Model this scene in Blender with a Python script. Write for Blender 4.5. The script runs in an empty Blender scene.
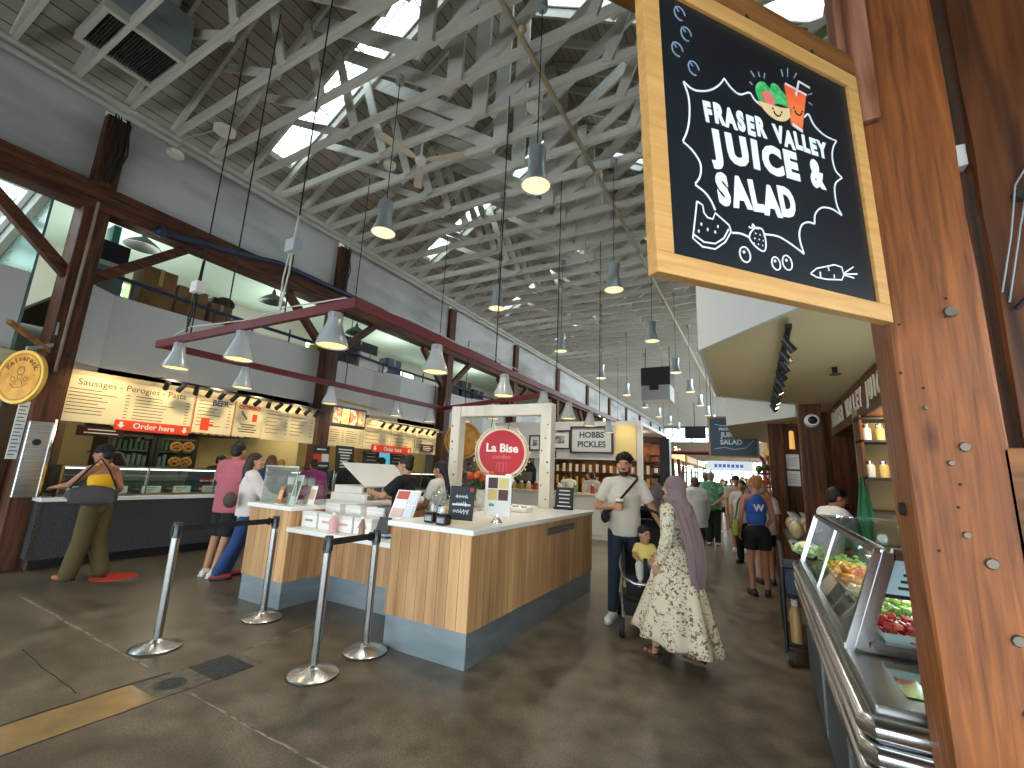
import bpy, bmesh, math, random
from mathutils import Vector, Matrix, Euler
random.seed(7)
PI = math.pi
C = bpy.context.scene.collection
V = Vector
def Rz(a): return Matrix.Rotation(a, 4, 'Z')
def Rx(a): return Matrix.Rotation(a, 4, 'X')
def Ry(a): return Matrix.Rotation(a, 4, 'Y')
def Tr(x, y=0, z=0): return Matrix.Translation(V(x) if hasattr(x, '__len__') else V((x, y, z)))
def frame(o, xd, zd):
    """matrix with origin o, local x along xd and local z near zd"""
    x = V(xd).normalized(); z = V(zd); z = (z - x * z.dot(x)).normalized(); y = z.cross(x)
    m = Matrix((x, y, z)).transposed().to_4x4(); m.translation = V(o); return m

# ------------------------------------------------------------ materials
MATS = {}
def hexc(c):
    if isinstance(c, str):
        v = [int(c[i:i+2], 16) / 255 for i in (0, 2, 4)]
        return tuple(((x / 12.92) if x <= .04045 else ((x + .055) / 1.055) ** 2.4) for x in v) + (1,)
    return tuple(c) + (1,) if len(c) == 3 else tuple(c)
def mat(name, col, rough=.5, metal=0, emit=0, ecol=None, alpha=1, trans=0, ior=1.45, noise=None, bump=0, bscale=60, spec=None, coat=0):
    """noise=(colour2, scale xyz, lo, hi): a second colour mixed in by stretched noise"""
    if name in MATS: return MATS[name]
    m = bpy.data.materials.new(name); m.use_nodes = True; MATS[name] = m
    nt = m.node_tree; b = nt.nodes['Principled BSDF']; L = nt.links.new
    b.inputs['Base Color'].default_value = hexc(col); b.inputs['Roughness'].default_value = rough
    b.inputs['Metallic'].default_value = metal; b.inputs['Alpha'].default_value = alpha
    b.inputs['Transmission Weight'].default_value = trans; b.inputs['IOR'].default_value = ior
    if spec is not None: b.inputs['Specular IOR Level'].default_value = spec
    if coat: b.inputs['Coat Weight'].default_value = coat
    if emit:
        b.inputs['Emission Strength'].default_value = emit; b.inputs['Emission Color'].default_value = hexc(ecol or col)
    if noise or bump:
        tc = nt.nodes.new('ShaderNodeTexCoord')
    if noise:
        c2, sc, lo, hi = noise
        mp = nt.nodes.new('ShaderNodeMapping'); mp.inputs['Scale'].default_value = sc
        n = nt.nodes.new('ShaderNodeTexNoise'); n.inputs['Scale'].default_value = 1; n.inputs['Detail'].default_value = 5
        r = nt.nodes.new('ShaderNodeValToRGB'); r.color_ramp.elements[0].position = lo; r.color_ramp.elements[1].position = hi
        r.color_ramp.elements[0].color = hexc(col); r.color_ramp.elements[1].color = hexc(c2)
        L(tc.outputs['Object'], mp.inputs[0]); L(mp.outputs[0], n.inputs['Vector']); L(n.outputs['Fac'], r.inputs[0]); L(r.outputs[0], b.inputs['Base Color'])
    if bump:
        n2 = nt.nodes.new('ShaderNodeTexNoise'); n2.inputs['Scale'].default_value = bscale; n2.inputs['Detail'].default_value = 4
        bp = nt.nodes.new('ShaderNodeBump'); bp.inputs['Strength'].default_value = bump; bp.inputs['Distance'].default_value = .01
        L(tc.outputs['Object'], n2.inputs['Vector']); L(n2.outputs['Fac'], bp.inputs['Height']); L(bp.outputs[0], b.inputs['Normal'])
    return m
def glass(name, col='e8f4f2', alpha=.13, rough=.02):
    """thin sheet glass: mostly clear, mirror-like at grazing angles"""
    if name in MATS: return MATS[name]
    m = bpy.data.materials.new(name); m.use_nodes = True; MATS[name] = m
    nt = m.node_tree; L = nt.links.new
    for n in list(nt.nodes):
        if n.type == 'BSDF_PRINCIPLED': nt.nodes.remove(n)
    out = [n for n in nt.nodes if n.type == 'OUTPUT_MATERIAL'][0]
    t = nt.nodes.new('ShaderNodeBsdfTransparent'); t.inputs[0].default_value = hexc(col)
    g = nt.nodes.new('ShaderNodeBsdfGlossy'); g.inputs['Roughness'].default_value = rough
    f = nt.nodes.new('ShaderNodeLayerWeight'); f.inputs['Blend'].default_value = .35
    mr = nt.nodes.new('ShaderNodeMapRange'); mr.inputs['To Min'].default_value = alpha * .5; mr.inputs['To Max'].default_value = min(1, alpha * 5)
    mx = nt.nodes.new('ShaderNodeMixShader')
    L(f.outputs['Facing'], mr.inputs[0]); L(mr.outputs[0], mx.inputs[0]); L(t.outputs[0], mx.inputs[1]); L(g.outputs[0], mx.inputs[2]); L(mx.outputs[0], out.inputs[0])
    return m
def wood(name, c1, c2, axis='z', grain=22, rough=.55, knots=True, plank=None, bump=.25, streak=.8):
    """timber with grain along an axis, streaks, darker knots and optional plank joints plank=(axis, width)"""
    if name in MATS: return MATS[name]
    m = bpy.data.materials.new(name); m.use_nodes = True; MATS[name] = m
    nt = m.node_tree; b = nt.nodes['Principled BSDF']; L = nt.links.new; N = nt.nodes.new
    tc = N('ShaderNodeTexCoord'); mp = N('ShaderNodeMapping')
    s = [grain] * 3; s['xyz'.index(axis)] = grain * .06; mp.inputs['Scale'].default_value = s
    n = N('ShaderNodeTexNoise'); n.inputs['Scale'].default_value = 1; n.inputs['Detail'].default_value = 6; n.inputs['Distortion'].default_value = .6
    r = N('ShaderNodeValToRGB'); r.color_ramp.elements[0].position = .33; r.color_ramp.elements[1].position = .68
    r.color_ramp.elements[0].color = hexc(c1); r.color_ramp.elements[1].color = hexc(c2)
    L(tc.outputs['Object'], mp.inputs[0]); L(mp.outputs[0], n.inputs['Vector']); L(n.outputs['Fac'], r.inputs[0])
    col = r.outputs[0]
    s2 = [3.2] * 3; s2['xyz'.index(axis)] = .5
    mp2 = N('ShaderNodeMapping'); mp2.inputs['Scale'].default_value = s2; L(tc.outputs['Object'], mp2.inputs[0])
    n2 = N('ShaderNodeTexNoise'); n2.inputs['Scale'].default_value = 1; n2.inputs['Detail'].default_value = 3; L(mp2.outputs[0], n2.inputs['Vector'])
    r2 = N('ShaderNodeValToRGB'); r2.color_ramp.elements[0].position = .3; r2.color_ramp.elements[1].position = .7
    r2.color_ramp.elements[0].color = (.55, .5, .48, 1); r2.color_ramp.elements[1].color = (1.1, 1.08, 1.05, 1); L(n2.outputs['Fac'], r2.inputs[0])
    mul = N('ShaderNodeMix'); mul.data_type = 'RGBA'; mul.blend_type = 'MULTIPLY'; mul.inputs[0].default_value = streak
    L(col, mul.inputs[6]); L(r2.outputs[0], mul.inputs[7]); col = mul.outputs[2]
    if knots:
        vo = N('ShaderNodeTexVoronoi'); vo.inputs['Scale'].default_value = 1; mp3 = N('ShaderNodeMapping'); s3 = [6.] * 3; s3['xyz'.index(axis)] = 2.2
        mp3.inputs['Scale'].default_value = s3; L(tc.outputs['Object'], mp3.inputs[0]); L(mp3.outputs[0], vo.inputs['Vector'])
        r3 = N('ShaderNodeValToRGB'); r3.color_ramp.elements[0].position = .06; r3.color_ramp.elements[1].position = .13
        r3.color_ramp.elements[0].color = (.25, .2, .18, 1); r3.color_ramp.elements[1].color = (1, 1, 1, 1); L(vo.outputs['Distance'], r3.inputs[0])
        k = N('ShaderNodeMix'); k.data_type = 'RGBA'; k.blend_type = 'MULTIPLY'; k.inputs[0].default_value = .7
        L(col, k.inputs[6]); L(r3.outputs[0], k.inputs[7]); col = k.outputs[2]
    if plank:
        ax, w = plank
        sx = N('ShaderNodeSeparateXYZ'); L(tc.outputs['Object'], sx.inputs[0])
        d = N('ShaderNodeMath'); d.operation = 'DIVIDE'; d.inputs[1].default_value = w; L(sx.outputs['XYZ'.index(ax.upper())], d.inputs[0])
        fr = N('ShaderNodeMath'); fr.operation = 'FRACT'; L(d.outputs[0], fr.inputs[0])
        gt = N('ShaderNodeMath'); gt.operation = 'GREATER_THAN'; gt.inputs[1].default_value = .05; L(fr.outputs[0], gt.inputs[0])
        fl = N('ShaderNodeMath'); fl.operation = 'FLOOR'; L(d.outputs[0], fl.inputs[0])
        wn = N('ShaderNodeTexWhiteNoise'); wn.noise_dimensions = '1D'; L(fl.outputs[0], wn.inputs['W'])
        mr = N('ShaderNodeMapRange'); mr.inputs['To Min'].default_value = .78; mr.inputs['To Max'].default_value = 1.12; L(wn.outputs['Value'], mr.inputs[0])
        mm = N('ShaderNodeMath'); mm.operation = 'MULTIPLY'; L(gt.outputs[0], mm.inputs[0]); L(mr.outputs[0], mm.inputs[1])
        ad = N('ShaderNodeMath'); ad.operation = 'MAXIMUM'; ad.inputs[1].default_value = .3; L(mm.outputs[0], ad.inputs[0])
        k2 = N('ShaderNodeMix'); k2.data_type = 'RGBA'; k2.blend_type = 'MULTIPLY'; k2.inputs[0].default_value = 1
        L(col, k2.inputs[6]); L(ad.outputs[0], k2.inputs[7]); col = k2.outputs[2]
    L(col, b.inputs['Base Color']); b.inputs['Roughness'].default_value = rough; b.inputs['Specular IOR Level'].default_value = .3
    if bump:
        bp = N('ShaderNodeBump'); bp.inputs['Strength'].default_value = bump; bp.inputs['Distance'].default_value = .004
        L(n.outputs['Fac'], bp.inputs['Height']); L(bp.outputs[0], b.inputs['Normal'])
    return m

# ------------------------------------------------------------ mesh builder
def wm(o):
    m = o.matrix_basis.copy()
    while o.parent is not None:
        o = o.parent; m = o.matrix_basis @ m
    return m
class MB:
    """collects shapes (world coordinates unless local) and links them as ONE mesh object"""
    def __init__(s, local=False, M=None):
        s.v = []; s.f = []; s.mi = []; s.local = local; s.M = M; s.k = 0
    def add(s, vs, fs, M=None):
        n = len(s.v)
        for p in vs:
            p = V(p)
            if M is not None: p = M @ p
            if s.M is not None: p = s.M @ p
            s.v.append(p)
        for f in fs: s.f.append([n + i for i in f]); s.mi.append(s.k)
        return s
    def box(s, x0, x1, y0, y1, z0, z1, M=None):
        return s.add([(x, y, z) for x in (x0, x1) for y in (y0, y1) for z in (z0, z1)],
                     [(0, 1, 3, 2), (4, 6, 7, 5), (0, 4, 5, 1), (2, 3, 7, 6), (0, 2, 6, 4), (1, 5, 7, 3)], M)
    def bx(s, c, d, M=None):
        return s.box(c[0] - d[0] / 2, c[0] + d[0] / 2, c[1] - d[1] / 2, c[1] + d[1] / 2, c[2] - d[2] / 2, c[2] + d[2] / 2, M)
    def beam(s, p, q, w, h, up=(0, 0, 1)):
        """rectangular bar from p to q, w wide, h along up"""
        p = V(p); q = V(q); L = (q - p).length
        m = frame(p, q - p, up); return s.box(0, L, -w / 2, w / 2, -h / 2, h / 2, m)
    def cyl(s, p, q, r0, r1=None, n=12, caps=True):
        p = V(p); q = V(q); r1 = r0 if r1 is None else r1; d = q - p
        z = d.normalized(); a = V((1, 0, 0)) if abs(z.x) < .9 else V((0, 1, 0)); x = z.cross(a).normalized(); y = z.cross(x)
        vs = []
        for c, r in ((p, r0), (q, r1)):
            for i in range(n):
                t = 2 * PI * i / n; vs.append(c + (x * math.cos(t) + y * math.sin(t)) * r)
        fs = [(i, (i + 1) % n, n + (i + 1) % n, n + i) for i in range(n)]
        if caps: fs += [tuple(range(n - 1, -1, -1)), tuple(range(n, 2 * n))]
        return s.add(vs, fs)
    def tube(s, pts, r, n=8):
        pts = [V(p) for p in pts]; rs = r if hasattr(r, '__len__') else [r] * len(pts)
        vs = []; px = None
        for i, p in enumerate(pts):
            d = (pts[min(i + 1, len(pts) - 1)] - pts[max(i - 1, 0)]).normalized()
            if px is None:
                a = V((0, 0, 1)) if abs(d.z) < .9 else V((1, 0, 0)); px = d.cross(a).normalized()
            else: px = (px - d * px.dot(d)).normalized()
            y = d.cross(px)
            for k in range(n):
                t = 2 * PI * k / n; vs.append(p + (px * math.cos(t) + y * math.sin(t)) * rs[i])
        fs = [(i * n + k, i * n + (k + 1) % n, (i + 1) * n + (k + 1) % n, (i + 1) * n + k) for i in range(len(pts) - 1) for k in range(n)]
        fs += [tuple(range(n - 1, -1, -1)), tuple(range((len(pts) - 1) * n, len(pts) * n))]
        return s.add(vs, fs)
    def lathe(s, prof, c=(0, 0, 0), n=20, M=None, sx=1, sy=1, a0=0, a1=2 * PI):
        """prof: list of (r, z)"""
        full = a1 - a0 > 2 * PI - 1e-4; k = n if full else n + 1; vs = []
        for r, z in prof:
            for i in range(k):
                t = a0 + (a1 - a0) * i / n; vs.append((c[0] + r * math.cos(t) * sx, c[1] + r * math.sin(t) * sy, c[2] + z))
        fs = []
        for j in range(len(prof) - 1):
            for i in range(n):
                i2 = (i + 1) % k
                fs.append((j * k + i, j * k + i2, (j + 1) * k + i2, (j + 1) * k + i))
        return s.add(vs, fs, M)
    def ell(s, c, r, n=14, m=8, M=None):
        r = r if hasattr(r, '__len__') else (r, r, r); vs = [(0, 0, -r[2])]
        for j in range(1, m):
            ph = -PI / 2 + PI * j / m
            for i in range(n):
                t = 2 * PI * i / n; vs.append((r[0] * math.cos(ph) * math.cos(t), r[1] * math.cos(ph) * math.sin(t), r[2] * math.sin(ph)))
        vs.append((0, 0, r[2])); top = len(vs) - 1
        fs = [(0, 1 + (i + 1) % n, 1 + i) for i in range(n)]
        for j in range(m - 2):
            fs += [(1 + j * n + i, 1 + j * n + (i + 1) % n, 1 + (j + 1) * n + (i + 1) % n, 1 + (j + 1) * n + i) for i in range(n)]
        fs += [(1 + (m - 2) * n + i, 1 + (m - 2) * n + (i + 1) % n, top) for i in range(n)]
        return s.add(vs, fs, Tr(c) @ (M or Matrix()))
    def rc(s, p, q, r0, r1, n=12):
        """rounded tapered limb"""
        s.cyl(p, q, r0, r1, n); s.ell(p, r0, n, 6); s.ell(q, r1, n, 6); return s
    def chain(s, pts, rs, n=12):
        for i in range(len(pts) - 1): s.rc(pts[i], pts[i + 1], rs[i], rs[i + 1], n)
        return s
    def prism(s, poly, z0, z1, M=None):
        n = len(poly)
        return s.add([(p[0], p[1], z0) for p in poly] + [(p[0], p[1], z1) for p in poly],
                     [tuple(range(n - 1, -1, -1)), tuple(range(n, 2 * n))] + [(i, (i + 1) % n, n + (i + 1) % n, n + i) for i in range(n)], M)
    def loft(s, rings, caps=True, M=None):
        n = len(rings[0]); vs = [p for r in rings for p in r]
        fs = [(j * n + i, j * n + (i + 1) % n, (j + 1) * n + (i + 1) % n, (j + 1) * n + i) for j in range(len(rings) - 1) for i in range(n)]
        if caps: fs += [tuple(range(n - 1, -1, -1)), tuple(range((len(rings) - 1) * n, len(rings) * n))]
        return s.add(vs, fs, M)
    def text(s, t, size, M, align='CENTER', depth=.002, bold=0, shear=0, sx=1):
        cu = bpy.data.curves.new('t', 'FONT'); cu.body = t; cu.size = size; cu.align_x = align; cu.align_y = 'CENTER'
        cu.extrude = depth; cu.offset = bold; cu.shear = shear; cu.resolution_u = 3
        o = bpy.data.objects.new('t', cu); C.objects.link(o)
        me = bpy.data.meshes.new_from_object(o.evaluated_get(bpy.context.evaluated_depsgraph_get()))
        S = Matrix.Diagonal((sx, 1, 1, 1))
        s.add([S @ v.co for v in me.vertices], [tuple(p.vertices) for p in me.polygons], M)
        bpy.data.objects.remove(o); bpy.data.curves.remove(cu); bpy.data.meshes.remove(me); return s
    def ribbon(s, pts, w, M=None, d=.0015):
        """flat painted stroke in a local xy plane, w wide, d thick"""
        P = [V((p[0], p[1])) for p in pts]; L = []; R = []
        for i, p in enumerate(P):
            t = (P[min(i + 1, len(P) - 1)] - P[max(i - 1, 0)])
            if t.length < 1e-9: t = V((1, 0))
            t.normalize(); nn = V((-t.y, t.x)) * w / 2; L.append(p + nn); R.append(p - nn)
        n = len(P); vs = [(q.x, q.y, 0) for q in L] + [(q.x, q.y, 0) for q in R] + [(q.x, q.y, d) for q in L] + [(q.x, q.y, d) for q in R]
        fs = []
        for i in range(n - 1):
            fs += [(2 * n + i, 3 * n + i, 3 * n + i + 1, 2 * n + i + 1), (i, 2 * n + i, 2 * n + i + 1, i + 1), (n + i, n + i + 1, 3 * n + i + 1, 3 * n + i)]
        return s.add(vs, fs, M)
    def build(s, name, m, parent=None, smooth=35, bevel=0, solid=0, sub=0, label=None):
        me = bpy.data.meshes.new(name); o = bpy.data.objects.new(name, me); C.objects.link(o)
        vs = s.v
        if parent is not None:
            o.parent = parent
            if not s.local:
                inv = wm(parent).inverted(); vs = [inv @ p for p in vs]
        elif not s.local and vs:
            c = V(((min(p.x for p in vs) + max(p.x for p in vs)) / 2, (min(p.y for p in vs) + max(p.y for p in vs)) / 2, min(p.z for p in vs)))
            vs = [p - c for p in vs]; o.location = c
        me.from_pydata([tuple(p) for p in vs], [], s.f)
        for mm in (m if isinstance(m, (list, tuple)) else [m]): me.materials.append(mm)
        if isinstance(m, (list, tuple)): me.polygons.foreach_set('material_index', s.mi)
        bm = bmesh.new(); bm.from_mesh(me); bmesh.ops.recalc_face_normals(bm, faces=bm.faces); bm.to_mesh(me); bm.free()
        if smooth:
            me.polygons.foreach_set('use_smooth', [True] * len(me.polygons)); me.set_sharp_from_angle(angle=math.radians(smooth))
        if solid:
            k = o.modifiers.new('Solidify', 'SOLIDIFY'); k.thickness = solid; k.offset = 0
        if sub:
            k = o.modifiers.new('Subdivision', 'SUBSURF'); k.levels = sub; k.render_levels = sub
        if bevel:
            k = o.modifiers.new('Bevel', 'BEVEL'); k.width = bevel; k.segments = 2; k.limit_method = 'ANGLE'
        if label: o['label'] = label
        return o
def remesh(mb, name, m, parent, vox=.01, it=2):
    """fuse the collected closed shapes into one continuous surface"""
    o = mb.build(name, m, parent, smooth=0)
    k = o.modifiers.new('Remesh', 'REMESH'); k.mode = 'VOXEL'; k.voxel_size = vox
    if it:
        k = o.modifiers.new('Smooth', 'SMOOTH'); k.iterations = it; k.factor = .5
    me = bpy.data.meshes.new_from_object(o.evaluated_get(bpy.context.evaluated_depsgraph_get()))
    o.modifiers.clear(); old = o.data; o.data = me; bpy.data.meshes.remove(old); me.name = name
    me.polygons.foreach_set('use_smooth', [True] * len(me.polygons))
    me.materials.clear(); me.materials.append(m)
    return o

# ------------------------------------------------------------ things
def tag(o, label, cat, group=None, kind=None):
    o['label'] = label; o['category'] = cat
    if group: o['group'] = group
    if kind: o['kind'] = kind
    return o
def thing(name, label, cat, loc=(0, 0, 0), rz=0, group=None):
    o = bpy.data.objects.new(name, None); C.objects.link(o); o.empty_display_size = .1
    o.location = loc; o.rotation_euler = (0, 0, rz); return tag(o, label, cat, group)
def struct(o, label=None):
    o['kind'] = 'structure'
    if label: o['label'] = label
    return o
KIDS = {}
def kids(o):
    return [x for x in C.objects if x.parent is o]
def dup(root, loc, rz=None, label=None, scale=None):
    r = root.copy(); C.objects.link(r); r.location = loc
    if rz is not None: r.rotation_euler = (0, 0, rz)
    if scale: r.scale = scale
    if label: r['label'] = label
    for ch in kids(root):
        c = ch.copy(); C.objects.link(c); c.parent = r
        for g in kids(ch):
            d = g.copy(); C.objects.link(d); d.parent = c
    return r
ORD = 'first second third fourth fifth sixth seventh eighth ninth tenth eleventh twelfth thirteenth fourteenth fifteenth sixteenth seventeenth eighteenth nineteenth twentieth'.split()

# ------------------------------------------------------------ camera
cam = bpy.data.cameras.new('camera'); co = bpy.data.objects.new('camera', cam); C.objects.link(co)
cam.sensor_width = 36; cam.lens = 442.65 / 1024 * 36; cam.clip_start = .02; cam.clip_end = 300
yw, pt, rl = math.radians(29.081), math.radians(11.246), math.radians(2.591)
fw = V((-math.sin(yw) * math.cos(pt), math.cos(yw) * math.cos(pt), math.sin(pt)))
rt = V((math.cos(yw), math.sin(yw), 0)); up = rt.cross(fw)
rt, up = rt * math.cos(rl) + up * math.sin(rl), up * math.cos(rl) - rt * math.sin(rl)
mm = Matrix((rt, up, -fw)).transposed().to_4x4(); mm.translation = V((0, 0, 1.52)); co.matrix_world = mm
bpy.context.scene.camera = co
# ================================================================ THE HALL
TIMB = wood('brown_timber', '2b170e', '6a3f26', 'y', 20, .6)
TIMBV = wood('brown_timber_upright', '2b170e', '6a3f26', 'z', 20, .6)
WHITE_T = mat('whitewashed_timber', 'c4c0b7', .7, noise=('b0aba0', (1.5, 14, 14), .4, .8))
PLASTER = mat('aged_white_plaster', 'b4b5b4', .8, noise=('858480', (.5, .5, 1.6), .42, .75))
WHITE = mat('white_paint', 'd5d4d0', .6); DRYWALL = mat('mezzanine_paint', 'bdbdb9', .75)
BLACK = mat('black_metal', '15151a', .45); DARK = mat('dark_recess', '1d1a18', .8)
STEEL = mat('brushed_steel', 'b4b6b6', .28, 1, noise=('90938f', (2, 2, 60), .4, .7))
STEELH = mat('steel_trim', 'c6c8c8', .2, 1); CHROME = mat('polished_steel', 'd8d8d8', .12, 1)
GALV = mat('galvanised_sheet', '8f9a9f', .42, .6, noise=('7e898e', (2.5, 2.5, 9), .35, .7))
GLASS = glass('clear_glass'); RED = mat('oxide_red_steel', '5c111b', .5); BLUEP = mat('blue_pipe_paint', '1b2c48', .5)
ROPE = mat('black_cable', '17171a', .7); GREY = mat('grey_plastic', '8f9498', .5)
# floor ---------------------------------------------------------
def floor_mat():
    m = bpy.data.materials.new('polished_concrete'); m.use_nodes = True; nt = m.node_tree; b = nt.nodes['Principled BSDF']; L = nt.links.new; N = nt.nodes.new
    tc = N('ShaderNodeTexCoord')
    def ns(sc, det, e, dist=0):
        n = N('ShaderNodeTexNoise'); n.inputs['Scale'].default_value = sc; n.inputs['Detail'].default_value = det; n.inputs['Distortion'].default_value = dist
        r = N('ShaderNodeValToRGB'); r.color_ramp.elements[0].position, r.color_ramp.elements[1].position = e[0], e[2]
        r.color_ramp.elements[0].color, r.color_ramp.elements[1].color = hexc(e[1]), hexc(e[3])
        L(tc.outputs['Object'], n.inputs['Vector']); L(n.outputs['Fac'], r.inputs[0]); return r.outputs[0], n
    def mul(a, c, f):
        k = N('ShaderNodeMix'); k.data_type = 'RGBA'; k.blend_type = 'MULTIPLY'; k.inputs[0].default_value = f; L(a, k.inputs[6]); L(c, k.inputs[7]); return k.outputs[2]
    a, _ = ns(.9, 6, (.32, '5d5448', .68, '837865'), .8)
    c, n2 = ns(5, 8, (.3, '8a8580', .62, 'ffffff')); d, n3 = ns(90, 2, (.33, '9a9690', .6, 'ffffff'))
    L(mul(mul(a, c, .75), d, .8), b.inputs['Base Color'])
    r = N('ShaderNodeMapRange'); r.inputs['To Min'].default_value = .22; r.inputs['To Max'].default_value = .5; L(n2.outputs['Fac'], r.inputs[0]); L(r.outputs[0], b.inputs['Roughness'])
    bp = N('ShaderNodeBump'); bp.inputs['Strength'].default_value = .12; bp.inputs['Distance'].default_value = .003; L(n2.outputs['Fac'], bp.inputs['Height']); L(bp.outputs[0], b.inputs['Normal'])
    return m
FLOORM = floor_mat()
o = MB(local=True).box(-15, 9, -5, 62, -.1, 0).build('floor', FLOORM, smooth=0); struct(o)
JOINT = mat('pale_joint_filler', '8e8474', .6, noise=('5a5145', (9, 9, 9), .45, .6)); DJ = mat('dark_saw_cut', '2a2622', .8)
n_trim = [0]
def trim(mb, m, **k):
    n_trim[0] += 1; o = mb.build('trim_%d' % n_trim[0], m, **k); return struct(o)
def joint(pts, w, m):
    mb = MB(); P = []
    for i in range(len(pts) - 1):
        a, b = V(pts[i]), V(pts[i + 1]); n = max(2, int((b - a).length / .12))
        P += [a.lerp(b, k / n) + V((random.uniform(-1, 1) * .008, random.uniform(-1, 1) * .008)) for k in range(n)]
    mb.ribbon(P, w, Tr(0, 0, .0005), .0012); trim(mb, m, smooth=0)
joint([(-6.9, 1.97), (-4.3, 1.91), (-3.78, 1.89)], .018, JOINT); joint([(-3.42, 1.88), (-2.6, 1.86), (-1.2, 1.84)], .014, JOINT)
joint([(-3.80, .2), (-3.80, 1.85), (-3.76, 2.05)], .02, DJ); joint([(-3.43, .2), (-3.43, 2.4)], .01, DJ)
joint([(-3.75, 2.4), (-3.9, 3.6)], .014, JOINT); joint([(-5.1, 1.52), (-3.8, 1.48)], .006, DJ)
TREN = mat('smooth_patch_ochre_sheen', '9a7d4e', .22, noise=('6f5f45', (2.2, 2.2, 2), .35, .7))  # smooth floor patch; its ochre tone also paints in a yellowish reflection
trim(MB().box(-3.79, -3.44, -.5, 1.72, 0, .0012), TREN, smooth=0)
trim(MB().box(-3.79, -3.42, 1.73, 2.42, 0, .0009), mat('rough_patch', '6a6254', .6, noise=('4a443a', (14, 14, 4), .4, .65)), smooth=0)
mb = MB(); mb.box(-3.76, -3.41, 2.06, 2.34, .001, .004)
t = thing('floor_grate', 'dark rectangular floor drain cover behind the ochre floor strip', 'drain', (-3.585, 2.2, 0))
mb.build('cover_plate', mat('cast_iron_plate', '34373a', .55, .6, noise=('4a4e52', (60, 60, 60), .45, .6)), t)
mb = MB()
for i in range(9): mb.box(-3.74, -3.43, 2.085 + i * .028, 2.095 + i * .028, .004, .006)
mb.build('rib', mat('cast_iron_rib', '44484c', .5, .6), t)
t = thing('manhole_cover', 'small round iron cleanout cover set in the floor joint', 'drain', (-3.6, 1.87, 0))
MB().lathe([(0, .004), (.06, .004), (.072, .0015), (.072, 0)], (-3.6, 1.87, 0), 24).build('lid', MATS['cast_iron_plate'], t)
MB().lathe([(.075, 0), (.075, .003), (.095, .003), (.095, 0)], (-3.6, 1.87, 0), 24).build('rim', MATS['cast_iron_rib'], t)

# left arcade: posts, beam, braces, plaster band, gutter --------------------
PX = -8.6; PY = [2.22 + 4.44 * i for i in range(-1, 11)]
def brown_post(name, x, y, w, z0, z1, label, group=None, m=None, d=None):
    d = d or w
    o = MB().box(x - w / 2, x + w / 2, y - d / 2, y + d / 2, z0, z1).build(name, m or TIMBV, smooth=0, bevel=.012); return tag(o, label, 'post', group)
for i, y in enumerate(PY):
    nm = ['behind the viewer', 'at the sausage stall, nearest', 'between the two deli stalls', 'beyond the second deli stall'][i] if i < 4 else 'in the far part of the left arcade'
    t = thing('timber_post', 'brown timber arcade post ' + nm, 'post', (PX, y, 0), 0, 'timber posts of the left arcade')
    MB().box(PX - .15, PX + .15, y - .15, y + .15, 0, 5.1).build('shaft', TIMBV, t, smooth=0, bevel=.012); MB().box(PX - .15, PX + .15, y - .15, y + .15, 5.5, 6.66).build('upper_shaft', TIMBV, t, smooth=0, bevel=.012)
    for s in (-1, 1):
        MB().beam((PX, y + s * .1, 4.02), (PX, y + s * 1.22, 5.06), .14, .15).build('brace', TIMB, t, smooth=0, bevel=.006)
    if i in (1, 2):
        mb = MB()
        for k in range(7):
            a = random.uniform(-.12, .12); mb.tube([(PX + .17, y + a, 6.7), (PX + .2 + random.random() * .05, y + a + random.uniform(-.1, .1), 6.1), (PX + .18, y + a * .6, 5.55)], .012, 5)
        mb.build('cable', ROPE, t)
    if i == 1:
        MB().tube([(PX + .17, y - .02, 5.2), (PX + .17, y - .03, 2.6)], .02, 6).build('conduit', mat('tan_conduit', '8a7a66', .6), t)
        MB().box(PX - .36, PX - .2, y - .13, y + .1, 0, 5.3).build('backing_timber', TIMBV, t, smooth=0)
o = MB().box(PX - .16, PX + .16, -4, 50, 5.1, 5.5).build('wall_beam', TIMB, smooth=0, bevel=.012); struct(o)
mb = MB(); q = [-4.] + [y + d for y in PY for d in (-.152, .152)] + [50.]
for a, b in zip(q[0::2], q[1::2]):
    if b > a: mb.box(PX - .05, PX + .03, a, b, 5.5, 6.85)
struct(mb.build('wall_left', PLASTER, smooth=0))
mb = MB()
for z, r in ((6.86, .06), (6.73, .045)): mb.cyl((PX + .2, -4, z), (PX + .2, 50, z), r, n=10)
tag(mb.build('gutter_pipe', mat('pale_pipe', 'a9a79f', .5)), 'pair of pale pipes running along the top of the left plaster wall', 'pipe')
mb = MB(); mb.tube([(PX + .24, 3.0, 5.12), (PX + .24, 4.2, 5.32), (PX + .24, 5, 5.5), (PX + .24, 14, 5.5)], .05, 8); mb.ell((PX + .24, 2.98, 5.12), .09)
tag(mb.build('blue_pipe', BLUEP), 'dark blue pipe along the top of the brown arcade beam', 'pipe')

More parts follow.
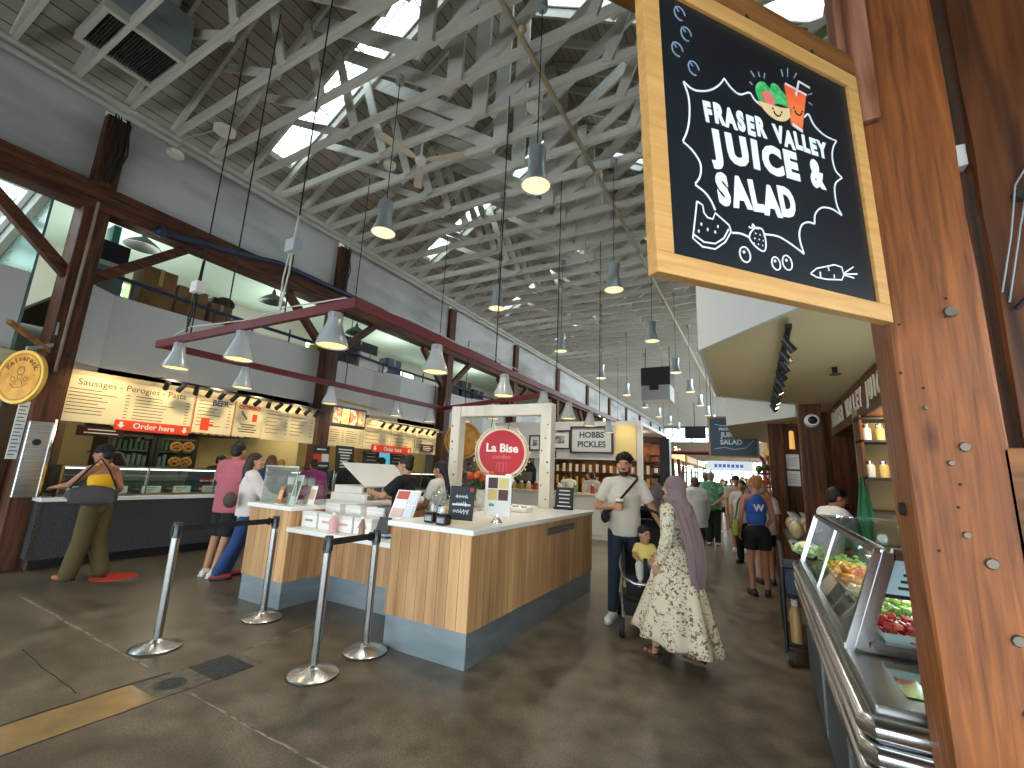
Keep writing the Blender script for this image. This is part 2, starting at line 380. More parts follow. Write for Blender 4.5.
# roof ----------------------------------------------------------
X0, XR, X1, ZE, ZR = -8.6, -3.45, 1.7, 7.1, 10.4
def roof_mat():
    m = bpy.data.materials.new('roof_boards'); m.use_nodes = True; nt = m.node_tree; b = nt.nodes['Principled BSDF']; L = nt.links.new; N = nt.nodes.new
    tc = N('ShaderNodeTexCoord'); sx = N('ShaderNodeSeparateXYZ'); L(tc.outputs['Object'], sx.inputs[0])
    d = N('ShaderNodeMath'); d.operation = 'DIVIDE'; d.inputs[1].default_value = .105; L(sx.outputs['Z'], d.inputs[0])
    fr = N('ShaderNodeMath'); fr.operation = 'FRACT'; L(d.outputs[0], fr.inputs[0]); g = N('ShaderNodeMath'); g.operation = 'GREATER_THAN'; g.inputs[1].default_value = .09; L(fr.outputs[0], g.inputs[0])
    fl = N('ShaderNodeMath'); fl.operation = 'FLOOR'; L(d.outputs[0], fl.inputs[0]); w = N('ShaderNodeTexWhiteNoise'); w.noise_dimensions = '1D'; L(fl.outputs[0], w.inputs['W'])
    r = N('ShaderNodeValToRGB'); r.color_ramp.elements[0].color = hexc('8b8377'); r.color_ramp.elements[1].color = hexc('a39b8f'); L(w.outputs['Value'], r.inputs[0])
    mr = N('ShaderNodeMapRange'); mr.inputs['To Min'].default_value = .22; L(g.outputs[0], mr.inputs[0])
    k = N('ShaderNodeMix'); k.data_type = 'RGBA'; k.blend_type = 'MULTIPLY'; k.inputs[0].default_value = 1; L(r.outputs[0], k.inputs[6]); L(mr.outputs[0], k.inputs[7])
    L(k.outputs[2], b.inputs['Base Color']); b.inputs['Roughness'].default_value = .8; return m
ROOFM = roof_mat()
def sl(side, t): return (X0 + (XR - X0) * t, ZE + (ZR - ZE) * t) if side == 'l' else (X1 + (XR - X1) * t, ZE + (ZR - ZE) * t)
SKY = {'l': (.1, .95, [4.255 + 4.48 * k for k in range(10)]), 'r': (.12, .95, [5.535 + 4.48 * k for k in range(9)])}
SW = .55
FR = mat('skylight_frame', 'd8d6d0', .5); nwin = [0]
for side in 'lr':
    t0, t1, ys = SKY[side]; cuts = [-4.]
    for y in ys: cuts += [y, y + SW]
    cuts += [50.]
    mb = MB(local=True)
    def slab(a, b, y0, y1):
        (xa, za), (xb, zb) = sl(side, a), sl(side, b)
        mb.add([(xa, y0, za), (xb, y0, zb), (xb, y1, zb), (xa, y1, za), (xa, y0, za + .12), (xb, y0, zb + .12), (xb, y1, zb + .12), (xa, y1, za + .12)],
               [(0, 1, 2, 3), (4, 7, 6, 5), (0, 4, 5, 1), (1, 5, 6, 2), (2, 6, 7, 3), (3, 7, 4, 0)])
    slab(-.12, t0, -4, 50); slab(t1, 1, -4, 50)
    for i in range(0, len(cuts), 2): slab(t0, t1, cuts[i], cuts[i + 1])
    struct(mb.build('ceiling' + ('_west' if side == 'l' else '_east'), ROOFM, smooth=0))
    for y in ys:
        nwin[0] += 1; (xa, za), (xb, zb) = sl(side, t0), sl(side, t1); n = V((za - zb, 0, xb - xa)).normalized(); n = n if n.z > 0 else -n
        A = V((xa, y, za)) + n * .22; B = V((xb, y, zb)) + n * .22
        root = MB(); 
        for yy in (y + .02, y + SW - .02): root.beam(A + V((0, yy - y, 0)) - n * .1, B + V((0, yy - y, 0)) - n * .1, .025, .22, n)
        for k in range(5):
            q = A.lerp(B, k / 4); root.beam(q, q + V((0, SW, 0)), .03, .04, n)
        root.beam(A + V((0, SW / 2, 0)), B + V((0, SW / 2, 0)), .018, .03, n)
        o = struct(root.build('window_%d' % nwin[0], FR, smooth=0))
        P = MB().add([A, B, B + V((0, SW, 0)), A + V((0, SW, 0))], [(0, 1, 2, 3)]); P.build('pane', GLASS, o, smooth=0)

# roof trusses --------------------------------------------------
def truss_parts():
    P = []
    P.append(('bottom_chord', MB(local=True).box(X0 + .05, X1, -.028, .028, 6.86, 7.0)))
    for s in ('l', 'r'):
        a, b = sl(s, -.08), sl(s, .985); P.append(('rafter', MB(local=True).beam((a[0], 0, a[1] - .1), (b[0], 0, b[1] - .1), .055, .16)))
    P.append(('king_post', MB(local=True).box(XR - .13, XR + .13, -.08, -.035, 6.84, 10.25)))
    for s in (-1, 1):
        P.append(('diagonal_web', MB(local=True).beam((XR + s * .12, .055, 6.9), (XR + s * 2.6, .055, 8.72), .04, .22)))
        P.append(('strut', MB(local=True).beam((XR + s * 2.0, -.055, 6.9), (XR + s * 2.68, -.055, 8.66), .04, .15)))
        P.append(('short_web', MB(local=True).beam((XR + s * 2.2, .055, 6.9), (XR + s * 3.9, .055, 7.84), .04, .13)))
    return P
for k in range(74):
    y = 1.0 + .64 * k
    if k == 0:
        t0 = thing('roof_truss', '', 'roof truss', (0, y, 0), 0, 'white timber roof trusses')
        for n, m in truss_parts(): m.build(n, WHITE_T, t0, smooth=0)
        t0['label'] = 'first white timber roof truss, crossing in front of the ceiling vent'
    elif k < 15:
        dup(t0, (0, y, 0), label='%s white timber roof truss counted from the ceiling vent' % ORD[k])
    elif k == 15:
        mb = MB(local=True)
        for n, m in truss_parts(): mb.add(m.v, m.f)
        f0 = mb.build('roof_truss', WHITE_T, smooth=0); f0.location = (0, y, 0); tag(f0, 'white timber truss in the distant rows of the roof', 'roof truss', 'distant white roof trusses')
    else:
        c = f0.copy(); C.objects.link(c); c.location = (0, y, 0)
mb = MB(); mb.tube([(-2.3, 1, 6.78), (-2.2, 9.4, 6.78), (-2.15, 30, 6.78)], .035, 8)
for y in (3.8, 6.7, 9.8, 13): mb.ell((-2.2, y, 6.74), (.06, .06, .05))
tag(mb.build('conduit_pipe', mat('tan_pipe', 'a39678', .5)), 'tan conduit running down the hall under the roof trusses', 'pipe')

# hanging lamps ---------------------------------------------------
ALU = mat('spun_aluminium', 'bcc4c8', .4, .75); DIFF = mat('lit_diffuser', 'fff0c0', .4, emit=.95, ecol='ffe6ae')
def lamp_light(name, loc, power, col=(1, .82, .55), parent=None, r=.08):
    l = bpy.data.lights.new(name, 'POINT'); l.energy = power; l.color = col; l.shadow_soft_size = r
    o = bpy.data.objects.new(name, l); C.objects.link(o)
    if parent: o.parent = parent
    o.location = loc; return o
def make_pendant():
    t = thing('pendant_lamp', '', 'lamp', (0, 0, 0), 0, 'aluminium pendant lamps along the hall')
    MB(local=True).lathe([(.02, .45), (.085, .45), (.1, .44), (.1, .4), (.088, .3), (.09, .22), (.11, .12), (.14, .04), (.162, 0), (.152, .002), (.13, .04), (.09, .16)], n=24).build('shade', ALU, t)
    MB(local=True).lathe([(0, -.02), (.08, -.015), (.155, .012)], n=24).build('diffuser', DIFF, t)
    MB(local=True).cyl((0, 0, .44), (0, 0, 2.42), .006, n=6).build('cord', ROPE, t)
    MB(local=True).cyl((0, 0, 2.3), (0, 0, 2.42), .06, n=12).build('ceiling_cap', GREY, t)
    return t
def spot(name, loc, target, power, ang=1.2, col=(1, .8, .5), r=.04):
    l = bpy.data.lights.new(name, 'SPOT'); l.energy = power; l.color = col; l.spot_size = ang; l.spot_blend = .7; l.shadow_soft_size = r
    o = bpy.data.objects.new(name, l); C.objects.link(o); o.location = loc
    o.rotation_euler = (V(target) - V(loc)).to_track_quat('-Z', 'Y').to_euler(); return o
pend0 = make_pendant(); first = True
rows = [(-1.9, [3.74, 6.69, 9.72, 13.0, 16.1, 19.2, 22.3, 25.4, 28.5], 'right'), (-4.12, [3.77, 6.69, 9.81, 13.09, 16.2, 19.3, 22.4, 25.5, 28.6], 'left')]
for x, ys, nm in rows:
    for i, y in enumerate(ys):
        lab = '%s aluminium pendant lamp from the viewer in the %s row' % (ORD[i], nm) if i < 5 else 'aluminium pendant lamp in the far part of the %s row' % nm
        if first: pend0.location = (x, y, 4.5); pend0['label'] = lab; first = False
        else: dup(pend0, (x, y, 4.5), label=lab)
        spot('pendant_bulb_light', (x, y, 4.42), (x, y, 0), 95, 2.5, (1, .9, .76), .1)

# vent, fan, sensors, heater -----------------------------------
t = thing('ceiling_vent', 'large rectangular duct grille hanging under the roof above the left wall', 'vent', (-7.15, 1.82, 6.9))
mb = MB(); 
for a, b, c, d in ((-7.62, -6.68, 1.36, 1.43), (-7.62, -6.68, 2.2, 2.27), (-7.62, -7.55, 1.43, 2.2), (-6.75, -6.68, 1.43, 2.2)): mb.box(a, b, c, d, 6.88, 7.0)
mb.build('grille_frame', mat('pale_grille', 'b5b2aa', .5), t, smooth=0)
mb = MB()
for k in range(24): mb.box(-7.55, -6.75, 1.44 + k * .032, 1.452 + k * .032, 6.91, 6.95)
mb.box(-7.6, -6.7, 1.38, 2.25, 6.98, 7.02); mb.build('louvre', mat('dark_grille', '3b3733', .6), t, smooth=0)
MB().loft([[(-7.62, 1.36, 7.0), (-6.68, 1.36, 7.0), (-6.68, 2.27, 7.0), (-7.62, 2.27, 7.0)], [(-7.3, 1.5, 7.45), (-6.5, 1.5, 7.45), (-6.5, 2.2, 7.45), (-7.3, 2.2, 7.45)]]).build('plenum', GALV, t, smooth=0)
MB().tube([(-6.9, 1.85, 7.4), (-6.6, 1.8, 7.8), (-6.0, 1.7, 8.1), (-5.0, 1.5, 8.2)], .24, 16).build('duct', mat('silver_duct', 'aab0b3', .3, .9), t)
t = thing('ceiling_fan', 'white ceiling fan hanging among the roof trusses', 'fan', (-4.72, 4.96, 6.6))
MB().cyl((-4.72, 4.96, 6.66), (-4.72, 4.96, 7.0), .018).build('down_rod', WHITE, t)
MB().lathe([(0, 6.56), (.08, 6.57), (.1, 6.62), (.06, 6.7), (0, 6.72)], (-4.72, 4.96, 0), 16).build('motor', WHITE, t)
for k in range(3):
    a = 2.35 + k * 2 * PI / 3; d = V((math.cos(a), math.sin(a), 0)); p = V((-4.72, 4.96, 6.62))
    MB().loft([[p + d * r + V((-d.y, d.x, 0)) * w + V((0, 0, .008 + w * .12)), p + d * r - V((-d.y, d.x, 0)) * w + V((0, 0, .008 - w * .12)), p + d * r - V((-d.y, d.x, 0)) * w + V((0, 0, -w * .12)), p + d * r + V((-d.y, d.x, 0)) * w + V((0, 0, w * .12))] for r, w in ((.08, .03), (.2, .06), (.72, .075), (.78, .05))]).build('blade', mat('fan_blade', 'c9c0a8', .6), t)
def disc_unit(name, loc, r, label, arm):
    t = thing(name, label, 'ceiling unit', loc)
    MB(local=True).lathe([(0, -.05), (r * .9, -.05), (r, -.03), (r, .02), (r * .5, .06), (0, .06)], n=8 if r > .12 else 20).build('housing', mat('unit_white', 'cfcabb', .5), t)
    MB(local=True).tube(arm, .012, 6).build('bracket', GREY, t)
disc_unit('ceiling_speaker', (-7.5, 3.23, 6.9), .17, 'pale octagonal ceiling unit beside the gutter, nearer the trusses', [(0, 0, .05), (0, 0, .28)])
disc_unit('ceiling_speaker', (-8.35, 2.95, 6.55), .13, 'pale octagonal ceiling unit hanging in front of the left plaster wall', [(0, 0, .05), (.1, .05, .3), (.75, .25, .38)])
disc_unit('smoke_detector', (-5.45, 4.96, 6.78), .11, 'round pale detector under a truss left of the ceiling fan', [(0, 0, .05), (0, 0, .14)])
disc_unit('smoke_detector', (-2.58, 4.94, 6.78), .11, 'round pale detector under a truss beside the tan conduit', [(0, 0, .05), (0, 0, .14)])
t = thing('unit_heater', 'dark box heater hanging high in the middle of the hall', 'heater', (-3.4, 18, 4.6))
MB().box(-4.0, -2.85, 18, 19, 5.2, 5.95).build('cabinet', mat('heater_black', '1f1f20', .5), t, smooth=0, bevel=.02)
MB().box(-3.98, -2.87, 17.98, 19.02, 4.6, 5.2).build('louvre_panel', mat('heater_grey', '8b8d8b', .5), t, smooth=0)
MB().box(-3.65, -3.3, 17.94, 17.98, 5.0, 5.2).build('badge', BLACK, t, smooth=0)
mb = MB()
for x in (-3.9, -2.95): mb.cyl((x, 18.5, 5.9), (x, 18.5, 6.9), .015, n=6)
mb.build('hanger', ROPE, t)
t = thing('ceiling_screen', 'black screen hanging high near the far window', 'screen', (-3.4, 33, 4.3))
MB().box(-4.35, -3.0, 33, 33.15, 4.35, 5.2).build('panel', BLACK, t, smooth=0); MB().cyl((-3.7, 33.08, 5.2), (-3.7, 33.08, 6.9), .03, n=6).build('pole', BLACK, t)

struct(MB().box(-9, 2.2, -4.1, -4, 2.4, 10.6).build('wall_front_light_block', mat('light_block_wall', '8a8478', .8), smooth=0))  # unseen wall added behind the camera to block high sky light
# far end wall -------------------------------------------------
EW = mat('end_wall_boards', '84705e', .7)
struct(MB().box(-9.5, 3, 48, 48.2, 3.4, 5.3).build('wall_back', EW, smooth=0))
nwin[0] += 1; mb = MB()
for x in (-9.4, -7.6, -5.8, -4.0, -2.2, -.4, 1.4, 2.9): mb.box(x - .07, x + .07, 48, 48.15, 0, 3.4)
mb.box(-9.4, 2.9, 48, 48.15, 2.2, 2.32); o = struct(mb.build('window_%d' % nwin[0], FR, smooth=0)); MB().box(-9.4, 2.9, 48.06, 48.08, 0, 3.4).build('pane', GLASS, o, smooth=0)
struct(MB().prism([(-9.2, 6.9), (-9.2, 6.7), (2.5, 6.7), (2.5, 6.9), (XR, 10.5)], 48, 48.2, Matrix(((1, 0, 0, 0), (0, 0, 1, 0), (0, 1, 0, 0), (0, 0, 0, 1)))).build('wall_gable', mat('gable_boards', '7d7060', .8), smooth=0))
nwin[0] += 1
mb = MB()
for x in (-9.3, -7.5, -5.7, -3.9, -2.1, -.3, 1.5): mb.box(x - .06, x + .06, 48, 48.15, 5.3, 6.7)
mb.box(-9.4, 2.6, 48, 48.15, 5.95, 6.05); o = struct(mb.build('window_%d' % nwin[0], FR, smooth=0))
MB().box(-9.3, 2.5, 48.06, 48.08, 5.3, 6.7).build('pane', GLASS, o, smooth=0)

# left aisle: lean-to ceiling, back wall, glazed slope -----------------------
LEAN = mat('lean_to_paint', 'd2e2d4', .8)
for y in (3.5, 7, 11, 16): lamp_light('aisle_fill_light', (-10.9, y, 5.0), 55, (.93, 1, .93), r=.3)  # added fill without fixtures, brightens the lean-to ceiling
mb = MB(); mb.add([(-8.75, 1.9, 6.0), (-13, 1.9, 5.9), (-13, 50, 5.9), (-8.75, 50, 6.0), (-8.75, 1.9, 6.1), (-13, 1.9, 6.0), (-13, 50, 6.0), (-8.75, 50, 6.1)], [(0, 3, 2, 1), (4, 5, 6, 7), (0, 1, 5, 4), (1, 2, 6, 5), (2, 3, 7, 6), (3, 0, 4, 7)])
struct(mb.build('ceiling_aisle', LEAN, smooth=0))
W = mat('aisle_back_wall', 'b9b7a8', .8)
mb = MB(); mb.box(-13, -12.9, -4, 50, 0, 4.75); mb.box(-13, -12.9, -4, 50, 5.55, 6.0)
for a, b in ((-4, 1), (2.5, 3.9), (4.7, 6.0), (7.3, 9), (10.5, 13), (14.5, 50)): mb.box(-13, -12.9, a, b, 4.75, 5.55)
struct(mb.build('wall_aisle', W, smooth=0))
LEAF = mat('sunlit_leaves_outside', '6d9a4a', .7, noise=('b9d68a', (3, 3, 3), .4, .6))
for a, b in ((1, 2.5), (3.9, 4.7), (6.0, 7.3), (9, 10.5), (13, 14.5)):
    nwin[0] += 1; mb = MB()
    for q in (a + .03, (a + b) / 2, b - .03): mb.box(-12.98, -12.92, q - .03, q + .03, 4.75, 5.55)
    for z in (4.78, 5.15, 5.52): mb.box(-12.98, -12.92, a, b, z - .025, z + .025)
    o = struct(mb.build('window_%d' % nwin[0], mat('window_frame_yellow', 'c9b56a', .6), smooth=0)); MB().box(-12.96, -12.955, a, b, 4.75, 5.55).build('pane', GLASS, o, smooth=0)
mb = MB()
for i in range(260):
    c = V((random.uniform(-16.5, -15), random.uniform(-1, 17), random.uniform(3.8, 6.6))); r = random.uniform(.15, .35)
    a = random.random() * 6; d = V((math.cos(a), math.sin(a), random.uniform(-.5, .5))) * r; e = V((-math.sin(a) * .3, math.cos(a) * .3, .9)) * r
    mb.add([c - d, c - e, c + d, c + e], [(0, 1, 2, 3)])
tag(mb.build('tree_foliage', LEAF, smooth=0), 'sunlit green foliage seen through the aisle windows', 'tree', kind='stuff')
# glazed slope beside the nearest post
nwin[0] += 1; mb = MB()
for y in (1.75, .6, -.6, -1.8, -3): mb.beam((-8.9, y, 5.75), (-12.9, y, 4.6), .06, .16)
for k in range(6):
    q = k / 5; mb.beam((-8.9 - 4 * q, -3, 5.75 - 1.15 * q), (-8.9 - 4 * q, 1.8, 5.75 - 1.15 * q), .07, .1)
o = struct(mb.build('window_%d' % nwin[0], mat('glazing_bar', 'b8bcc0', .5), smooth=0))
MB().add([(-8.9, -3, 5.8), (-12.9, -3, 4.65), (-12.9, 1.8, 4.65), (-8.9, 1.8, 5.8)], [(0, 1, 2, 3)]).build('pane', GLASS, o, smooth=0)
MB().beam((-8.95, 1.85, 5.6), (-12.9, 1.85, 4.5), .1, .35).build('edge_beam', mat('glazing_edge', '9a9c98', .6), o, smooth=0)
struct(MB().add([(-9.2, 1.9, 2.7), (-12.9, 1.95, 2.7), (-12.9, 1.95, 4.4), (-9.2, 1.9, 5.4)], [(0, 1, 2, 3)]).build('wall_partition', mat('green_glass_screen', '4a625d', .25, noise=('6f8c85', (.6, .6, .6), .35, .7)), smooth=0, solid=.03))
# ================================================================ LEFT STALLS UNDER THE MEZZANINE
path = []
for i in range(10):
    y = 2.36 + 4.44 * i; path += [(-8.78, y), (-9.12, y + .48), (-9.12, y + 1.75), (-8.8, y + 2.5), (-8.8, y + 4.1)]
mb = MB(local=True)
for a, b in zip(path[:-1], path[1:]):
    mb.prism([a, b, (b[0] - .1, b[1]), (a[0] - .1, a[1])], 2.68, 4.08)
struct(mb.build('wall_mezzanine', DRYWALL, smooth=0)); struct(MB().box(-9.3, -9.2, -3.5, 1.88, 2.86, 4.08).build('wall_parapet', DRYWALL, smooth=0))
mb = MB(local=True).prism([(-8.75, -4), (-8.9, 2.36), *path, (-8.9, 46), (-12.9, 46), (-12.9, -4)], 2.68, 2.86); struct(mb.build('ceiling_stalls', mat('stall_ceiling', 'b9ab86', .8), smooth=0))
mb = MB()
for i in range(6):
    y = 2.5 + 4.44 * i; mb.tube([(-8.95, y, 4.35), (-9.0, y + .5, 4.35), (-9.0, y + 1.8, 4.3), (-8.86, y + 2.6, 4.25), (-8.86, y + 4.2, 4.25)], .035, 8)
    for q in (.5, 1.8, 3.2): mb.cyl((-8.98 + .26 * (q > 2), y + q, 4.05), (-8.98 + .26 * (q > 2), y + q, 4.33), .02, n=6)
tag(mb.build('guard_rail', BLUEP), 'dark blue pipe guard rail along the top of the white mezzanine front', 'railing')
# things stored on the mezzanine
CARD = mat('brown_cardboard', '7a5a35', .8, noise=('5f4426', (3, 3, 3), .4, .7)); TAPE = mat('packing_tape', 'a58a5a', .3)
def carton(x, y, z, dx, dy, dz, label, m=CARD, group='boxes stored on the mezzanine', name='cardboard_box', cat='box'):
    t = thing(name, label, cat, (x, y, z), 0, group)
    MB().bx((x, y, z + dz / 2), (dx, dy, dz)).build('carton', m, t, smooth=0, bevel=.01)
    MB().bx((x, y, z + dz + .003), (dx * 1.005, .06, .006)).box(x + dx / 2, x + dx / 2 + .003, y - .03, y + .03, z + dz * .6, z + dz).build('tape', TAPE, t, smooth=0)
    return t
mb = MB().box(-12.8, -9.2, 2.4, 46, 4.02, 4.08); struct(mb.build('floor_mezzanine', mat('mezzanine_deck', '6f6658', .8), smooth=0))
carton(-9.6, 3.5, 4.08, .5, .5, .78, 'tall brown cardboard box beside the sunlit window on the mezzanine')
carton(-9.6, 4.05, 4.08, .5, .52, .62, 'brown cardboard box in the middle of the mezzanine row over the sausage stall')
carton(-9.6, 4.6, 4.08, .45, .42, .5, 'brown cardboard box with a bag slumped on it on the mezzanine')
carton(-9.55, 5.08, 4.08, .4, .4, .32, 'low brown box at the end of the mezzanine row over the sausage stall')
BL = mat('storage_black', '20201f', .7)
o = MB().bx((-9.6, 4.62, 4.66), (.3, .35, .16)); o.ell((-9.6, 4.75, 4.7), (.16, .2, .14)); tag(remesh(o, 'storage_bag', BL, None, .03), 'dark bag slumped on a cardboard box on the mezzanine', 'bag')
t = thing('equipment_rack', 'black rack of equipment beside the nearest arcade post on the mezzanine', 'rack', (-9.7, 2.75, 4.08), 0)
MB().box(-9.95, -9.4, 2.5, 3.0, 4.08, 4.62).build('cabinet', mat('rack_grey', '5b6264', .5), t, smooth=0, bevel=.01)
MB().box(-9.9, -9.4, 2.52, 3.0, 4.7, 5.05).box(-9.75, -9.4, 2.5, 2.62, 5.05, 5.6).build('monitor', BLACK, t, smooth=0)
MB().box(-9.8, -9.5, 2.75, 2.85, 5.05, 5.4).build('folder', mat('teal_folder', '2f8f82', .5), t, smooth=0); MB().box(-9.9, -9.4, 2.52, 3.02, 4.62, 4.7).build('shelf', GREY, t, smooth=0)
carton(-9.35, 7.5, 4.08, .5, .8, .42, 'dark wide crate on the mezzanine over the second deli', BL)
carton(-9.35, 8.0, 4.5, .5, 1.2, .28, 'dark case stacked on crates on the mezzanine over the second deli', BL)
carton(-9.3, 8.35, 4.08, .4, .7, .42, 'pale carton on the mezzanine over the second deli', mat('pale_carton', 'c6c3ba', .7))
carton(-9.3, 9.3, 4.08, .4, .55, .5, 'dark blue bin on the mezzanine over the second deli', mat('bin_blue', '2f4560', .5), name='storage_bin', cat='bin')
o = MB().ell((-9.25, 8.95, 4.24), (.17, .2, .17)); tag(o.build('plastic_sack', mat('white_sack', 'd2d0c8', .6)), 'round white sack beside the blue bin on the mezzanine', 'sack')
o = carton(-9.35, 6.95, 4.08, .4, .3, .3, 'ochre box beside the second arcade post on the mezzanine', mat('ochre_box', '7a6224', .7))
for i, y in enumerate((12.3, 13.0, 13.8, 16.5, 17.6, 18.3)):
    carton(-9.35, y, 4.08, .5, .5 + .1 * (i % 3), .4 + .18 * (i % 2), 'dark box stored in the far part of the mezzanine', BL, 'far mezzanine boxes')
DOME = mat('old_green_enamel', '4d5850', .5)
def dome(x, y, z, lab, top):
    t = thing('dome_lamp', lab, 'lamp', (x, y, z), 0, 'dome lamps under the aisle ceiling')
    MB().lathe([(.03, .3), (.05, .2), (.12, .16), (.24, .07), (.3, 0), (.285, 0), (.22, .06), (.05, .12)], (x, y, z), 24).build('shade', DOME, t)
    MB().cyl((x, y, z + .28), (x, y, top), .012, n=6).build('stem', ROPE, t)
dome(-10.1, 3.38, 5.42, 'green industrial dome lamp beside the nearest arcade post', 5.95)
dome(-10.1, 6.05, 5.3, 'green industrial dome lamp left of the second arcade post', 5.95)
dome(-10.0, 8.55, 5.25, 'green industrial dome lamp right of the second arcade post', 5.95)
dome(-10.0, 12.6, 5.25, 'green industrial dome lamp beyond the third arcade post', 5.95)

# stall backs ------------------------------------------------
CREAM = mat('warm_stall_wall', 'b8a878', .7); BROWNW = mat('dark_stall_wall', '4a3a2a', .7)
for i, (a, b) in enumerate(((1.9, 6.6), (6.75, 11.0), (11.2, 24))):
    struct(MB().box(-11.75, -11.6, a, b, 0, 2.68).build('wall_stall_back' + ('', '_second', '_third')[i], CREAM if i < 2 else BROWNW, smooth=0))
for i, y in enumerate((1.9, 6.66, 11.1)):
    struct(MB().box(-11.6, -8.8 if i == 0 else -9.2, y - .04, y + .04, 0, 2.68).build('wall_stall_side' + ('', '_second', '_third')[i], BROWNW if i == 0 else CREAM, smooth=0))
o = MB().box(-11.6, -10.4, 1.95, 3.0, 0, 2.6); struct(o.build('wall_cupboard', BROWNW, smooth=0))
def fridge(y, label):
    t = thing('display_fridge', label, 'fridge', (-11.25, y, 0), 0, 'glass door fridges behind the sausage counter')
    MB().box(-11.58, -10.95, y - .37, y + .37, 0, 2.0).build('body', BLACK, t, smooth=0)
    mb = MB()
    for z in (.5, .9, 1.3, 1.6): mb.box(-10.95, -10.9, y - .3, y + .3, z, z + .02)
    mb.build('shelf', STEEL, t, smooth=0)
    for z, cols in ((.92, '6a7a6c'), (1.32, '8a9296'), (1.62, '5a6a58')):
        mb = MB()
        for k in range(7):
            if random.random() < .85: mb.cyl((-10.91, y - .27 + k * .09, z), (-10.91, y - .27 + k * .09, z + .18 + random.random() * .06), .035, n=8)
        mb.build('bottle_row', mat('fridge_goods_' + cols, cols, .4, emit=.05), t)
    d = MB().box(-10.86, -10.84, y - .36, y + .36, .1, 1.95).build('door', GLASS, t, smooth=0)
    mb = MB()
    for q in (-.36, .36): mb.box(-10.87, -10.83, y + q - .03, y + q + .03, .1, 1.95)
    mb.box(-10.87, -10.83, y - .36, y + .36, 1.9, 1.98); mb.build('door_frame', BLACK, t, smooth=0)
fridge(4.15, 'glass door drinks fridge with green bottles behind the sausage counter'); fridge(4.95, 'glass door fridge with silver cans beside the pretzel rack')
t = thing('oven_hood', 'black hood strip over the fridges behind the sausage counter', 'hood', (-10.8, 4.6, 2.0))
MB().box(-11.5, -10.6, 3.6, 6.3, 2.02, 2.25).build('canopy', BLACK, t, smooth=0)
mb = MB()
for k in range(16): mb.lathe([(.0, 0), (.05, 0), (.045, .09), (0, .09)], (-10.58, 3.7 + k * .16, 2.03), 8)
mb.build('cup_row', mat('hung_cups', 'a58f6a', .5), t)
def pretzel(c, r, m=None):
    p = []
    for k in range(41):
        a = -PI * .5 + 2 * PI * k / 40; p.append((c[0], c[1] + r * math.sin(a) * (1 if k % 2 == 0 else 1), c[2] + r * .8 * math.cos(a)))
    mb = MB(); mb.tube(p, r * .22, 8); mb.tube([(c[0] + .02, c[1] - r * .9, c[2] - r * .3), (c[0] + .02, c[1], c[2] + r * .1), (c[0] + .02, c[1] + r * .6, c[2] + r * .55)], r * .2, 8)
    mb.tube([(c[0] - .01, c[1] + r * .9, c[2] - r * .3), (c[0] - .01, c[1], c[2] + r * .1), (c[0] - .01, c[1] - r * .6, c[2] + r * .55)], r * .2, 8); return mb
PRET = mat('baked_pretzel', 'b07a2e', .45)
t = thing('pretzel_stand', 'black stand hung with pretzels behind the sausage counter', 'stand', (-9.3, 4.3, .93))
MB().box(-9.38, -9.2, 4.17, 4.43, .93, .96).cyl((-9.3, 4.3, .95), (-9.3, 4.3, 1.85), .012).tube([(-9.3, 4.15, 1.8), (-9.3, 4.45, 1.8)], .01, 6).tube([(-9.3, 4.15, 1.52), (-9.3, 4.45, 1.52)], .01, 6).build('frame', BLACK, t)
for k, (dy, z) in enumerate(((-.1, 1.7), (.09, 1.71), (-.09, 1.43), (.09, 1.43))):
    tag(pretzel((-9.24, 4.3 + dy, z), .088).build('pretzel', PRET), '%s pretzel hanging on the black stand' % ('upper left', 'upper right', 'lower left', 'lower right')[k], 'pretzel', 'pretzels on the stand')

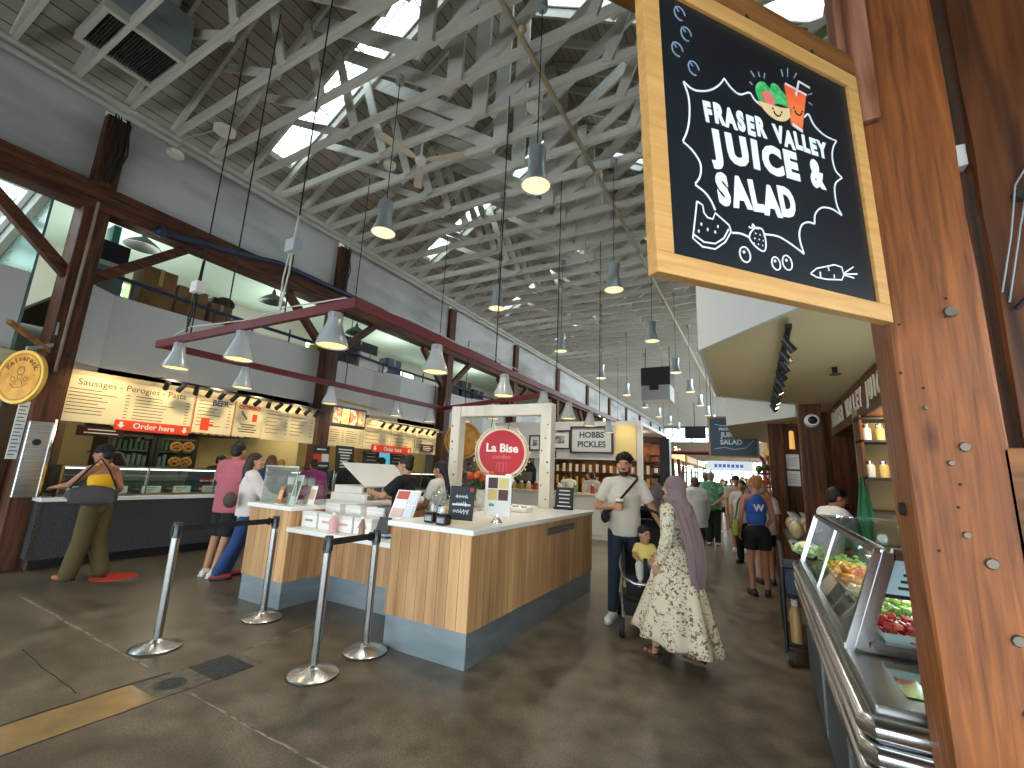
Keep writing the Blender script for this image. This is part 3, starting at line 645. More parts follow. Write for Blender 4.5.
# sausage counter --------------------------------------------
GRAN = mat('black_speckled_laminate', '2a2c2e', .45, noise=('525457', (70, 70, 70), .45, .7)); TOP = mat('white_worktop', 'd8d8d4', .3)
t = thing('serving_counter', 'long black speckled counter with a white top at the sausage stall', 'counter', (-8.5, 5, 0))
MB().box(-8.95, -8.2, 2.3, 6.45, .14, .87).build('body', GRAN, t, smooth=0); MB().box(-8.95, -8.33, 2.34, 6.45, 0, .14).build('toe_kick', BLACK, t, smooth=0)
MB().box(-9.0, -8.14, 2.28, 6.47, .87, .92).build('worktop', TOP, t, smooth=0, bevel=.006); MB().box(-8.21, -8.18, 2.28, 2.31, 0, .87).build('edge_trim', STEELH, t, smooth=0)
def food_case(name, label, y0, y1, xf, z0, z1, items):
    t = thing(name, label, 'display case', (xf - .3, (y0 + y1) / 2, z0))
    MB().box(xf - .62, xf, y0, y1, z0, z0 + .03).build('base', STEEL, t, smooth=0)
    MB().box(xf - .62, xf - .6, y0, y1, z0 + .03, z1).build('back_panel', mat('case_back_glass', '59646a', .15, .3), t, smooth=0)
    MB().box(xf - .5, xf - .02, y0 + .02, y1 - .02, z0 + .2, z0 + .212).build('shelf', GLASS, t, smooth=0)
    mb = MB().box(xf - .012, xf - .004, y0, y1, z0 + .03, z1 - .03).box(xf - .6, xf, y0, y1, z1 - .012, z1 - .004)
    for y in (y0, y1 - .008): mb.box(xf - .6, xf, y, y + .008, z0 + .03, z1)
    mb.build('glass', GLASS, t, smooth=0)
    mb = MB()
    for y in [y0 + (y1 - y0) * k / 4 for k in range(5)]: mb.box(xf - .02, xf + .004, y - .012, y + .012, z0, z1)
    mb.box(xf - .02, xf + .006, y0, y1, z1 - .02, z1 + .006).box(xf - .02, xf + .006, y0, y1, z1 - .13, z1 - .118); mb.build('frame', STEELH, t, smooth=0)
    mb = MB().cyl((xf - .08, y0 + .05, z1 - .03), (xf - .08, y1 - .05, z1 - .03), .012, n=8); mb.build('strip_light', mat('case_strip_light', 'ffffff', .4, emit=3, ecol='fff4d8'), t)
    return t
food_case('deli_case', 'glass deli case on the black counter of the sausage stall', 2.45, 6.4, -8.25, .92, 1.34, 0)
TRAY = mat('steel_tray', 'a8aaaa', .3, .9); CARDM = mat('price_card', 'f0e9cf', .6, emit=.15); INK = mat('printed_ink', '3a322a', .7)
FOODS = ['b98f52', 'd7c8a0', '8c4a2e', 'c9a86a', 'a33a28', 'd9d2c0', '6f7f3a', 'b5763a']
for k in range(9):
    y = 2.68 + k * .43; c = FOODS[k % 8]
    t = thing('food_tray', 'steel tray of %s in the sausage stall case, %s from its near end' % (('golden buns', 'pale dumplings', 'brown sausages', 'cutlets', 'red salad', 'potato salad', 'green salad', 'baked pies', 'golden rolls')[k], ORD[k]), 'tray', (-8.5, y, .95), 0, 'trays in the sausage stall case')
    MB().lathe([(0, 0), (.16, 0), (.19, .05), (.18, .05), (.15, .008), (0, .008)], (-8.5, y, .95), 4, a0=PI / 4, a1=2 * PI + PI / 4).build('dish', TRAY, t, smooth=0)
    mb = MB()
    for q in range(14): mb.ell((-8.5 + random.uniform(-.1, .1), y + random.uniform(-.1, .1), .98 + random.random() * .03), (.04, .03, .025), 8, 5)
    mb.build('food', mat('deli_food_' + c, c, .5), t)['kind'] = 'stuff'
    t = thing('price_card', 'cream price card in front of the %s tray of the sausage stall case' % ORD[k], 'sign', (-8.29, y, .955), 0, 'price cards in the sausage stall case')
    MB().box(-8.3, -8.29, y - .13, y + .12, .955, 1.06).build('card', CARDM, t, smooth=0)
    mb = MB()
    for q in range(3): mb.box(-8.29, -8.2885, y - .1, y + .06 - .03 * q, 1.03 - q * .025, 1.037 - q * .025)
    mb.build('print', INK, t, smooth=0)
for k in range(6):
    y = 4.28 + (k % 3) * .075; z = .955 + (k // 3) * .13
    t = thing('drink_can', 'red drink can, %s row of the stack in the sausage case, %s from the left' % (('lower', 'upper')[k // 3], ORD[k % 3]), 'can', (-8.36, y, z), 0, 'stack of red cans')
    MB().lathe([(0, 0), (.03, 0), (.034, .01), (.034, .11), (.028, .125), (0, .125)], (-8.36, y, z), 14).build('body', mat('red_can', 'b3202a', .3, .3), t); MB().lathe([(.0345, .04), (.0345, .07)], (-8.36, y, z), 14).build('band', WHITE, t)
t = thing('end_panel', 'stainless steel panel with a round black knob at the near end of the sausage counter', 'panel', (-8.33, 2.17, .92))
MB().box(-8.4, -8.3, 2.04, 2.28, .92, 1.9).build('sheet', STEEL, t, smooth=0, bevel=.01); MB().lathe([(0, .03), (.035, .03), (.045, 0)], n=16, M=Tr(-8.3, 2.15, 1.63) @ Ry(PI / 2)).build('knob', BLACK, t)
MB().box(-8.3, -8.28, 2.27, 2.3, .92, 1.95).build('edge', CHROME, t, smooth=0)
t = thing('notice_strip', 'tall narrow pale notice hanging on the nearest arcade post', 'notice', (-8.42, 1.98, 1.4))
MB().box(-8.43, -8.41, 1.93, 2.03, 1.4, 2.15).build('paper', mat('notice_paper', 'c9c9c4', .6), t, smooth=0)
mb = MB()
for k in range(14): mb.box(-8.41, -8.408, 1.94, 2.0 + .02 * (k % 2), 1.45 + k * .048, 1.462 + k * .048)
mb.build('print', INK, t, smooth=0)

# menu boards ------------------------------------------------
BOARD = mat('menu_board_cream', 'dccb9f', .55); ORNG = mat('order_orange', 'd8401c', .5); BRN = mat('menu_brown_ink', '5a4634', .6); REDI = mat('menu_red_ink', 'c23a2a', .6); BLUI = mat('menu_blue_ink', '2f4a6a', .6); MAROON = mat('maroon_sign', '4a1c22', .5)
MX = -8.5
def ym(y, z, x=MX): return frame((x, y, z), (0, 1, 0), (1, 0, 0))
def mboard(label, y0, y1, z0, z1, title, tsize, tm, cols=1, lines=7, group='menu boards of the sausage stall', x=MX, inkl=BRN, titlez=None):
    t = thing('menu_board', label, 'menu board', (x, (y0 + y1) / 2, z0), 0, group)
    MB().box(x - .05, x, y0, y1, z0, z1).build('board', BOARD, t, smooth=0, bevel=.006)
    if title: MB().text(title, tsize, ym((y0 + y1) / 2, titlez or z1 - tsize * .75, x + .001)).build('lettering', tm, t, smooth=0)
    mb = MB(); top = z1 - (tsize * 1.5 if title else .08)
    for c in range(cols):
        a = y0 + .06 + (y1 - y0 - .1) * c / cols; b = y0 + (y1 - y0) * (c + 1) / cols - .06
        for k in range(lines):
            z = top - (top - z0 - .08) * k / lines
            mb.box(x, x + .002, a, a + (b - a) * random.uniform(.45, .78), z - .011, z); mb.box(x, x + .002, b - .05, b, z - .011, z)
    mb.build('menu_line', inkl, t, smooth=0)['kind'] = 'stuff'
    return t
mboard('long cream menu board headed Sausages and Perogies over the near end of the sausage counter', 2.33, 4.0, 1.95, 2.62, 'Sausages - Perogies - Pasta', .13, BRN, 2, 8)
t = mboard('narrow cream menu board headed BEER', 4.02, 4.7, 1.95, 2.6, '', .12, BLUI, 1, 8)
MB().text('BEER', .13, ym(4.44, 2.5, MX + .001), bold=.004).build('lettering', BLUI, t, smooth=0)
MB().box(MX, MX + .004, 4.16, 4.3, 2.0, 2.22).cyl((MX + .002, 4.3, 2.1), (MX + .002, 4.36, 2.1), .02).build('beer_mug_picture', ORNG, t, smooth=0); MB().box(MX, MX + .004, 4.02, 4.035, 1.95, 2.6).build('red_border', REDI, t, smooth=0); MB().box(MX, MX + .004, 4.69, 4.7, 1.95, 2.6).build('red_border', REDI, t, smooth=0)
t = mboard('cream menu board headed COMBO with a sausage and drink picture', 4.72, 5.25, 1.95, 2.6, '', .11, REDI, 1, 1)
MB().text('COMBO', .115, ym(4.98, 2.5, MX + .001), bold=.004).build('lettering', ORNG, t, smooth=0)
MB().beam((MX + .003, 4.83, 2.42), (MX + .003, 4.95, 2.28), .004, .03).build('sausage_picture', mat('sausage_brown', '7a3b22', .5), t, smooth=0); MB().box(MX, MX + .004, 5.05, 5.14, 2.25, 2.39).build('drink_picture', ORNG, t, smooth=0)
mb = MB()
for k, q in enumerate((.3, .24, .36, .3)): mb.box(MX, MX + .002, 4.98 - q / 2, 4.98 + q / 2, 2.17 - k * .045, 2.19 - k * .045)
mb.build('print', BRN, t, smooth=0)
mboard('cream menu board with red item lines at the far end of the sausage stall', 5.27, 6.45, 1.93, 2.6, '', .1, REDI, 2, 7, inkl=mat('menu_russet_ink', '8a4a3a', .6))
struct(MB().box(-8.72, -8.56, 2.37, 6.48, 2.6, 2.7).build('wall_bulkhead', mat('tan_bulkhead', 'cbb88e', .7), smooth=0)); struct(MB().box(-8.72, -8.56, 6.83, 10.9, 2.6, 2.7).build('wall_bulkhead_second', MATS['tan_bulkhead'], smooth=0))
def order_sign(label, y0, y1, z0, z1, x, fs):
    t = thing('order_sign', label, 'sign', (x, (y0 + y1) / 2, z0))
    MB().box(x, x + .03, y0, y1, z0, z1).build('panel', ORNG, t, smooth=0, bevel=.012)
    MB().text('Order here', fs, ym((y0 + y1) / 2, (z0 + z1) / 2, x + .032), bold=.002).build('lettering', WHITE, t, smooth=0)
    h = (z1 - z0) * .3; zc = (z0 + z1) / 2
    for yy in (y0 + h * 1.6, y1 - h * 1.6):
        MB().add([(x + .032, yy - h * .45, zc + h), (x + .032, yy + h * .45, zc + h), (x + .032, yy + h * .45, zc), (x + .032, yy + h, zc), (x + .032, yy, zc - h), (x + .032, yy - h, zc), (x + .032, yy - h * .45, zc)], [tuple(range(7))]).build('arrow', WHITE, t, smooth=0, solid=.003)
order_sign('orange Order here sign with two arrows below the Sausages menu board', 2.97, 3.99, 1.88, 2.04, MX + .01, .12)
t = thing('hanging_sign', 'small maroon sign with two lines of pale print hanging under the Sausages menu board', 'sign', (-9, 3, 1.76))
MB().box(-9.0, -8.97, 2.72, 3.3, 1.78, 1.93).build('panel', MAROON, t, smooth=0)
MB().box(-8.97, -8.967, 2.84, 3.18, 1.87, 1.885).box(-8.97, -8.967, 2.8, 3.22, 1.82, 1.835).build('print', CARDM, t, smooth=0); MB().cyl((-8.98, 2.8, 1.93), (-8.98, 2.8, 2.68), .006, n=5).cyl((-8.98, 3.22, 1.93), (-8.98, 3.22, 2.68), .006, n=5).build('wire', ROPE, t)
# track lights
LITF = mat('lit_lamp_face', 'fff2cf', .4, emit=8, ecol='ffe6b0')
def track(name, label, p, q, n, aim, lit=(), sz=1):
    t = thing(name, label, 'track light', ((p[0] + q[0]) / 2, (p[1] + q[1]) / 2, p[2]))
    MB().beam(p, q, .035, .03).build('rail', BLACK, t, smooth=0)
    if abs(p[2] - 2.68) > .3 or True:
        mb = MB()
        for s in (.05, .5, .95): c = V(p).lerp(V(q), s); mb.beam(c, c + V((-.55 if aim[0] < 0 else 0, 0, .08)), .02, .02)
        if aim[0] < 0: mb.build('wall_bracket', BLACK, t, smooth=0)
    for k in range(n):
        c = V(p).lerp(V(q), (k + .5) / n); d = V(aim) + V((0, random.uniform(-.4, .4), 0)); d.normalize()
        h = MB(); h.cyl(c, c + V((0, 0, -.05)), .012, n=6); b = c + V((0, 0, -.08)); h.cyl(b - d * .07 * sz, b + d * .09 * sz, .034 * sz, .042 * sz, n=10); h.build('lamp_head', BLACK, t)
        if k in lit: MB().cyl(b + d * .091 * sz, b + d * .095 * sz, .036 * sz, n=10).build('lamp_face', LITF, t)
    return t
track('track_light', 'black track of many spotlights over the sausage stall menu boards', (-8.15, 3.3, 2.72), (-8.15, 6.3, 2.64), 14, (-.75, 0, -.65))
for y in (2.75, 3.5, 4.2, 4.95, 5.8): spot('track_spot_light', (-7.98, y, 2.75), (-8.5, y, 2.2), 26, 2.1)
for y in (3.2, 4.6, 5.9): lamp_light('stall_light', (-9.6, y, 2.4), 22, (1, .85, .6))
for k, y in enumerate((2.85, 3.2, 3.9, 4.6, 5.9)):
    t = thing('ceiling_downlight', 'small lit downlight under the sausage stall ceiling, %s from its near end' % ORD[k], 'lamp', (-9.2, y, 2.6), 0, 'downlights of the sausage stall')
    MB().lathe([(.06, .08), (.06, 0), (.05, 0)], (-9.2, y, 2.6), 14).build('can', BLACK, t); MB().lathe([(0, .01), (.05, .01)], (-9.2, y, 2.6), 14).build('lens', LITF, t)

# round hanging sign ------------------------------------------
M = frame((-7.98, 1.79, 2.41), (.93, .37, 0), (.37, -.93, 0)); YEL = mat('carved_yellow_wood', 'd99a28', .5, noise=('b87a18', (8, 8, 8), .35, .7)); RIMW = mat('sign_rim_gold', 'e8b84a', .45); SINK = mat('carved_line', '7a4f10', .6)
t = thing('round_sign', 'round carved yellow wooden sign reading Kaisereck hanging by the nearest arcade post', 'sign', (-7.98, 1.79, 2.07))
MB().lathe([(0, -.025), (.34, -.025), (.345, 0), (.34, .025), (.31, .025)], n=40, M=M).build('rim', RIMW, t); MB().lathe([(0, .02), (.315, .02)], n=40, M=M).build('face', YEL, t)
mb = MB()
for k, ch in enumerate('Kaisereck'):
    a = math.radians(148 - k * 14.5); mb.text(ch, .095, M @ Tr(.235 * math.cos(a), .235 * math.sin(a), .022) @ Rz(a - PI / 2), bold=.003)
mb.build('lettering', SINK, t, smooth=0)
mb = MB()
mb.ribbon([(.29 * math.cos(a * PI / 30), .29 * math.sin(a * PI / 30)) for a in range(61)], .006, M @ Tr(0, 0, .021))
for cx, cy, r in ((0, .07, .05), (0, 0, .035), (-.09, -.03, .03), (.09, -.03, .03)): mb.ribbon([(cx + r * math.cos(a * PI / 8), cy + r * math.sin(a * PI / 8)) for a in range(17)], .007, M @ Tr(0, 0, .021))
for p in ([(-.05, .1), (-.02, .13), (.02, .13), (.05, .1)], [(-.12, -.09), (-.05, -.14), (.05, -.13), (.13, -.08)], [(-.03, -.04), (-.06, -.1)], [(.03, -.04), (.06, -.1)], [(-.2, .02), (-.16, .04)], [(.18, .03), (.22, .01)]): mb.ribbon(p, .007, M @ Tr(0, 0, .021))
mb.build('carved_emblem', SINK, t, smooth=0)
tag(MB().beam((-8.38, 2.06, 2.86), (-7.55, 1.48, 2.98), .05, .05).build('sign_bracket', wood('bracket_wood', '6b4520', 'a9773c', 'x', 20), smooth=0), 'wooden bar holding the round yellow sign to the nearest arcade post', 'bracket')
tag(MB().beam((-8.42, 2.1, 2.95), (-7.9, 1.75, 2.76), .02, .05).beam((-8.42, 2.1, 3.25), (-8.0, 2.0, 3.05), .02, .06).build('steel_bracket', GREY, smooth=0), 'grey steel strut on the nearest arcade post above the round sign', 'bracket')

# second deli -------------------------------------------------
t = thing('serving_counter', 'counter of the second deli behind the queue of shoppers', 'counter', (-8.5, 8.9, 0))
MB().box(-9.0, -8.2, 6.85, 10.9, .1, .87).build('body', GRAN, t, smooth=0); MB().box(-9.0, -8.14, 6.82, 10.92, .87, .92).build('worktop', TOP, t, smooth=0)
food_case('deli_case', 'glass deli case on the counter of the second deli', 6.9, 10.85, -8.25, .92, 1.38, 0)
for k, (a, b) in enumerate(((6.8, 7.85), (7.87, 8.8), (8.82, 9.75), (9.77, 10.72))):
    mboard('%s cream menu board of the second deli counted from the second arcade post' % ORD[k], a, b, 1.92, 2.38 if k == 0 else 2.62, '', .1, BRN, 1 if k else 2, 6, 'menu boards of the second deli')
order_sign('orange order sign on the second deli menu boards', 8.15, 9.6, 1.86, 2.06, MX + .01, .14)
t = thing('picture_menu', 'framed menu of four food pictures at the second arcade post', 'menu board', (-8.45, 7.3, 2.4))
MB().box(-8.5, -8.46, 6.8, 7.85, 2.4, 2.86).build('frame', BLACK, t, smooth=0)
for k, c in enumerate(('c96a3a', 'c9b23a', 'b8562f', 'd8a05a')):
    y = 6.86 + k * .245; MB().box(-8.46, -8.455, y, y + .22, 2.45, 2.81).build('picture', mat('food_picture_' + c, c, .5, noise=('e8e0c0', (9, 9, 9), .45, .6), emit=.1), t, smooth=0)
tag(MB().beam((-8.4, 6.7, 2.98), (-8.4, 8.3, 2.92), .03, .05).build('sign_rail', wood('pale_rail', 'a07a45', 'c9a468', 'y', 20), smooth=0), 'pale wooden rail above the framed picture menu', 'rail')
t = thing('small_sign', 'small maroon notice at the lower far corner of the second deli boards', 'sign', (-8.46, 10.25, 1.96)); MB().box(-8.47, -8.45, 10.0, 10.55, 1.98, 2.2).build('panel', MAROON, t, smooth=0)
mb = MB()
for k in range(3): mb.box(-8.45, -8.448, 10.08, 10.4 + .05 * (k % 2), 2.03 + k * .05, 2.045 + k * .05)
mb.build('print', CARDM, t, smooth=0)
track('track_light', 'black track of spotlights over the second deli menu boards', (-8.15, 8.0, 2.62), (-8.15, 10.6, 2.6), 9, (-.75, 0, -.65), (0,))
for y in (7.3, 8.4, 9.4, 10.3): spot('track_spot_light', (-7.95, y, 2.75), (-8.5, y, 2.25), 28, 2.1)
for y in (7.6, 9.4): lamp_light('deli_light', (-9.8, y, 2.4), 16, (1, .85, .6))
CHALK = mat('chalkboard', '26292b', .7); CHW = mat('chalk_white', 'd0d4d4', .8)
def chalk(label, c, w, h, m=CHALK, lines=4, group=None, rz=0, tilt=.12, name='chalkboard_sign', fr=None):
    t = thing(name, label, 'sign', c, rz, group); M = Rx(PI / 2 - tilt)
    MB(local=True).box(-w / 2, w / 2, 0, h, -.012, 0, M).build('board', m, t, smooth=0)
    mb = MB(local=True)
    for k in range(lines):
        z = h * (.85 - .7 * k / max(1, lines - 1)) if lines > 1 else h / 2; q = random.uniform(.5, .8) * w / 2; mb.box(-q, q, z - h * .025, z + h * .025, 0, .002, M)
    mb.build('chalk_writing', CHW, t, smooth=0)
    MB(local=True).box(-w / 2 - .01, w / 2 + .01, -.015, 0, -.05, .03, M if tilt < .01 else Matrix()).build('stand', fr or BLACK, t, smooth=0)
    return t
t = chalk('black menu panel with a red and white square beside the second arcade post', (-8.25, 6.55, 1.4), .42, .5, CHALK, 3, None, PI / 2)
MB(local=True).box(-.2, .0, .15, .32, 0, .003, Rx(PI / 2 - .12)).build('red_square', REDI, t, smooth=0); MB(local=True).box(.01, .19, .16, .33, 0, .003, Rx(PI / 2 - .12)).build('white_square', WHITE, t, smooth=0)
chalk('black chalkboard with dense writing to the right of the second arcade post', (-8.2, 7.15, 1.38), .52, .56, CHALK, 7, None, PI / 2)
chalk('black chalk menu under the orange sign of the second deli, left of two', (-8.6, 8.3, 1.62), .55, .25, CHALK, 3, None, PI / 2); chalk('black chalk menu under the orange sign of the second deli, right of two', (-8.6, 9.25, 1.62), .55, .25, CHALK, 3, None, PI / 2)
t = thing('espresso_machine', 'red coffee machine on the back bench of the second deli', 'machine', (-9.6, 9.2, .92)); MB().box(-9.8, -9.4, 8.8, 9.6, .92, 1.3).build('body', mat('machine_red', 'a01a1e', .3), t, smooth=0, bevel=.03); MB().box(-9.39, -9.37, 8.9, 9.5, 1.0, 1.15).build('panel', BLACK, t, smooth=0)
t = thing('menu_screen', 'bright blue screen behind the second deli', 'screen', (-10.2, 10.4, .92)); MB().box(-10.25, -10.2, 10.0, 10.8, 1.5, 2.0).build('bezel', BLACK, t, smooth=0); MB().box(-10.2, -10.195, 10.05, 10.75, 1.55, 1.95).build('screen', mat('screen_blue', '3a8fb0', .4, emit=.8, ecol='5ab0d0'), t, smooth=0); MB().box(-10.26, -10.2, 10.35, 10.45, .92, 1.5).build('stand', BLACK, t, smooth=0)
o = MB().box(-10.6, -9.4, 6.9, 10.8, 0, .92); tag(o.build('back_bench', STEEL, smooth=0, bevel=.01), 'steel work bench behind the second deli counter', 'bench'); 
tag(MB().box(-10.6, -9.55, 3.2, 6.4, 0, .9).build('back_bench', STEEL, smooth=0, bevel=.01), 'steel work bench behind the sausage counter', 'bench')
# ================================================================ CANDLE KIOSK
OAK = wood('kiosk_boards_front', 'c2925f', 'dab080', 'z', 14, .5, knots=False, plank=('x', .107), bump=.1)
OAKY = wood('kiosk_boards_side', 'c2925f', 'dab080', 'z', 14, .5, knots=False, plank=('y', .107), bump=.1)
QUARTZ = mat('white_quartz', 'e2e2de', .25)
def kblock(label, x0, x1, y0, y1, zt, front=True, name='kiosk_counter'):
    t = thing(name, label, 'counter', ((x0 + x1) / 2, (y0 + y1) / 2, 0))
    MB().box(x0 + .01, x1 - .01, y0 + .01, y1 - .01, 0, .266).build('steel_base', GALV, t, smooth=0)
    MB().box(x0, x1, y0, y0 + .02, .266, zt - .045).build('front_boards', OAK, t, smooth=0); MB().box(x0, x1, y1 - .02, y1, .266, zt - .045).build('back_boards', OAK, t, smooth=0)
    MB().box(x0, x0 + .02, y0 + .02, y1 - .02, .266, zt - .045).build('side_boards', OAKY, t, smooth=0); MB().box(x1 - .02, x1, y0 + .02, y1 - .02, .266, zt - .045).build('side_boards', OAKY, t, smooth=0)
    MB().box(x0 - .03, x1 + .03, y0 - .03, y1 + .0, zt - .045, zt).build('worktop', QUARTZ, t, smooth=0, bevel=.006)
    return t
t = kblock('tall kiosk counter nearest the aisle, clad in pale wood over a steel base', -2.93, -2.06, 3.16, 6.16, 1.045)
MB().box(-2.062, -2.05, 4.64, 5.45, .86, .94).build('vent_grille', mat('vent_steel', '8a8c88', .4, .8), t, smooth=0)
kblock('tall left block of the candle kiosk beside the pair of shoppers', -5.2, -4.47, 3.24, 6.16, 1.045)
t = thing('kiosk_counter', 'low recessed middle counter of the kiosk behind the front two posts', 'counter', (-3.66, 3.8, 0))
MB().box(-4.47, -2.93, 3.78, 4.0, 0, .266).build('steel_base', GALV, t, smooth=0); MB().box(-4.47, -2.93, 3.77, 4.0, .266, .79).build('front_boards', OAK, t, smooth=0)
MB().box(-4.46, -2.97, 3.2, 4.05, .79, .835).build('worktop', QUARTZ, t, smooth=0, bevel=.006)
kblock('rear cross counter of the candle kiosk carrying the white timber frame', -4.43, -2.97, 5.55, 6.15, 1.045)
# white frame with the round sign
KNOT = mat('knotty_white_post', 'dcd6c8', .6, noise=('c9c0ac', (4, 4, 1), .45, .7)); KD = mat('wood_knot', '6b4a30', .7)
t = thing('kiosk_pergola', 'white knotty timber frame standing on the rear counter of the kiosk', 'frame', (-3.45, 5.9, 1.045))
for x in (-4.25, -2.65):
    p = MB().box(x - .085, x + .085, 5.82, 5.99, 1.045, 2.53).build('post', KNOT, t, smooth=0, bevel=.008)
    mb = MB()
    for k in range(7):
        z = 1.15 + k * .17 + random.uniform(-.05, .05); mb.lathe([(0, .003), (random.uniform(.008, .02), .003), (.012, 0)], n=8, M=Tr(x + random.uniform(-.06, .06), 5.82, z) @ Rx(PI / 2))
    mb.build('knot', KD, p)
MB().box(-4.16, -2.57, 5.83, 5.98, 2.36, 2.53).build('top_beam', KNOT, t, smooth=0, bevel=.008)
ROSE = mat('rose_red_sign', 'c02a38', .5); PINKW = mat('pale_pink_print', 'f0d8d4', .6); CRM = mat('cream_rim', 'e6cdbc', .5)
S = Tr(-3.38, 5.86, 1.8) @ Rz(.5) @ Rx(PI / 2) @ Matrix.Scale(.93, 4)
t = thing('hanging_sign', 'round red sign reading La Bise candles hung in the white kiosk frame', 'sign', (-3.4, 5.86, 1.4))
MB().lathe([(0, -.015), (.4, -.015), (.405, 0), (.4, .015), (.365, .015)], n=48, M=S).build('rim', CRM, t); MB().lathe([(0, .012), (.37, .012)], n=48, M=S).build('face', ROSE, t)
MB().text('La Bise', .185, S @ Tr(0, .07, .014), bold=.006).build('lettering', mat('sign_white', 'f2efe9', .6), t, smooth=0); MB().text('candles', .1, S @ Tr(0, -.065, .014)).build('small_lettering', mat('faded_pink', 'd9808a', .6), t, smooth=0)
mb = MB()
for k in range(-1, 2):
    for q in (-.022, .022): mb.ribbon([(k * .06 + q, -.16), (k * .06 + q, -.31)], .005, S @ Tr(0, 0, .013))
mb.ribbon([(-.08, -.16), (.08, -.16)], .005, S @ Tr(0, 0, .013)); mb.build('candle_emblem', MATS['faded_pink'], t, smooth=0)
MB().cyl((-3.6, 5.88, 2.15), (-3.6, 5.9, 2.37), .006, n=5).cyl((-3.28, 5.85, 2.15), (-3.28, 5.9, 2.37), .006, n=5).build('cord', ROPE, t)
GOLD = mat('garland_gold', 'e0d2b0', .4); mb = MB()
for k in range(90):
    a = random.random() * 2 * PI; r = random.uniform(.4, .47); c = S @ V((r * math.cos(a), r * math.sin(a), -.03 + random.uniform(-.04, .04))); mb.ell(c, random.uniform(.008, .017), 6, 4)
mb.tube([S @ V((.43 * math.cos(a * PI / 20), .43 * math.sin(a * PI / 20), -.03)) for a in range(41)], .012, 6)
tag(mb.build('garland', GOLD), 'gold and cream bauble garland around the round red kiosk sign', 'garland', kind='stuff')
def on(name, label, cat, x, y, z, rz=0, group=None): return thing(name, label, cat, (x, y, z), rz, group)
KT = 1.045; PAPER = mat('white_card', 'e8e6e0', .6); JARB = mat('black_jar_glass', '131315', .2); CLEAR = glass('acrylic', 'f2f7f7', .1)
for x, y, l in ((-2.6, 3.3, 'square black candle tin at the left of the chalkboard, by the counter edge'), (-2.42, 3.24, 'square black candle tin nearer the counter corner')):
    t = on('candle_tin', l, 'candle', x, y, KT); MB(local=True).box(-.05, .05, -.05, .05, 0, .085).build('tin', JARB, t, smooth=0, bevel=.012); MB(local=True).lathe([(.044, .085), (.044, .092), (0, .092)], n=16).build('lid', BLACK, t); MB(local=True).box(-.035, .035, -.052, -.05, .02, .06).build('wrapper', GREY, t, smooth=0)
t = on('candle_tin', 'small dark red candle jar between the two black tins', 'candle', -2.52, 3.36, KT); MB(local=True).lathe([(0, 0), (.03, 0), (.03, .06), (.02, .065), (0, .065)], n=14).build('jar', mat('dark_red_glass', '4a1a18', .2), t); MB(local=True).lathe([(.031, .05), (.031, .066), (0, .068)], n=14).build('lid', STEELH, t)
t = on('wooden_box', 'small open wooden box behind the black candle tins', 'box', -2.5, 3.5, KT); MB(local=True).box(-.07, .07, -.05, .05, 0, .012).box(-.07, .07, -.05, -.04, 0, .14).box(-.07, .07, .04, .05, 0, .14).box(-.07, -.06, -.04, .04, 0, .14).box(.06, .07, -.04, .04, 0, .14).build('case', wood('box_pine', 'b98a4e', 'd9b077', 'x', 30, knots=False), t, smooth=0); MB(local=True).box(-.06, .06, -.04, .04, .012, .1).build('contents', PAPER, t, smooth=0)
for k, (x, y, s) in enumerate(((-2.82, 3.66, 1.1), (-2.66, 3.56, 1.0))):
    t = on('glass_cloche', '%s glass bell jar behind the black candle tins' % ('taller', 'shorter')[k], 'jar', x, y, KT)
    MB(local=True).lathe([(0, 0), (.1, 0), (.1, .02), (0, .022)], n=20).build('base', PAPER, t); MB(local=True).lathe([(.085, .02), (.085, .16 * s), (.06, .22 * s), (.02, .245 * s), (0, .25 * s)], n=20).build('dome', CLEAR, t); MB(local=True).ell((0, 0, .265 * s), .017).build('knob', CLEAR, t)
    MB(local=True).lathe([(0, .022), (.04, .022), (.04, .12), (0, .125)], n=14).build('candle', PAPER if k else JARB, t)
t = chalk('small black chalkboard with white writing standing near the kiosk counter corner', (-2.38, 3.42, KT), .24, .33, mat('slate_sign', '20262e', .6), 1, None, .18, .12, 'chalkboard_sign', mat('easel_pine', 'd9c4a0', .6))
mb = MB(local=True); M = Rx(PI / 2 - .12)
for k, (z, w) in enumerate(((.235, .12), (.17, .1), (.105, .15))):
    p = [(-w / 2 + w * q / 16, z + .018 * math.sin(q * 2.3 + k) + (.006 if q % 3 else -.006)) for q in range(17)]; mb.ribbon(p, .008, M @ Tr(0, 0, .001))
mb.build('chalk_script', CHW, t, smooth=0); MB(local=True).box(.075, .105, .285, .315, .001, .003, M).build('red_tag', ROSE, t, smooth=0)
t = on('brochure_stand', 'white picture holder with four dark and yellow squares on a metal foot', 'stand', -2.2, 3.78, KT, .25)
MB(local=True).box(-.13, .13, -.006, .006, .06, .44).build('frame', PAPER, t, smooth=0)
for k, c in enumerate(('4a1c22', 'd9c070', 'd9c070', '5a2a2a')): MB(local=True).box(-.1 + (k % 2) * .105, -.005 + (k % 2) * .105, -.009, -.006, .315 - (k // 2) * .11, .415 - (k // 2) * .11).build('picture', mat('brochure_' + c, c, .5), t, smooth=0)
MB(local=True).lathe([(0, 0), (.06, 0), (.05, .01), (.015, .05), (.012, .08)], n=16).build('foot', STEELH, t); MB(local=True).ell((-.06, -.008, .16), (.03, .003, .015)).build('teal_logo', mat('teal_print', '4a9a9a', .5), t)
t = on('rose_display', 'white bust shaped display beside the flowers on the rear kiosk counter', 'display', -3.25, 5.75, KT)
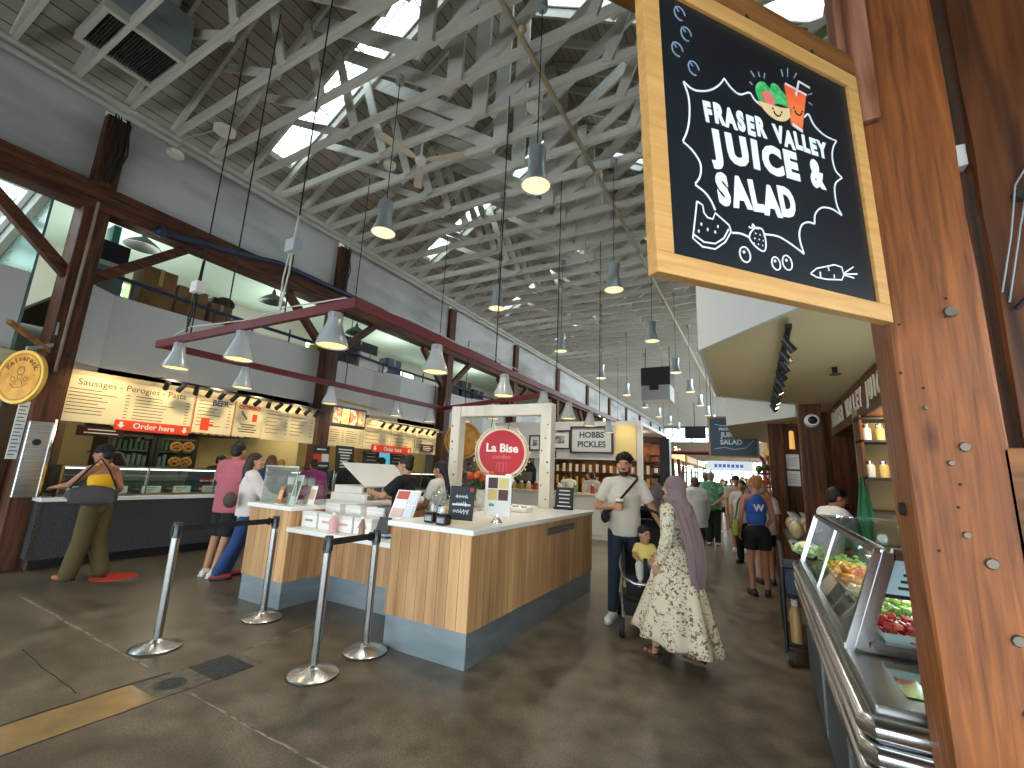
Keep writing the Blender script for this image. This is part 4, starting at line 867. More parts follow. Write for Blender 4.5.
o = MB(local=True); o.chain([(0, 0, .06), (0, 0, .16), (.02, 0, .24), (.06, 0, .33)], [.1, .09, .05, .07]).ell((.07, -.02, .36), (.08, .08, .09)); remesh(o, 'bust', PAPER, t, .012); MB(local=True).ell((.02, -.06, .36), (.05, .05, .07)).build('dark_opening', DARK, t)
t = on('flower_bouquet', 'bunch of red and orange flowers with green leaves under the round kiosk sign', 'flowers', -3.62, 5.72, KT)
MB(local=True).lathe([(0, 0), (.06, 0), (.08, .12), (.06, .18), (.07, .2)], n=16).build('vase', PAPER, t)
mb = MB(local=True); m2 = MB(local=True); m3 = MB(local=True)
for k in range(26):
    a = random.random() * 2 * PI; r = random.random() ** .5 * .2; c = V((r * math.cos(a), r * math.sin(a), .34 + random.random() * .12)); (mb if k % 2 else m2).ell(c, (.045, .045, .035), 8, 5); m3.tube([(0, 0, .18), c * .8, c], .004, 4)
for k in range(24):
    a = random.random() * 2 * PI; c = V((.14 * math.cos(a), .14 * math.sin(a), .22 + random.random() * .12)); d = V((math.cos(a), math.sin(a), .4)) * .09; e = V((-math.sin(a), math.cos(a), 0)) * .035; m3.add([c - d, c + e, c + d, c - e], [(0, 1, 2, 3)])
mb.build('red_blooms', mat('flower_red', 'b8352c', .6), t)['kind'] = 'stuff'; m2.build('orange_blooms', mat('flower_orange', 'd8743a', .6), t)['kind'] = 'stuff'; m3.build('foliage', mat('flower_leaf', '3f6a34', .6), t)['kind'] = 'stuff'
o = MB(local=True).loft([[(-.16, -.1, z) if i == 0 else (.16, -.1, z) if i == 1 else (.16, .1, z + .02) if i == 2 else (-.16, .1, z) for i in range(4)] for z in (0, .03, .06)]); o = o.build('folded_cloth', PAPER, smooth=0, bevel=.02); o.location = (-2.62, 5.0, KT); tag(o, 'folded white cloth on the aisle counter behind the chalkboard', 'cloth')
for k in range(6):
    x = -2.75 + .12 * (k % 3); y = 4.55 + .4 * (k // 3); t = on('candle_jar', 'small white candle jar on the aisle counter, %s of six behind the picture holder' % ORD[k], 'candle', x, y, KT, 0, 'white candle jars on the aisle counter'); MB(local=True).lathe([(0, 0), (.035, 0), (.035, .08), (.03, .085), (0, .085)], n=14).build('jar', PAPER, t); MB(local=True).lathe([(.036, .06), (.036, .075)], n=14).build('band', GREY, t)
t = chalk('small black menu card standing by the right white post of the kiosk', (-2.38, 5.9, KT), .26, .3, CHALK, 5, None, .1, .15)
# left block: acrylic case with goods
t = on('acrylic_case', 'clear acrylic case of candle goods on the left kiosk block', 'display case', -4.85, 3.5, KT)
MB().box(-5.15, -4.55, 3.32, 3.33, KT, KT + .42).box(-5.15, -5.14, 3.33, 3.75, KT, KT + .42).box(-4.56, -4.55, 3.33, 3.75, KT, KT + .42).box(-5.15, -4.55, 3.32, 3.75, KT + .42, KT + .428).build('sheet', CLEAR, t, smooth=0); MB().box(-5.13, -4.57, 3.45, 3.74, KT + .2, KT + .206).build('shelf', CLEAR, t, smooth=0)
mb = MB()
for x in (-5.15, -4.555): mb.box(x, x + .008, 3.32, 3.328, KT, KT + .42)
mb.box(-5.15, -4.55, 3.318, 3.326, KT + .415, KT + .43); mb.build('edge', STEELH, t, smooth=0)
for k, (x, z, c, l) in enumerate(((-5.05, .21, 'e8e6e0', 'white'), (-4.92, .21, '9a5a3a', 'amber'), (-4.8, .21, 'd8d0b0', 'cream'), (-4.67, .21, 'c0d0c8', 'pale green'), (-5.0, .005, '6a7a5a', 'olive'), (-4.72, .005, 'b08a5a', 'tan'))):
    o = on('candle_jar', '%s candle jar inside the acrylic case on the left kiosk block' % l, 'candle', x, 3.6, KT + z); MB(local=True).lathe([(0, 0), (.035, 0), (.038, .08), (0, .082)], n=12).build('jar', mat('jar_' + c, c, .4), o); MB(local=True).lathe([(.037, .07), (.037, .1), (0, .102)], n=12).build('lid', GREY, o)
def stand_card(label, x, y, z, w, h, c, rz=0, name='stand_card'):
    t = thing(name, label, 'card', (x, y, z), rz); M = Rx(PI / 2 - .2)
    MB(local=True).box(-w / 2, w / 2, 0, h, -.004, 0, M).build('card', mat('card_' + c, c, .5), t, smooth=0); MB(local=True).box(-w * .35, w * .35, h * .3, h * .8, 0, .002, M).build('picture', mat('card_picture_%s' % c, 'd0b090' if c != 'e8e6e0' else '7a8a5a', .5), t, smooth=0); MB(local=True).box(-w / 2, w / 2, -.01, .06, 0, .008).build('foot', PAPER, t, smooth=0); return t
stand_card('orange card leaning in front of the acrylic case on the left block', -4.8, 3.29, KT, .12, .2, 'b5672a', -.2); stand_card('green and white leaflet holder at the right of the acrylic case', -4.62, 3.34, KT, .14, .34, 'e8e6e0', -.1); stand_card('white price tag at the corner of the left kiosk block', -4.52, 3.5, KT, .1, .22, 'f0f0ee', .1)
# shelf of clear bins on the left block behind
t = on('sample_display', 'white sloped display of clear sample bins behind the low counter', 'display', -4.8, 4.75, KT)
MB().box(-5.15, -4.5, 4.3, 5.3, KT, KT + .1).box(-5.15, -4.62, 4.35, 5.3, KT + .1, KT + .2).build('base', PAPER, t, smooth=0, bevel=.006)
MB().add([(-4.52, 4.3, KT + .2), (-4.52, 5.3, KT + .2), (-5.0, 5.3, KT + .5), (-5.0, 4.3, KT + .5)], [(0, 1, 2, 3)]).build('sloped_lid', mat('frosted_lid', 'd9d9d4', .35), t, smooth=0, solid=.012)
mb = MB()
for k in range(5): mb.box(-4.5, -4.49, 4.34 + k * .19, 4.5 + k * .19, KT + .03, KT + .085); mb.box(-4.62, -4.61, 4.38 + k * .18, 4.52 + k * .18, KT + .12, KT + .18)
mb.build('dark_slot', mat('slot_grey', '6a6866', .6), t, smooth=0)['kind'] = 'stuff'
# low counter goods
LT = .835
for k in range(7):
    back = k >= 4; x = (-4.32 + .27 * k) if not back else (-4.3 + .33 * (k - 4)); y = 3.42 if not back else 3.7
    t = on('gift_box', '%s white gift box from the left in the %s row on the low counter' % (ORD[k if not back else k - 4], 'back' if back else 'front'), 'box', x, y, LT, 0, 'white gift boxes on the low counter')
    h = .16 if not back else .24; MB(local=True).box(-.12, .12, -.06, .06, 0, h).build('carton', PAPER, t, smooth=0, bevel=.004); MB(local=True).box(-.122, .122, -.062, .062, h - .035, h + .003).build('lid', WHITE, t, smooth=0)
    MB(local=True).box(-.06, .06, -.063, -.061, h * .4, h * .55).build('print', mat('pink_print', 'c9a0a4', .5) if k in (1, 2) else GREY, t, smooth=0)
t = on('bottle', 'pink bottle in front of the white gift boxes', 'bottle', -3.86, 3.3, LT); MB(local=True).lathe([(0, 0), (.04, 0), (.042, .12), (.02, .15), (.018, .17)], n=14).build('body', mat('pink_bottle', 'd9a8a4', .3), t); MB(local=True).lathe([(.02, .17), (.02, .2), (0, .2)], n=12).build('cap', PAPER, t)
t = on('bottle', 'small amber bottle at the right of the white gift boxes', 'bottle', -3.5, 3.35, LT); MB(local=True).lathe([(0, 0), (.032, 0), (.032, .11), (.016, .14), (.016, .16)], n=14).build('body', mat('amber_bottle', '8a6a58', .3), t); MB(local=True).lathe([(.018, .16), (.018, .185), (0, .185)], n=12).build('cap', PAPER, t)
stand_card('white card standing by the small amber bottle', -3.6, 3.62, LT, .14, .2, 'efefec', .1)
t = on('paper_stack', 'loose pale blue papers on the low counter', 'paper', -3.3, 3.6, LT)
mb = MB(local=True)
for k in range(5): mb.bx((.02 * k, -.03 * k, .004 + .006 * k), (.26, .2, .003), Rz(.3 - .15 * k))
mb.build('sheet', mat('blue_paper', '9fc4e6', .6), t, smooth=0)['kind'] = 'stuff'; MB(local=True).bx((-.05, -.16, .005), (.22, .14, .01), Rz(.2)).build('booklet', mat('slate_booklet', '4f6a78', .5), t, smooth=0)
t = on('laptop', 'grey laptop with a pink sticker, open behind the blue papers', 'laptop', -3.45, 3.86, LT, PI + .1)
MB(local=True).box(-.19, .19, -.13, .13, 0, .018).build('keyboard_base', mat('laptop_grey', '6f7072', .4, .5), t, smooth=0); MB(local=True).box(-.19, .19, 0, .25, 0, .008, Tr(0, .13, .018) @ Rx(PI / 2 - .25)).build('lid', MATS['laptop_grey'], t, smooth=0); MB(local=True).box(-.03, .03, .1, .14, -.003, 0, Tr(0, .13, .018) @ Rx(PI / 2 - .25)).build('sticker', mat('pink_sticker', 'd87a86', .5), t, smooth=0)
t = on('brochure_rack', 'leaning rack of white and red brochures at the right end of the low counter', 'rack', -3.18, 3.36, LT, .1); M = Tr(0, .1, 0) @ Rx(PI / 2 - .45)
MB(local=True).box(-.14, .14, 0, .5, -.02, 0, M).build('back_board', PAPER, t, smooth=0)
for k, c in enumerate(('b85a50', 'e8e8e8', 'c8b0a8', 'e0e4ea', 'b85a50')): MB(local=True).box(-.12, .02, .02 + k * .095, .105 + k * .095, 0, .01, M).build('brochure', mat('brochure_' + c, c, .5), t, smooth=0)
for k in range(3): MB(local=True).box(.03, .13, .05 + k * .15, .18 + k * .15, 0, .012, M).build('leaflet', mat('leaflet_blue', 'c9d2dc', .5), t, smooth=0)
t = on('card_reader', 'dark tablet stand left of the brochure rack', 'tablet', -3.3, 3.4, LT, .2); MB(local=True).box(-.07, .07, 0, .2, -.008, 0, Rx(PI / 2 - .4)).build('tablet', mat('tablet_dark', '4a4e52', .3), t, smooth=0); MB(local=True).box(-.05, .05, -.02, .08, 0, .012).build('foot', GREY, t, smooth=0)
# staff work table inside the kiosk
t = thing('work_table', 'black work table with pale top in the middle of the kiosk', 'table', (-3.65, 4.85, 0)); MB().box(-4.2, -3.1, 5.17, 5.5, .9, .94).build('top', PAPER, t, smooth=0)
for x in (-4.15, -3.15):
    for y in (5.2, 5.46): MB().box(x - .02, x + .02, y - .02, y + .02, 0, .9).build('leg', BLACK, t, smooth=0)
for k, (x, c, l) in enumerate(((-3.95, 'c98f4a', 'tan'), (-3.7, 'd9c9a8', 'cream'), (-3.45, 'b58a5a', 'brown'), (-3.25, 'e0dcd4', 'white'))):
    o = on('soap_basket', '%s bowl of goods on the staff work table' % l, 'bowl', x, 5.34, .94); MB(local=True).lathe([(0, .005), (.06, .005), (.1, .07), (.095, .075), (.055, .015), (0, .015)], n=18).build('bowl', PAPER, o); mb = MB(local=True)
    for q in range(9): mb.ell((random.uniform(-.05, .05), random.uniform(-.05, .05), .05 + random.random() * .04), .03, 8, 5)
    mb.build('goods', mat('goods_' + c, c, .6), o)['kind'] = 'stuff'

# stanchions --------------------------------------------------
POLE = mat('brushed_pole', '9b9b98', .25, 1)
def stanchion(x, y, label, ang=0):
    t = thing('queue_post', label, 'queue post', (x, y, 0), ang, 'steel queue posts')
    MB(local=True).lathe([(.175, 0), (.178, .012), (.165, .022), (.06, .05), (.04, .06), (.03, .075)], n=36).build('base', mat('satin_steel', 'c4c4c2', .27, .95), t)
    MB(local=True).lathe([(.179, .001), (.181, .006), (.179, .012)], n=36).build('rubber_rim', BLACK, t)
    MB(local=True).cyl((0, 0, .06), (0, 0, .86), .032, n=20).build('pole', POLE, t); MB(local=True).lathe([(.033, .85), (.034, .965), (.028, .975), (0, .975)], n=20).build('belt_head', mat('post_head_grey', '4a4b4c', .35, .8), t)
    MB(local=True).box(-.012, .012, -.04, -.03, .87, .95).box(.03, .042, -.012, .012, .87, .95).build('belt_slot', BLACK, t, smooth=0); return t
def belt(p, q, label):
    m = MB().beam((p[0], p[1], .925), (q[0], q[1], .925), .004, .05); m.box(q[0] - .015, q[0] + .015, q[1] - .05, q[1] - .034, .89, .96); return tag(m.build('queue_belt', mat('black_webbing', '0e0e10', .6), smooth=0), label, 'belt')
stanchion(-4.35, 2.1, 'steel queue post standing leftmost, apart from the kiosk, nearest the ochre floor strip'); stanchion(-4.36, 3.0, 'steel queue post in front of the left kiosk block'); stanchion(-2.94, 2.49, 'steel queue post standing nearest the viewer, in front of the low counter'); stanchion(-2.95, 3.0, 'steel queue post close to the front left corner of the tall aisle counter')
belt((-4.35, 2.14), (-4.36, 2.97), 'black belt between the two left queue posts'); belt((-2.94, 2.53), (-2.95, 2.97), 'black belt between the two queue posts by the low counter')

# red lighting frame ------------------------------------------
t = thing('lighting_frame', 'dark red steel frame hung over the candle kiosk to carry lamps', 'frame', (-4.5, 5, 2.8)); zr = 2.85
def rail(p, q): 
    m = MB().beam((*p, zr), (*q, zr), .045, .085); 
    return m.build('rail', RED, t, smooth=0)
rail((-6.32, 2.46), (-2.86, 2.42)); rail((-2.88, 2.42), (-2.95, 10.5)); rail((-6.3, 2.46), (-6.15, 8.2)); rail((-6.15, 7.9), (-2.95, 6.75))
MB().beam((-6.15, 8.15, 2.85), (-6.15, 8.0, 3.15), .03, .03).beam((-6.15, 7.9, 2.85), (-6.15, 8.0, 3.15), .03, .03).build('end_bracket', RED, t, smooth=0)
m = MB(); m.tube([(-5.9, 2.43, zr + .05), (-5.5, 2.41, zr + .11), (-4.5, 2.43, zr + .06), (-3.84, 2.43, zr + .1), (-3, 2.41, zr + .06), (-2.86, 3.1, zr + .07), (-2.87, 3.9, zr + .05), (-2.88, 4.7, zr + .1), (-2.9, 6, zr + .06)], .007, 5); m.build('cable', mat('pale_cable', 'b9b4a8', .6), t)
for k, (x, y, bx) in enumerate(((-5.51, 2.43, 3.36), (-3.84, 2.43, 3.5), (-2.88, 4.72, None), (-4.83, 2.43, None), (-2.9, 6.75, None), (-2.93, 9.2, None), (-6.2, 5.2, None), (-6.15, 7.6, None))):
    o = tag(MB().tube([(x, y, zr + .04), (x, y, 6.9)], .008, 6).build('hanger_rod', ROPE), ['%s dark hanger rod of the red lighting frame' % s for s in ('leftmost near', 'second near', 'right side middle', 'thin near middle', 'right side far', 'farthest right', 'left side middle', 'left side far')][k], 'rod', 'hanger rods of the red frame')
    if bx:
        j = thing('junction_box', ['white junction box on the leftmost near hanger rod', 'grey junction box on the second near hanger rod'][k], 'junction box', (x, y, bx)); MB().bx((x + .03, y - .03, bx + .06), (.14, .1, .13)).build('box', WHITE if k == 0 else mat('box_grey', 'a4a8aa', .5), j, smooth=0, bevel=.01)
        MB().tube([(x + .02, y - .03, bx), (x + .0, y - .02, bx - .2), (x - .06, y - .02, zr + .06)], .01, 5).tube([(x - .02, y - .03, bx), (x - .08, y - .02, bx - .25), (x - .1, y, zr + .06)], .008, 5).tube([(x + .03, y - .03, bx + .13), (x + .015, y - .01, bx + .4)], .015, 5).build('cable', MATS['pale_cable'] if k else ROPE, j)
ENAM = mat('ribbed_lamp_glass', 'a4a8a8', .25, coat=.4); DIFW = mat('lit_warm_disc', 'fff0b0', .4, emit=1.3, ecol='ffe08a')
def make_shop_lamp():
    t = thing('shop_lamp', '', 'lamp', (0, 0, 0), 0, 'white bell lamps on the red frame')
    MB(local=True).lathe([(.03, .3), (.055, .295), (.058, .24), (.062, .235), (.066, .2), (.09, .13), (.12, .06), (.135, .0), (.128, .0), (.085, .12), (.05, .2)], n=28).build('shade', ENAM, t)
    MB(local=True).lathe([(0, .012), (.127, .012)], n=24).build('diffuser', DIFW, t); MB(local=True).cyl((0, 0, .29), (0, 0, .33), .02, n=10).build('socket', BLACK, t)
    mb = MB(local=True)
    for a in range(8): mb.box(.055, .061, -.008, .008, .245, .29, Rz(a * PI / 4))
    mb.build('vent_fin', GREY, t, smooth=0)['kind'] = 'stuff'; return t
sl0 = None
for k, (x, y, l) in enumerate(((-5.72, 2.44, 'near left corner'), (-4.5, 2.44, 'middle of the near rail'), (-3.12, 2.43, 'near right corner'), (-2.89, 3.54, 'right rail, second from the near corner'), (-2.9, 5.0, 'right rail, third from the near corner'), (-2.92, 6.3, 'right rail, fourth from the near corner'), (-2.93, 7.4, 'right rail, fifth from the near corner'), (-2.94, 8.6, 'right rail, sixth from the near corner'), (-2.95, 10.0, 'far end of the right rail'),
     (-6.24, 3.5, 'left rail, second from the near corner'), (-6.22, 4.95, 'left rail, third from the near corner'), (-6.2, 6.5, 'left rail, fourth from the near corner'), (-6.17, 7.5, 'left rail, fifth from the near corner'), (-5.3, 7.6, 'left part of the far cross rail'), (-4.4, 7.25, 'middle of the far cross rail'))):
    lab = 'white bell lamp on the red frame, ' + l
    if sl0 is None: sl0 = make_shop_lamp(); sl0.location = (x, y, 2.5); sl0['label'] = lab
    else: dup(sl0, (x, y, 2.5), label=lab)
    spot('shop_bulb_light', (x, y, 2.49), (x, y, 0), 14, 2.4, (1, .85, .6), .08)
# ================================================================ RIGHT SIDE: POSTS, CHALKBOARD SIGN, JUICE STALL
POSTW = wood('weathered_fir_post', '6a3c1e', '96592b', 'z', 60, .55, bump=.6, streak=.4); POSTD = wood('dark_fir_post', '3a1d0c', '7d4a22', 'z', 22, .6, bump=.4)
POSTX = wood('fir_plank', '55301a', '8a5a30', 'x', 22, .6); PINKWOOD = wood('reddish_cedar', '6e3f2c', 'a4725a', 'z', 26, .6, knots=False)
BOLT = mat('old_bolt_head', '6e6257', .5, .7)
def timber(name, x0, x1, y0, y1, z0, z1, m, seed):
    """rough-sawn square timber with slightly uneven arrises"""
    mb = MB(); R = random.Random(seed); n = 26; rings = []
    for i in range(n):
        z = z0 + (z1 - z0) * i / (n - 1); j = lambda: R.uniform(-.0035, .0035); c = .006
        rings.append([(x0 + c + j(), y0, z), (x1 - c + j(), y0, z), (x1 + j(), y0 + c, z), (x1 + j(), y1 - c, z), (x1 - c, y1, z), (x0 + c, y1, z), (x0 + j(), y1 - c, z), (x0 + j(), y0 + c, z)])
    mb.loft(rings); return mb
t = thing('timber_post', 'big weathered timber post at the near end of the juice counter', 'post', (.415, 1.6, 0))
mb = timber('shaft', .332, .526, 1.5, 1.68, 0, 5.2, POSTW, 3); mb.v = [V((p.x + .022 * max(0, 1.75 - p.z), p.y, p.z)) for p in mb.v]; mb.build('shaft', POSTW, t, smooth=30)
for x, z, r in ((.43, 1.63, .013), (.445, 1.98, .016), (.4, 1.59, .008), (.44, 1.36, .014), (.46, 1.2, .014), (.405, 1.42, .009), (.37, 1.73, .006), (.455, 1.05, .012)):
    MB().lathe([(0, .006), (r * .8, .006), (r, 0)], n=8, M=Tr(x + .018 + .022 * max(0, 1.75 - z), 1.499, z) @ Rx(PI / 2)).build('bolt_head', BOLT, t)
MB().lathe([(0, .012), (.016, .01), (.018, 0)], n=12, M=Tr(.337, 1.58, 1.47) @ Ry(-PI / 2)).build('knot', DARK, t)
mb = MB(); 
for k in range(9): mb.lathe([(0, .0015), (.004, .0012)], n=6, M=Tr(.34 + .15 * random.random(), 1.4992, 1.2 + .9 * random.random()) @ Rx(PI / 2))
mb.build('nail_hole', DARK, t)['kind'] = 'stuff'
t = thing('timber_post', 'second big timber post, at the right of the nearest post, with wires on it', 'post', (.7, 1.72, 0))
timber('shaft', .59, .83, 1.6, 1.84, 0, 5.2, POSTD, 5).build('shaft', POSTD, t, smooth=30)
MB().lathe([(0, .008), (.014, .01), (.02, 0)], n=10, M=Tr(.67, 1.597, 2.32) @ Rx(PI / 2)).build('knot', DARK, t)
MB().tube([(.6, 1.595, 2.05), (.63, 1.58, 2.2), (.66, 1.59, 2.35), (.7, 1.592, 2.42)], .0025, 5).tube([(.61, 1.595, 2.02), (.65, 1.58, 2.22), (.68, 1.59, 2.33)], .0025, 5).build('wire', GREY, t)
MB().tube([(.62, 1.592, 2.0), (.66, 1.57, 2.05), (.72, 1.575, 2.06), (.8, 1.59, 2.02)], .006, 6).build('black_cable', ROPE, t)
MB().box(.555, .59, 1.62, 1.66, 2.46, 2.53).build('white_plug', WHITE, t, smooth=0, bevel=.004)
tag(MB().box(.514, .98, 1.5, 1.55, .9, 1.63).build('plank_wall', POSTX, smooth=0, bevel=.006), 'low rough plank screen right of the nearest timber post', 'screen')
# red cloth on a pole between the two posts
t = thing('flag', 'red cloth on a white pole glimpsed between the two nearest posts', 'flag', (.74, 2.12, 0)); MB().cyl((.735, 2.15, .2), (.7, 2.15, 2.12), .008, n=8).build('pole', WHITE, t)
mb = MB(); P = [[(.66 + .035 * i / 2, 2.1 + .03 * math.sin(i * 1.4 + j * .5), 2.02 - .36 * j / 8 - .02 * i) for i in range(7)] for j in range(9)]
for j in range(8):
    for i in range(6): mb.add([P[j][i], P[j][i + 1], P[j + 1][i + 1], P[j + 1][i]], [(0, 1, 2, 3)])
mb.build('cloth', mat('flag_red', 'b01c2c', .7), t, smooth=60, solid=.004)
# sign bracket
tag(MB().box(.297, .33, 1.5, 1.62, 2.6, 4.2).box(.318, .372, 1.47, 1.497, 2.585, 4.2).build('post_cleat', PINKWOOD, smooth=0, bevel=.003), 'reddish cedar cleat fixed to the upper part of the nearest post', 'cleat')
H_ = V((.625, .78, .039)).normalized(); V_ = V((-.024, -.03, .999)).normalized(); SP = V((.311, 1.358, 1.923))
SM = Matrix((H_, V_, H_.cross(V_))).transposed().to_4x4(); SM.translation = SP
BRW = wood('bracket_timber', '5a2f16', '9a6a38', 'x', 20, .55)
o = MB(local=True); o.box(-1.1, .03, .728, .80, -.11, -.01); 
o = o.build('sign_bracket', BRW, smooth=0, bevel=.004); o.matrix_world = SM; tag(o, 'timber arm above the big chalkboard sign, running out from the nearest post', 'bracket')
FRAMEW = wood('sign_frame_oak', 'b98a4c', 'cd9f60', 'x', 60, .5, knots=False, streak=.3); SLATE = mat('slate_black', '161a1f', .3, noise=('1d2228', (2.5, 2.5, 2.5), .4, .7), spec=.4); SCHALK = mat('white_chalk_paint', 'dfe6ec', .7)
t = thing('chalkboard_sign', 'big black chalkboard sign in an oak frame reading Fraser Valley Juice and Salad', 'sign'); t.matrix_world = SM
L0, R0, B0, T0, F = -.73, 0, 0, .705, .044
for n_, q in (('frame_rail', (L0, R0, B0, B0 + F)), ('frame_rail', (L0, R0, T0 - F, T0)), ('frame_stile', (L0, L0 + F, B0 + F, T0 - F)), ('frame_stile', (R0 - F, R0, B0 + F, T0 - F))):
    MB(local=True).box(q[0], q[1], q[2], q[3], -.022, .004).build(n_, FRAMEW, t, smooth=0, bevel=.002)
MB(local=True).box(L0 + .03, R0 - .03, B0 + .03, T0 - .03, -.018, -.004).build('slate', SLATE, t, smooth=0)
Z = -.0038
def smooth(p, n=5):
    out = []
    for i in range(len(p) - 1):
        p0, p1, p2, p3 = p[max(i - 1, 0)], p[i], p[i + 1], p[min(i + 2, len(p) - 1)]
        for k in range(n):
            u = k / n; out.append(tuple(.5 * ((2 * p1[c]) + (-p0[c] + p2[c]) * u + (2 * p0[c] - 5 * p1[c] + 4 * p2[c] - p3[c]) * u * u + (-p0[c] + 3 * p1[c] - 3 * p2[c] + p3[c]) * u ** 3) for c in (0, 1)))
    return out + [tuple(p[-1])]
mb = MB(local=True)
for s in ([(-.626, .452), (-.598, .442), (-.558, .455), (-.525, .48), (-.503, .508)], [(-.503, .508), (-.486, .492), (-.459, .483), (-.425, .5), (-.41, .487), (-.39, .479)], [(-.237, .5), (-.218, .516), (-.201, .491), (-.165, .474), (-.118, .473)], [(-.118, .473), (-.136, .447), (-.145, .415), (-.138, .382), (-.116, .369)],
  [(-.626, .452), (-.615, .417), (-.616, .374), (-.625, .335), (-.64, .303)], [(-.64, .303), (-.615, .29), (-.596, .266), (-.599, .236), (-.615, .213)], [(-.615, .212), (-.589, .201), (-.573, .185), (-.564, .167)], [(-.116, .368), (-.146, .344), (-.154, .313), (-.151, .28), (-.138, .259)], [(-.138, .259), (-.175, .267), (-.213, .261), (-.24, .238), (-.248, .21)],
  [(-.248, .21), (-.272, .209), (-.296, .195), (-.308, .164), (-.299, .124)], [(-.299, .124), (-.339, .139), (-.379, .149), (-.423, .145)], [(-.471, .127), (-.497, .13), (-.522, .126)]): mb.ribbon(smooth(s), .004, Tr(0, 0, Z))
mb.build('burst_outline', SCHALK, t, smooth=0)['kind'] = 'stuff'
mb = MB(local=True)
for s in ([(-.613, .175), (-.631, .09), (-.607, .077), (-.573, .079), (-.543, .101), (-.524, .128), (-.528, .142), (-.565, .161), (-.573, .145), (-.587, .145), (-.596, .154), (-.598, .17), (-.613, .175)], [(-.628, .099), (-.602, .088), (-.572, .091), (-.546, .109), (-.531, .132)], [(-.605, .129), (-.606, .123)], [(-.614, .112), (-.614, .106)], [(-.589, .121), (-.59, .115)], [(-.569, .12), (-.569, .114)], [(-.56, .134), (-.561, .128)]): mb.ribbon(s, .0032, Tr(0, 0, Z))
mb.build('melon_drawing', SCHALK, t, smooth=0)['kind'] = 'stuff'
mb = MB(local=True)
for s in ([(-.465, .141), (-.471, .125), (-.454, .109), (-.432, .103), (-.423, .115), (-.422, .136), (-.429, .155), (-.449, .154), (-.465, .141)], [(-.47, .152), (-.46, .151), (-.457, .161), (-.45, .154), (-.439, .154)]): mb.ribbon(smooth(s, 3), .0032, Tr(0, 0, Z))
for k in range(9): x, y = -.446 + .013 * (k % 3 - 1) + .004 * (k // 3), .13 + .012 * (k // 3 - 1); mb.ribbon([(x, y), (x + .001, y - .003)], .002, Tr(0, 0, Z))
mb.build('strawberry_drawing', SCHALK, t, smooth=0)['kind'] = 'stuff'
mb = MB(local=True)
for s in ([(-.285, .079), (-.261, .096), (-.193, .118), (-.166, .117), (-.162, .098), (-.172, .084), (-.229, .075), (-.265, .074), (-.285, .079)], [(-.164, .101), (-.121, .126)], [(-.164, .1), (-.109, .11)], [(-.165, .098), (-.124, .097)], [(-.249, .09), (-.25, .077)], [(-.218, .11), (-.216, .098)], [(-.2, .083), (-.199, .092)]): mb.ribbon(s, .003, Tr(0, 0, Z))
mb.build('carrot_drawing', SCHALK, t, smooth=0)['kind'] = 'stuff'
mb = MB(local=True)
for c, r in (((-.489, .084), .0155), ((-.396, .082), .0135), ((-.359, .091), .0155)):
    mb.ribbon([(c[0] + r * math.cos(a * PI / 10), c[1] + r * 1.1 * math.sin(a * PI / 10)) for a in range(21)], .003, Tr(0, 0, Z)); mb.ribbon([(c[0] - .004, c[1] + .008), (c[0] - .001, c[1] + .003)], .006, Tr(0, 0, Z))
mb.build('cherry_drawing', SCHALK, t, smooth=0)['kind'] = 'stuff'
FCH = mat('faint_chalk', '7e92a8', .7); mb = MB(local=True)
for c in ((-.623, .627), (-.608, .58), (-.637, .528), (-.594, .498)):
    mb.ribbon([(c[0] + .015 * math.cos(a * PI / 8), c[1] + .017 * math.sin(a * PI / 8)) for a in range(14)], .003, Tr(0, 0, Z)); mb.ribbon([(c[0] - .012, c[1] + .014), (c[0] - .002, c[1] + .004)], .0025, Tr(0, 0, Z))
mb.build('faint_fruit_drawing', FCH, t, smooth=0)['kind'] = 'stuff'
mb = MB(local=True)
for s in ([(-.413, .565), (-.402, .552)], [(-.387, .572), (-.384, .559)], [(-.365, .577), (-.369, .561)], [(-.302, .613), (-.299, .594)], [(-.277, .627), (-.281, .6)], [(-.245, .625), (-.258, .605)], [(-.21, .575), (-.192, .586)], [(-.211, .553), (-.198, .55)], [(-.421, .532), (-.412, .527)]): mb.ribbon(s, .0025, Tr(0, 0, Z))
mb.build('ray_strokes', FCH, t, smooth=0)['kind'] = 'stuff'
def flat(poly, m, name, z=Z, d=.001): return MB(local=True).prism(smooth(list(poly) + [poly[0]], 4)[:-1], z, z + d).build(name, m, t, smooth=0)
flat([(-.386, .545), (-.4, .53), (-.402, .51), (-.385, .48), (-.36, .487), (-.33, .505), (-.29, .51), (-.28, .525), (-.295, .54), (-.31, .548), (-.325, .56), (-.345, .556), (-.352, .54), (-.37, .55)], mat('lettuce_green', '2f9a4f', .6, noise=('57c074', (60, 60, 60), .4, .65)), 'lettuce_drawing', Z + .0002)
flat([(-.385, .515), (-.362, .528), (-.342, .51), (-.35, .492), (-.375, .49)], mat('radish_pink', 'd96a66', .6), 'radish_drawing', Z + .0014)
flat([(-.402, .486), (-.375, .463), (-.342, .455), (-.31, .464), (-.285, .49), (-.28, .508), (-.318, .497), (-.363, .491)], mat('bowl_cream', 'd9bb8c', .6), 'bowl_drawing', Z + .0018)
MB(local=True).prism([(-.299, .572), (-.29, .461), (-.254, .453), (-.221, .568)], Z + .0006, Z + .0028).build('juice_drawing', mat('juice_orange', 'e8763a', .6, noise=('e2552e', (3, 9, 3), .4, .6)), t, smooth=0)
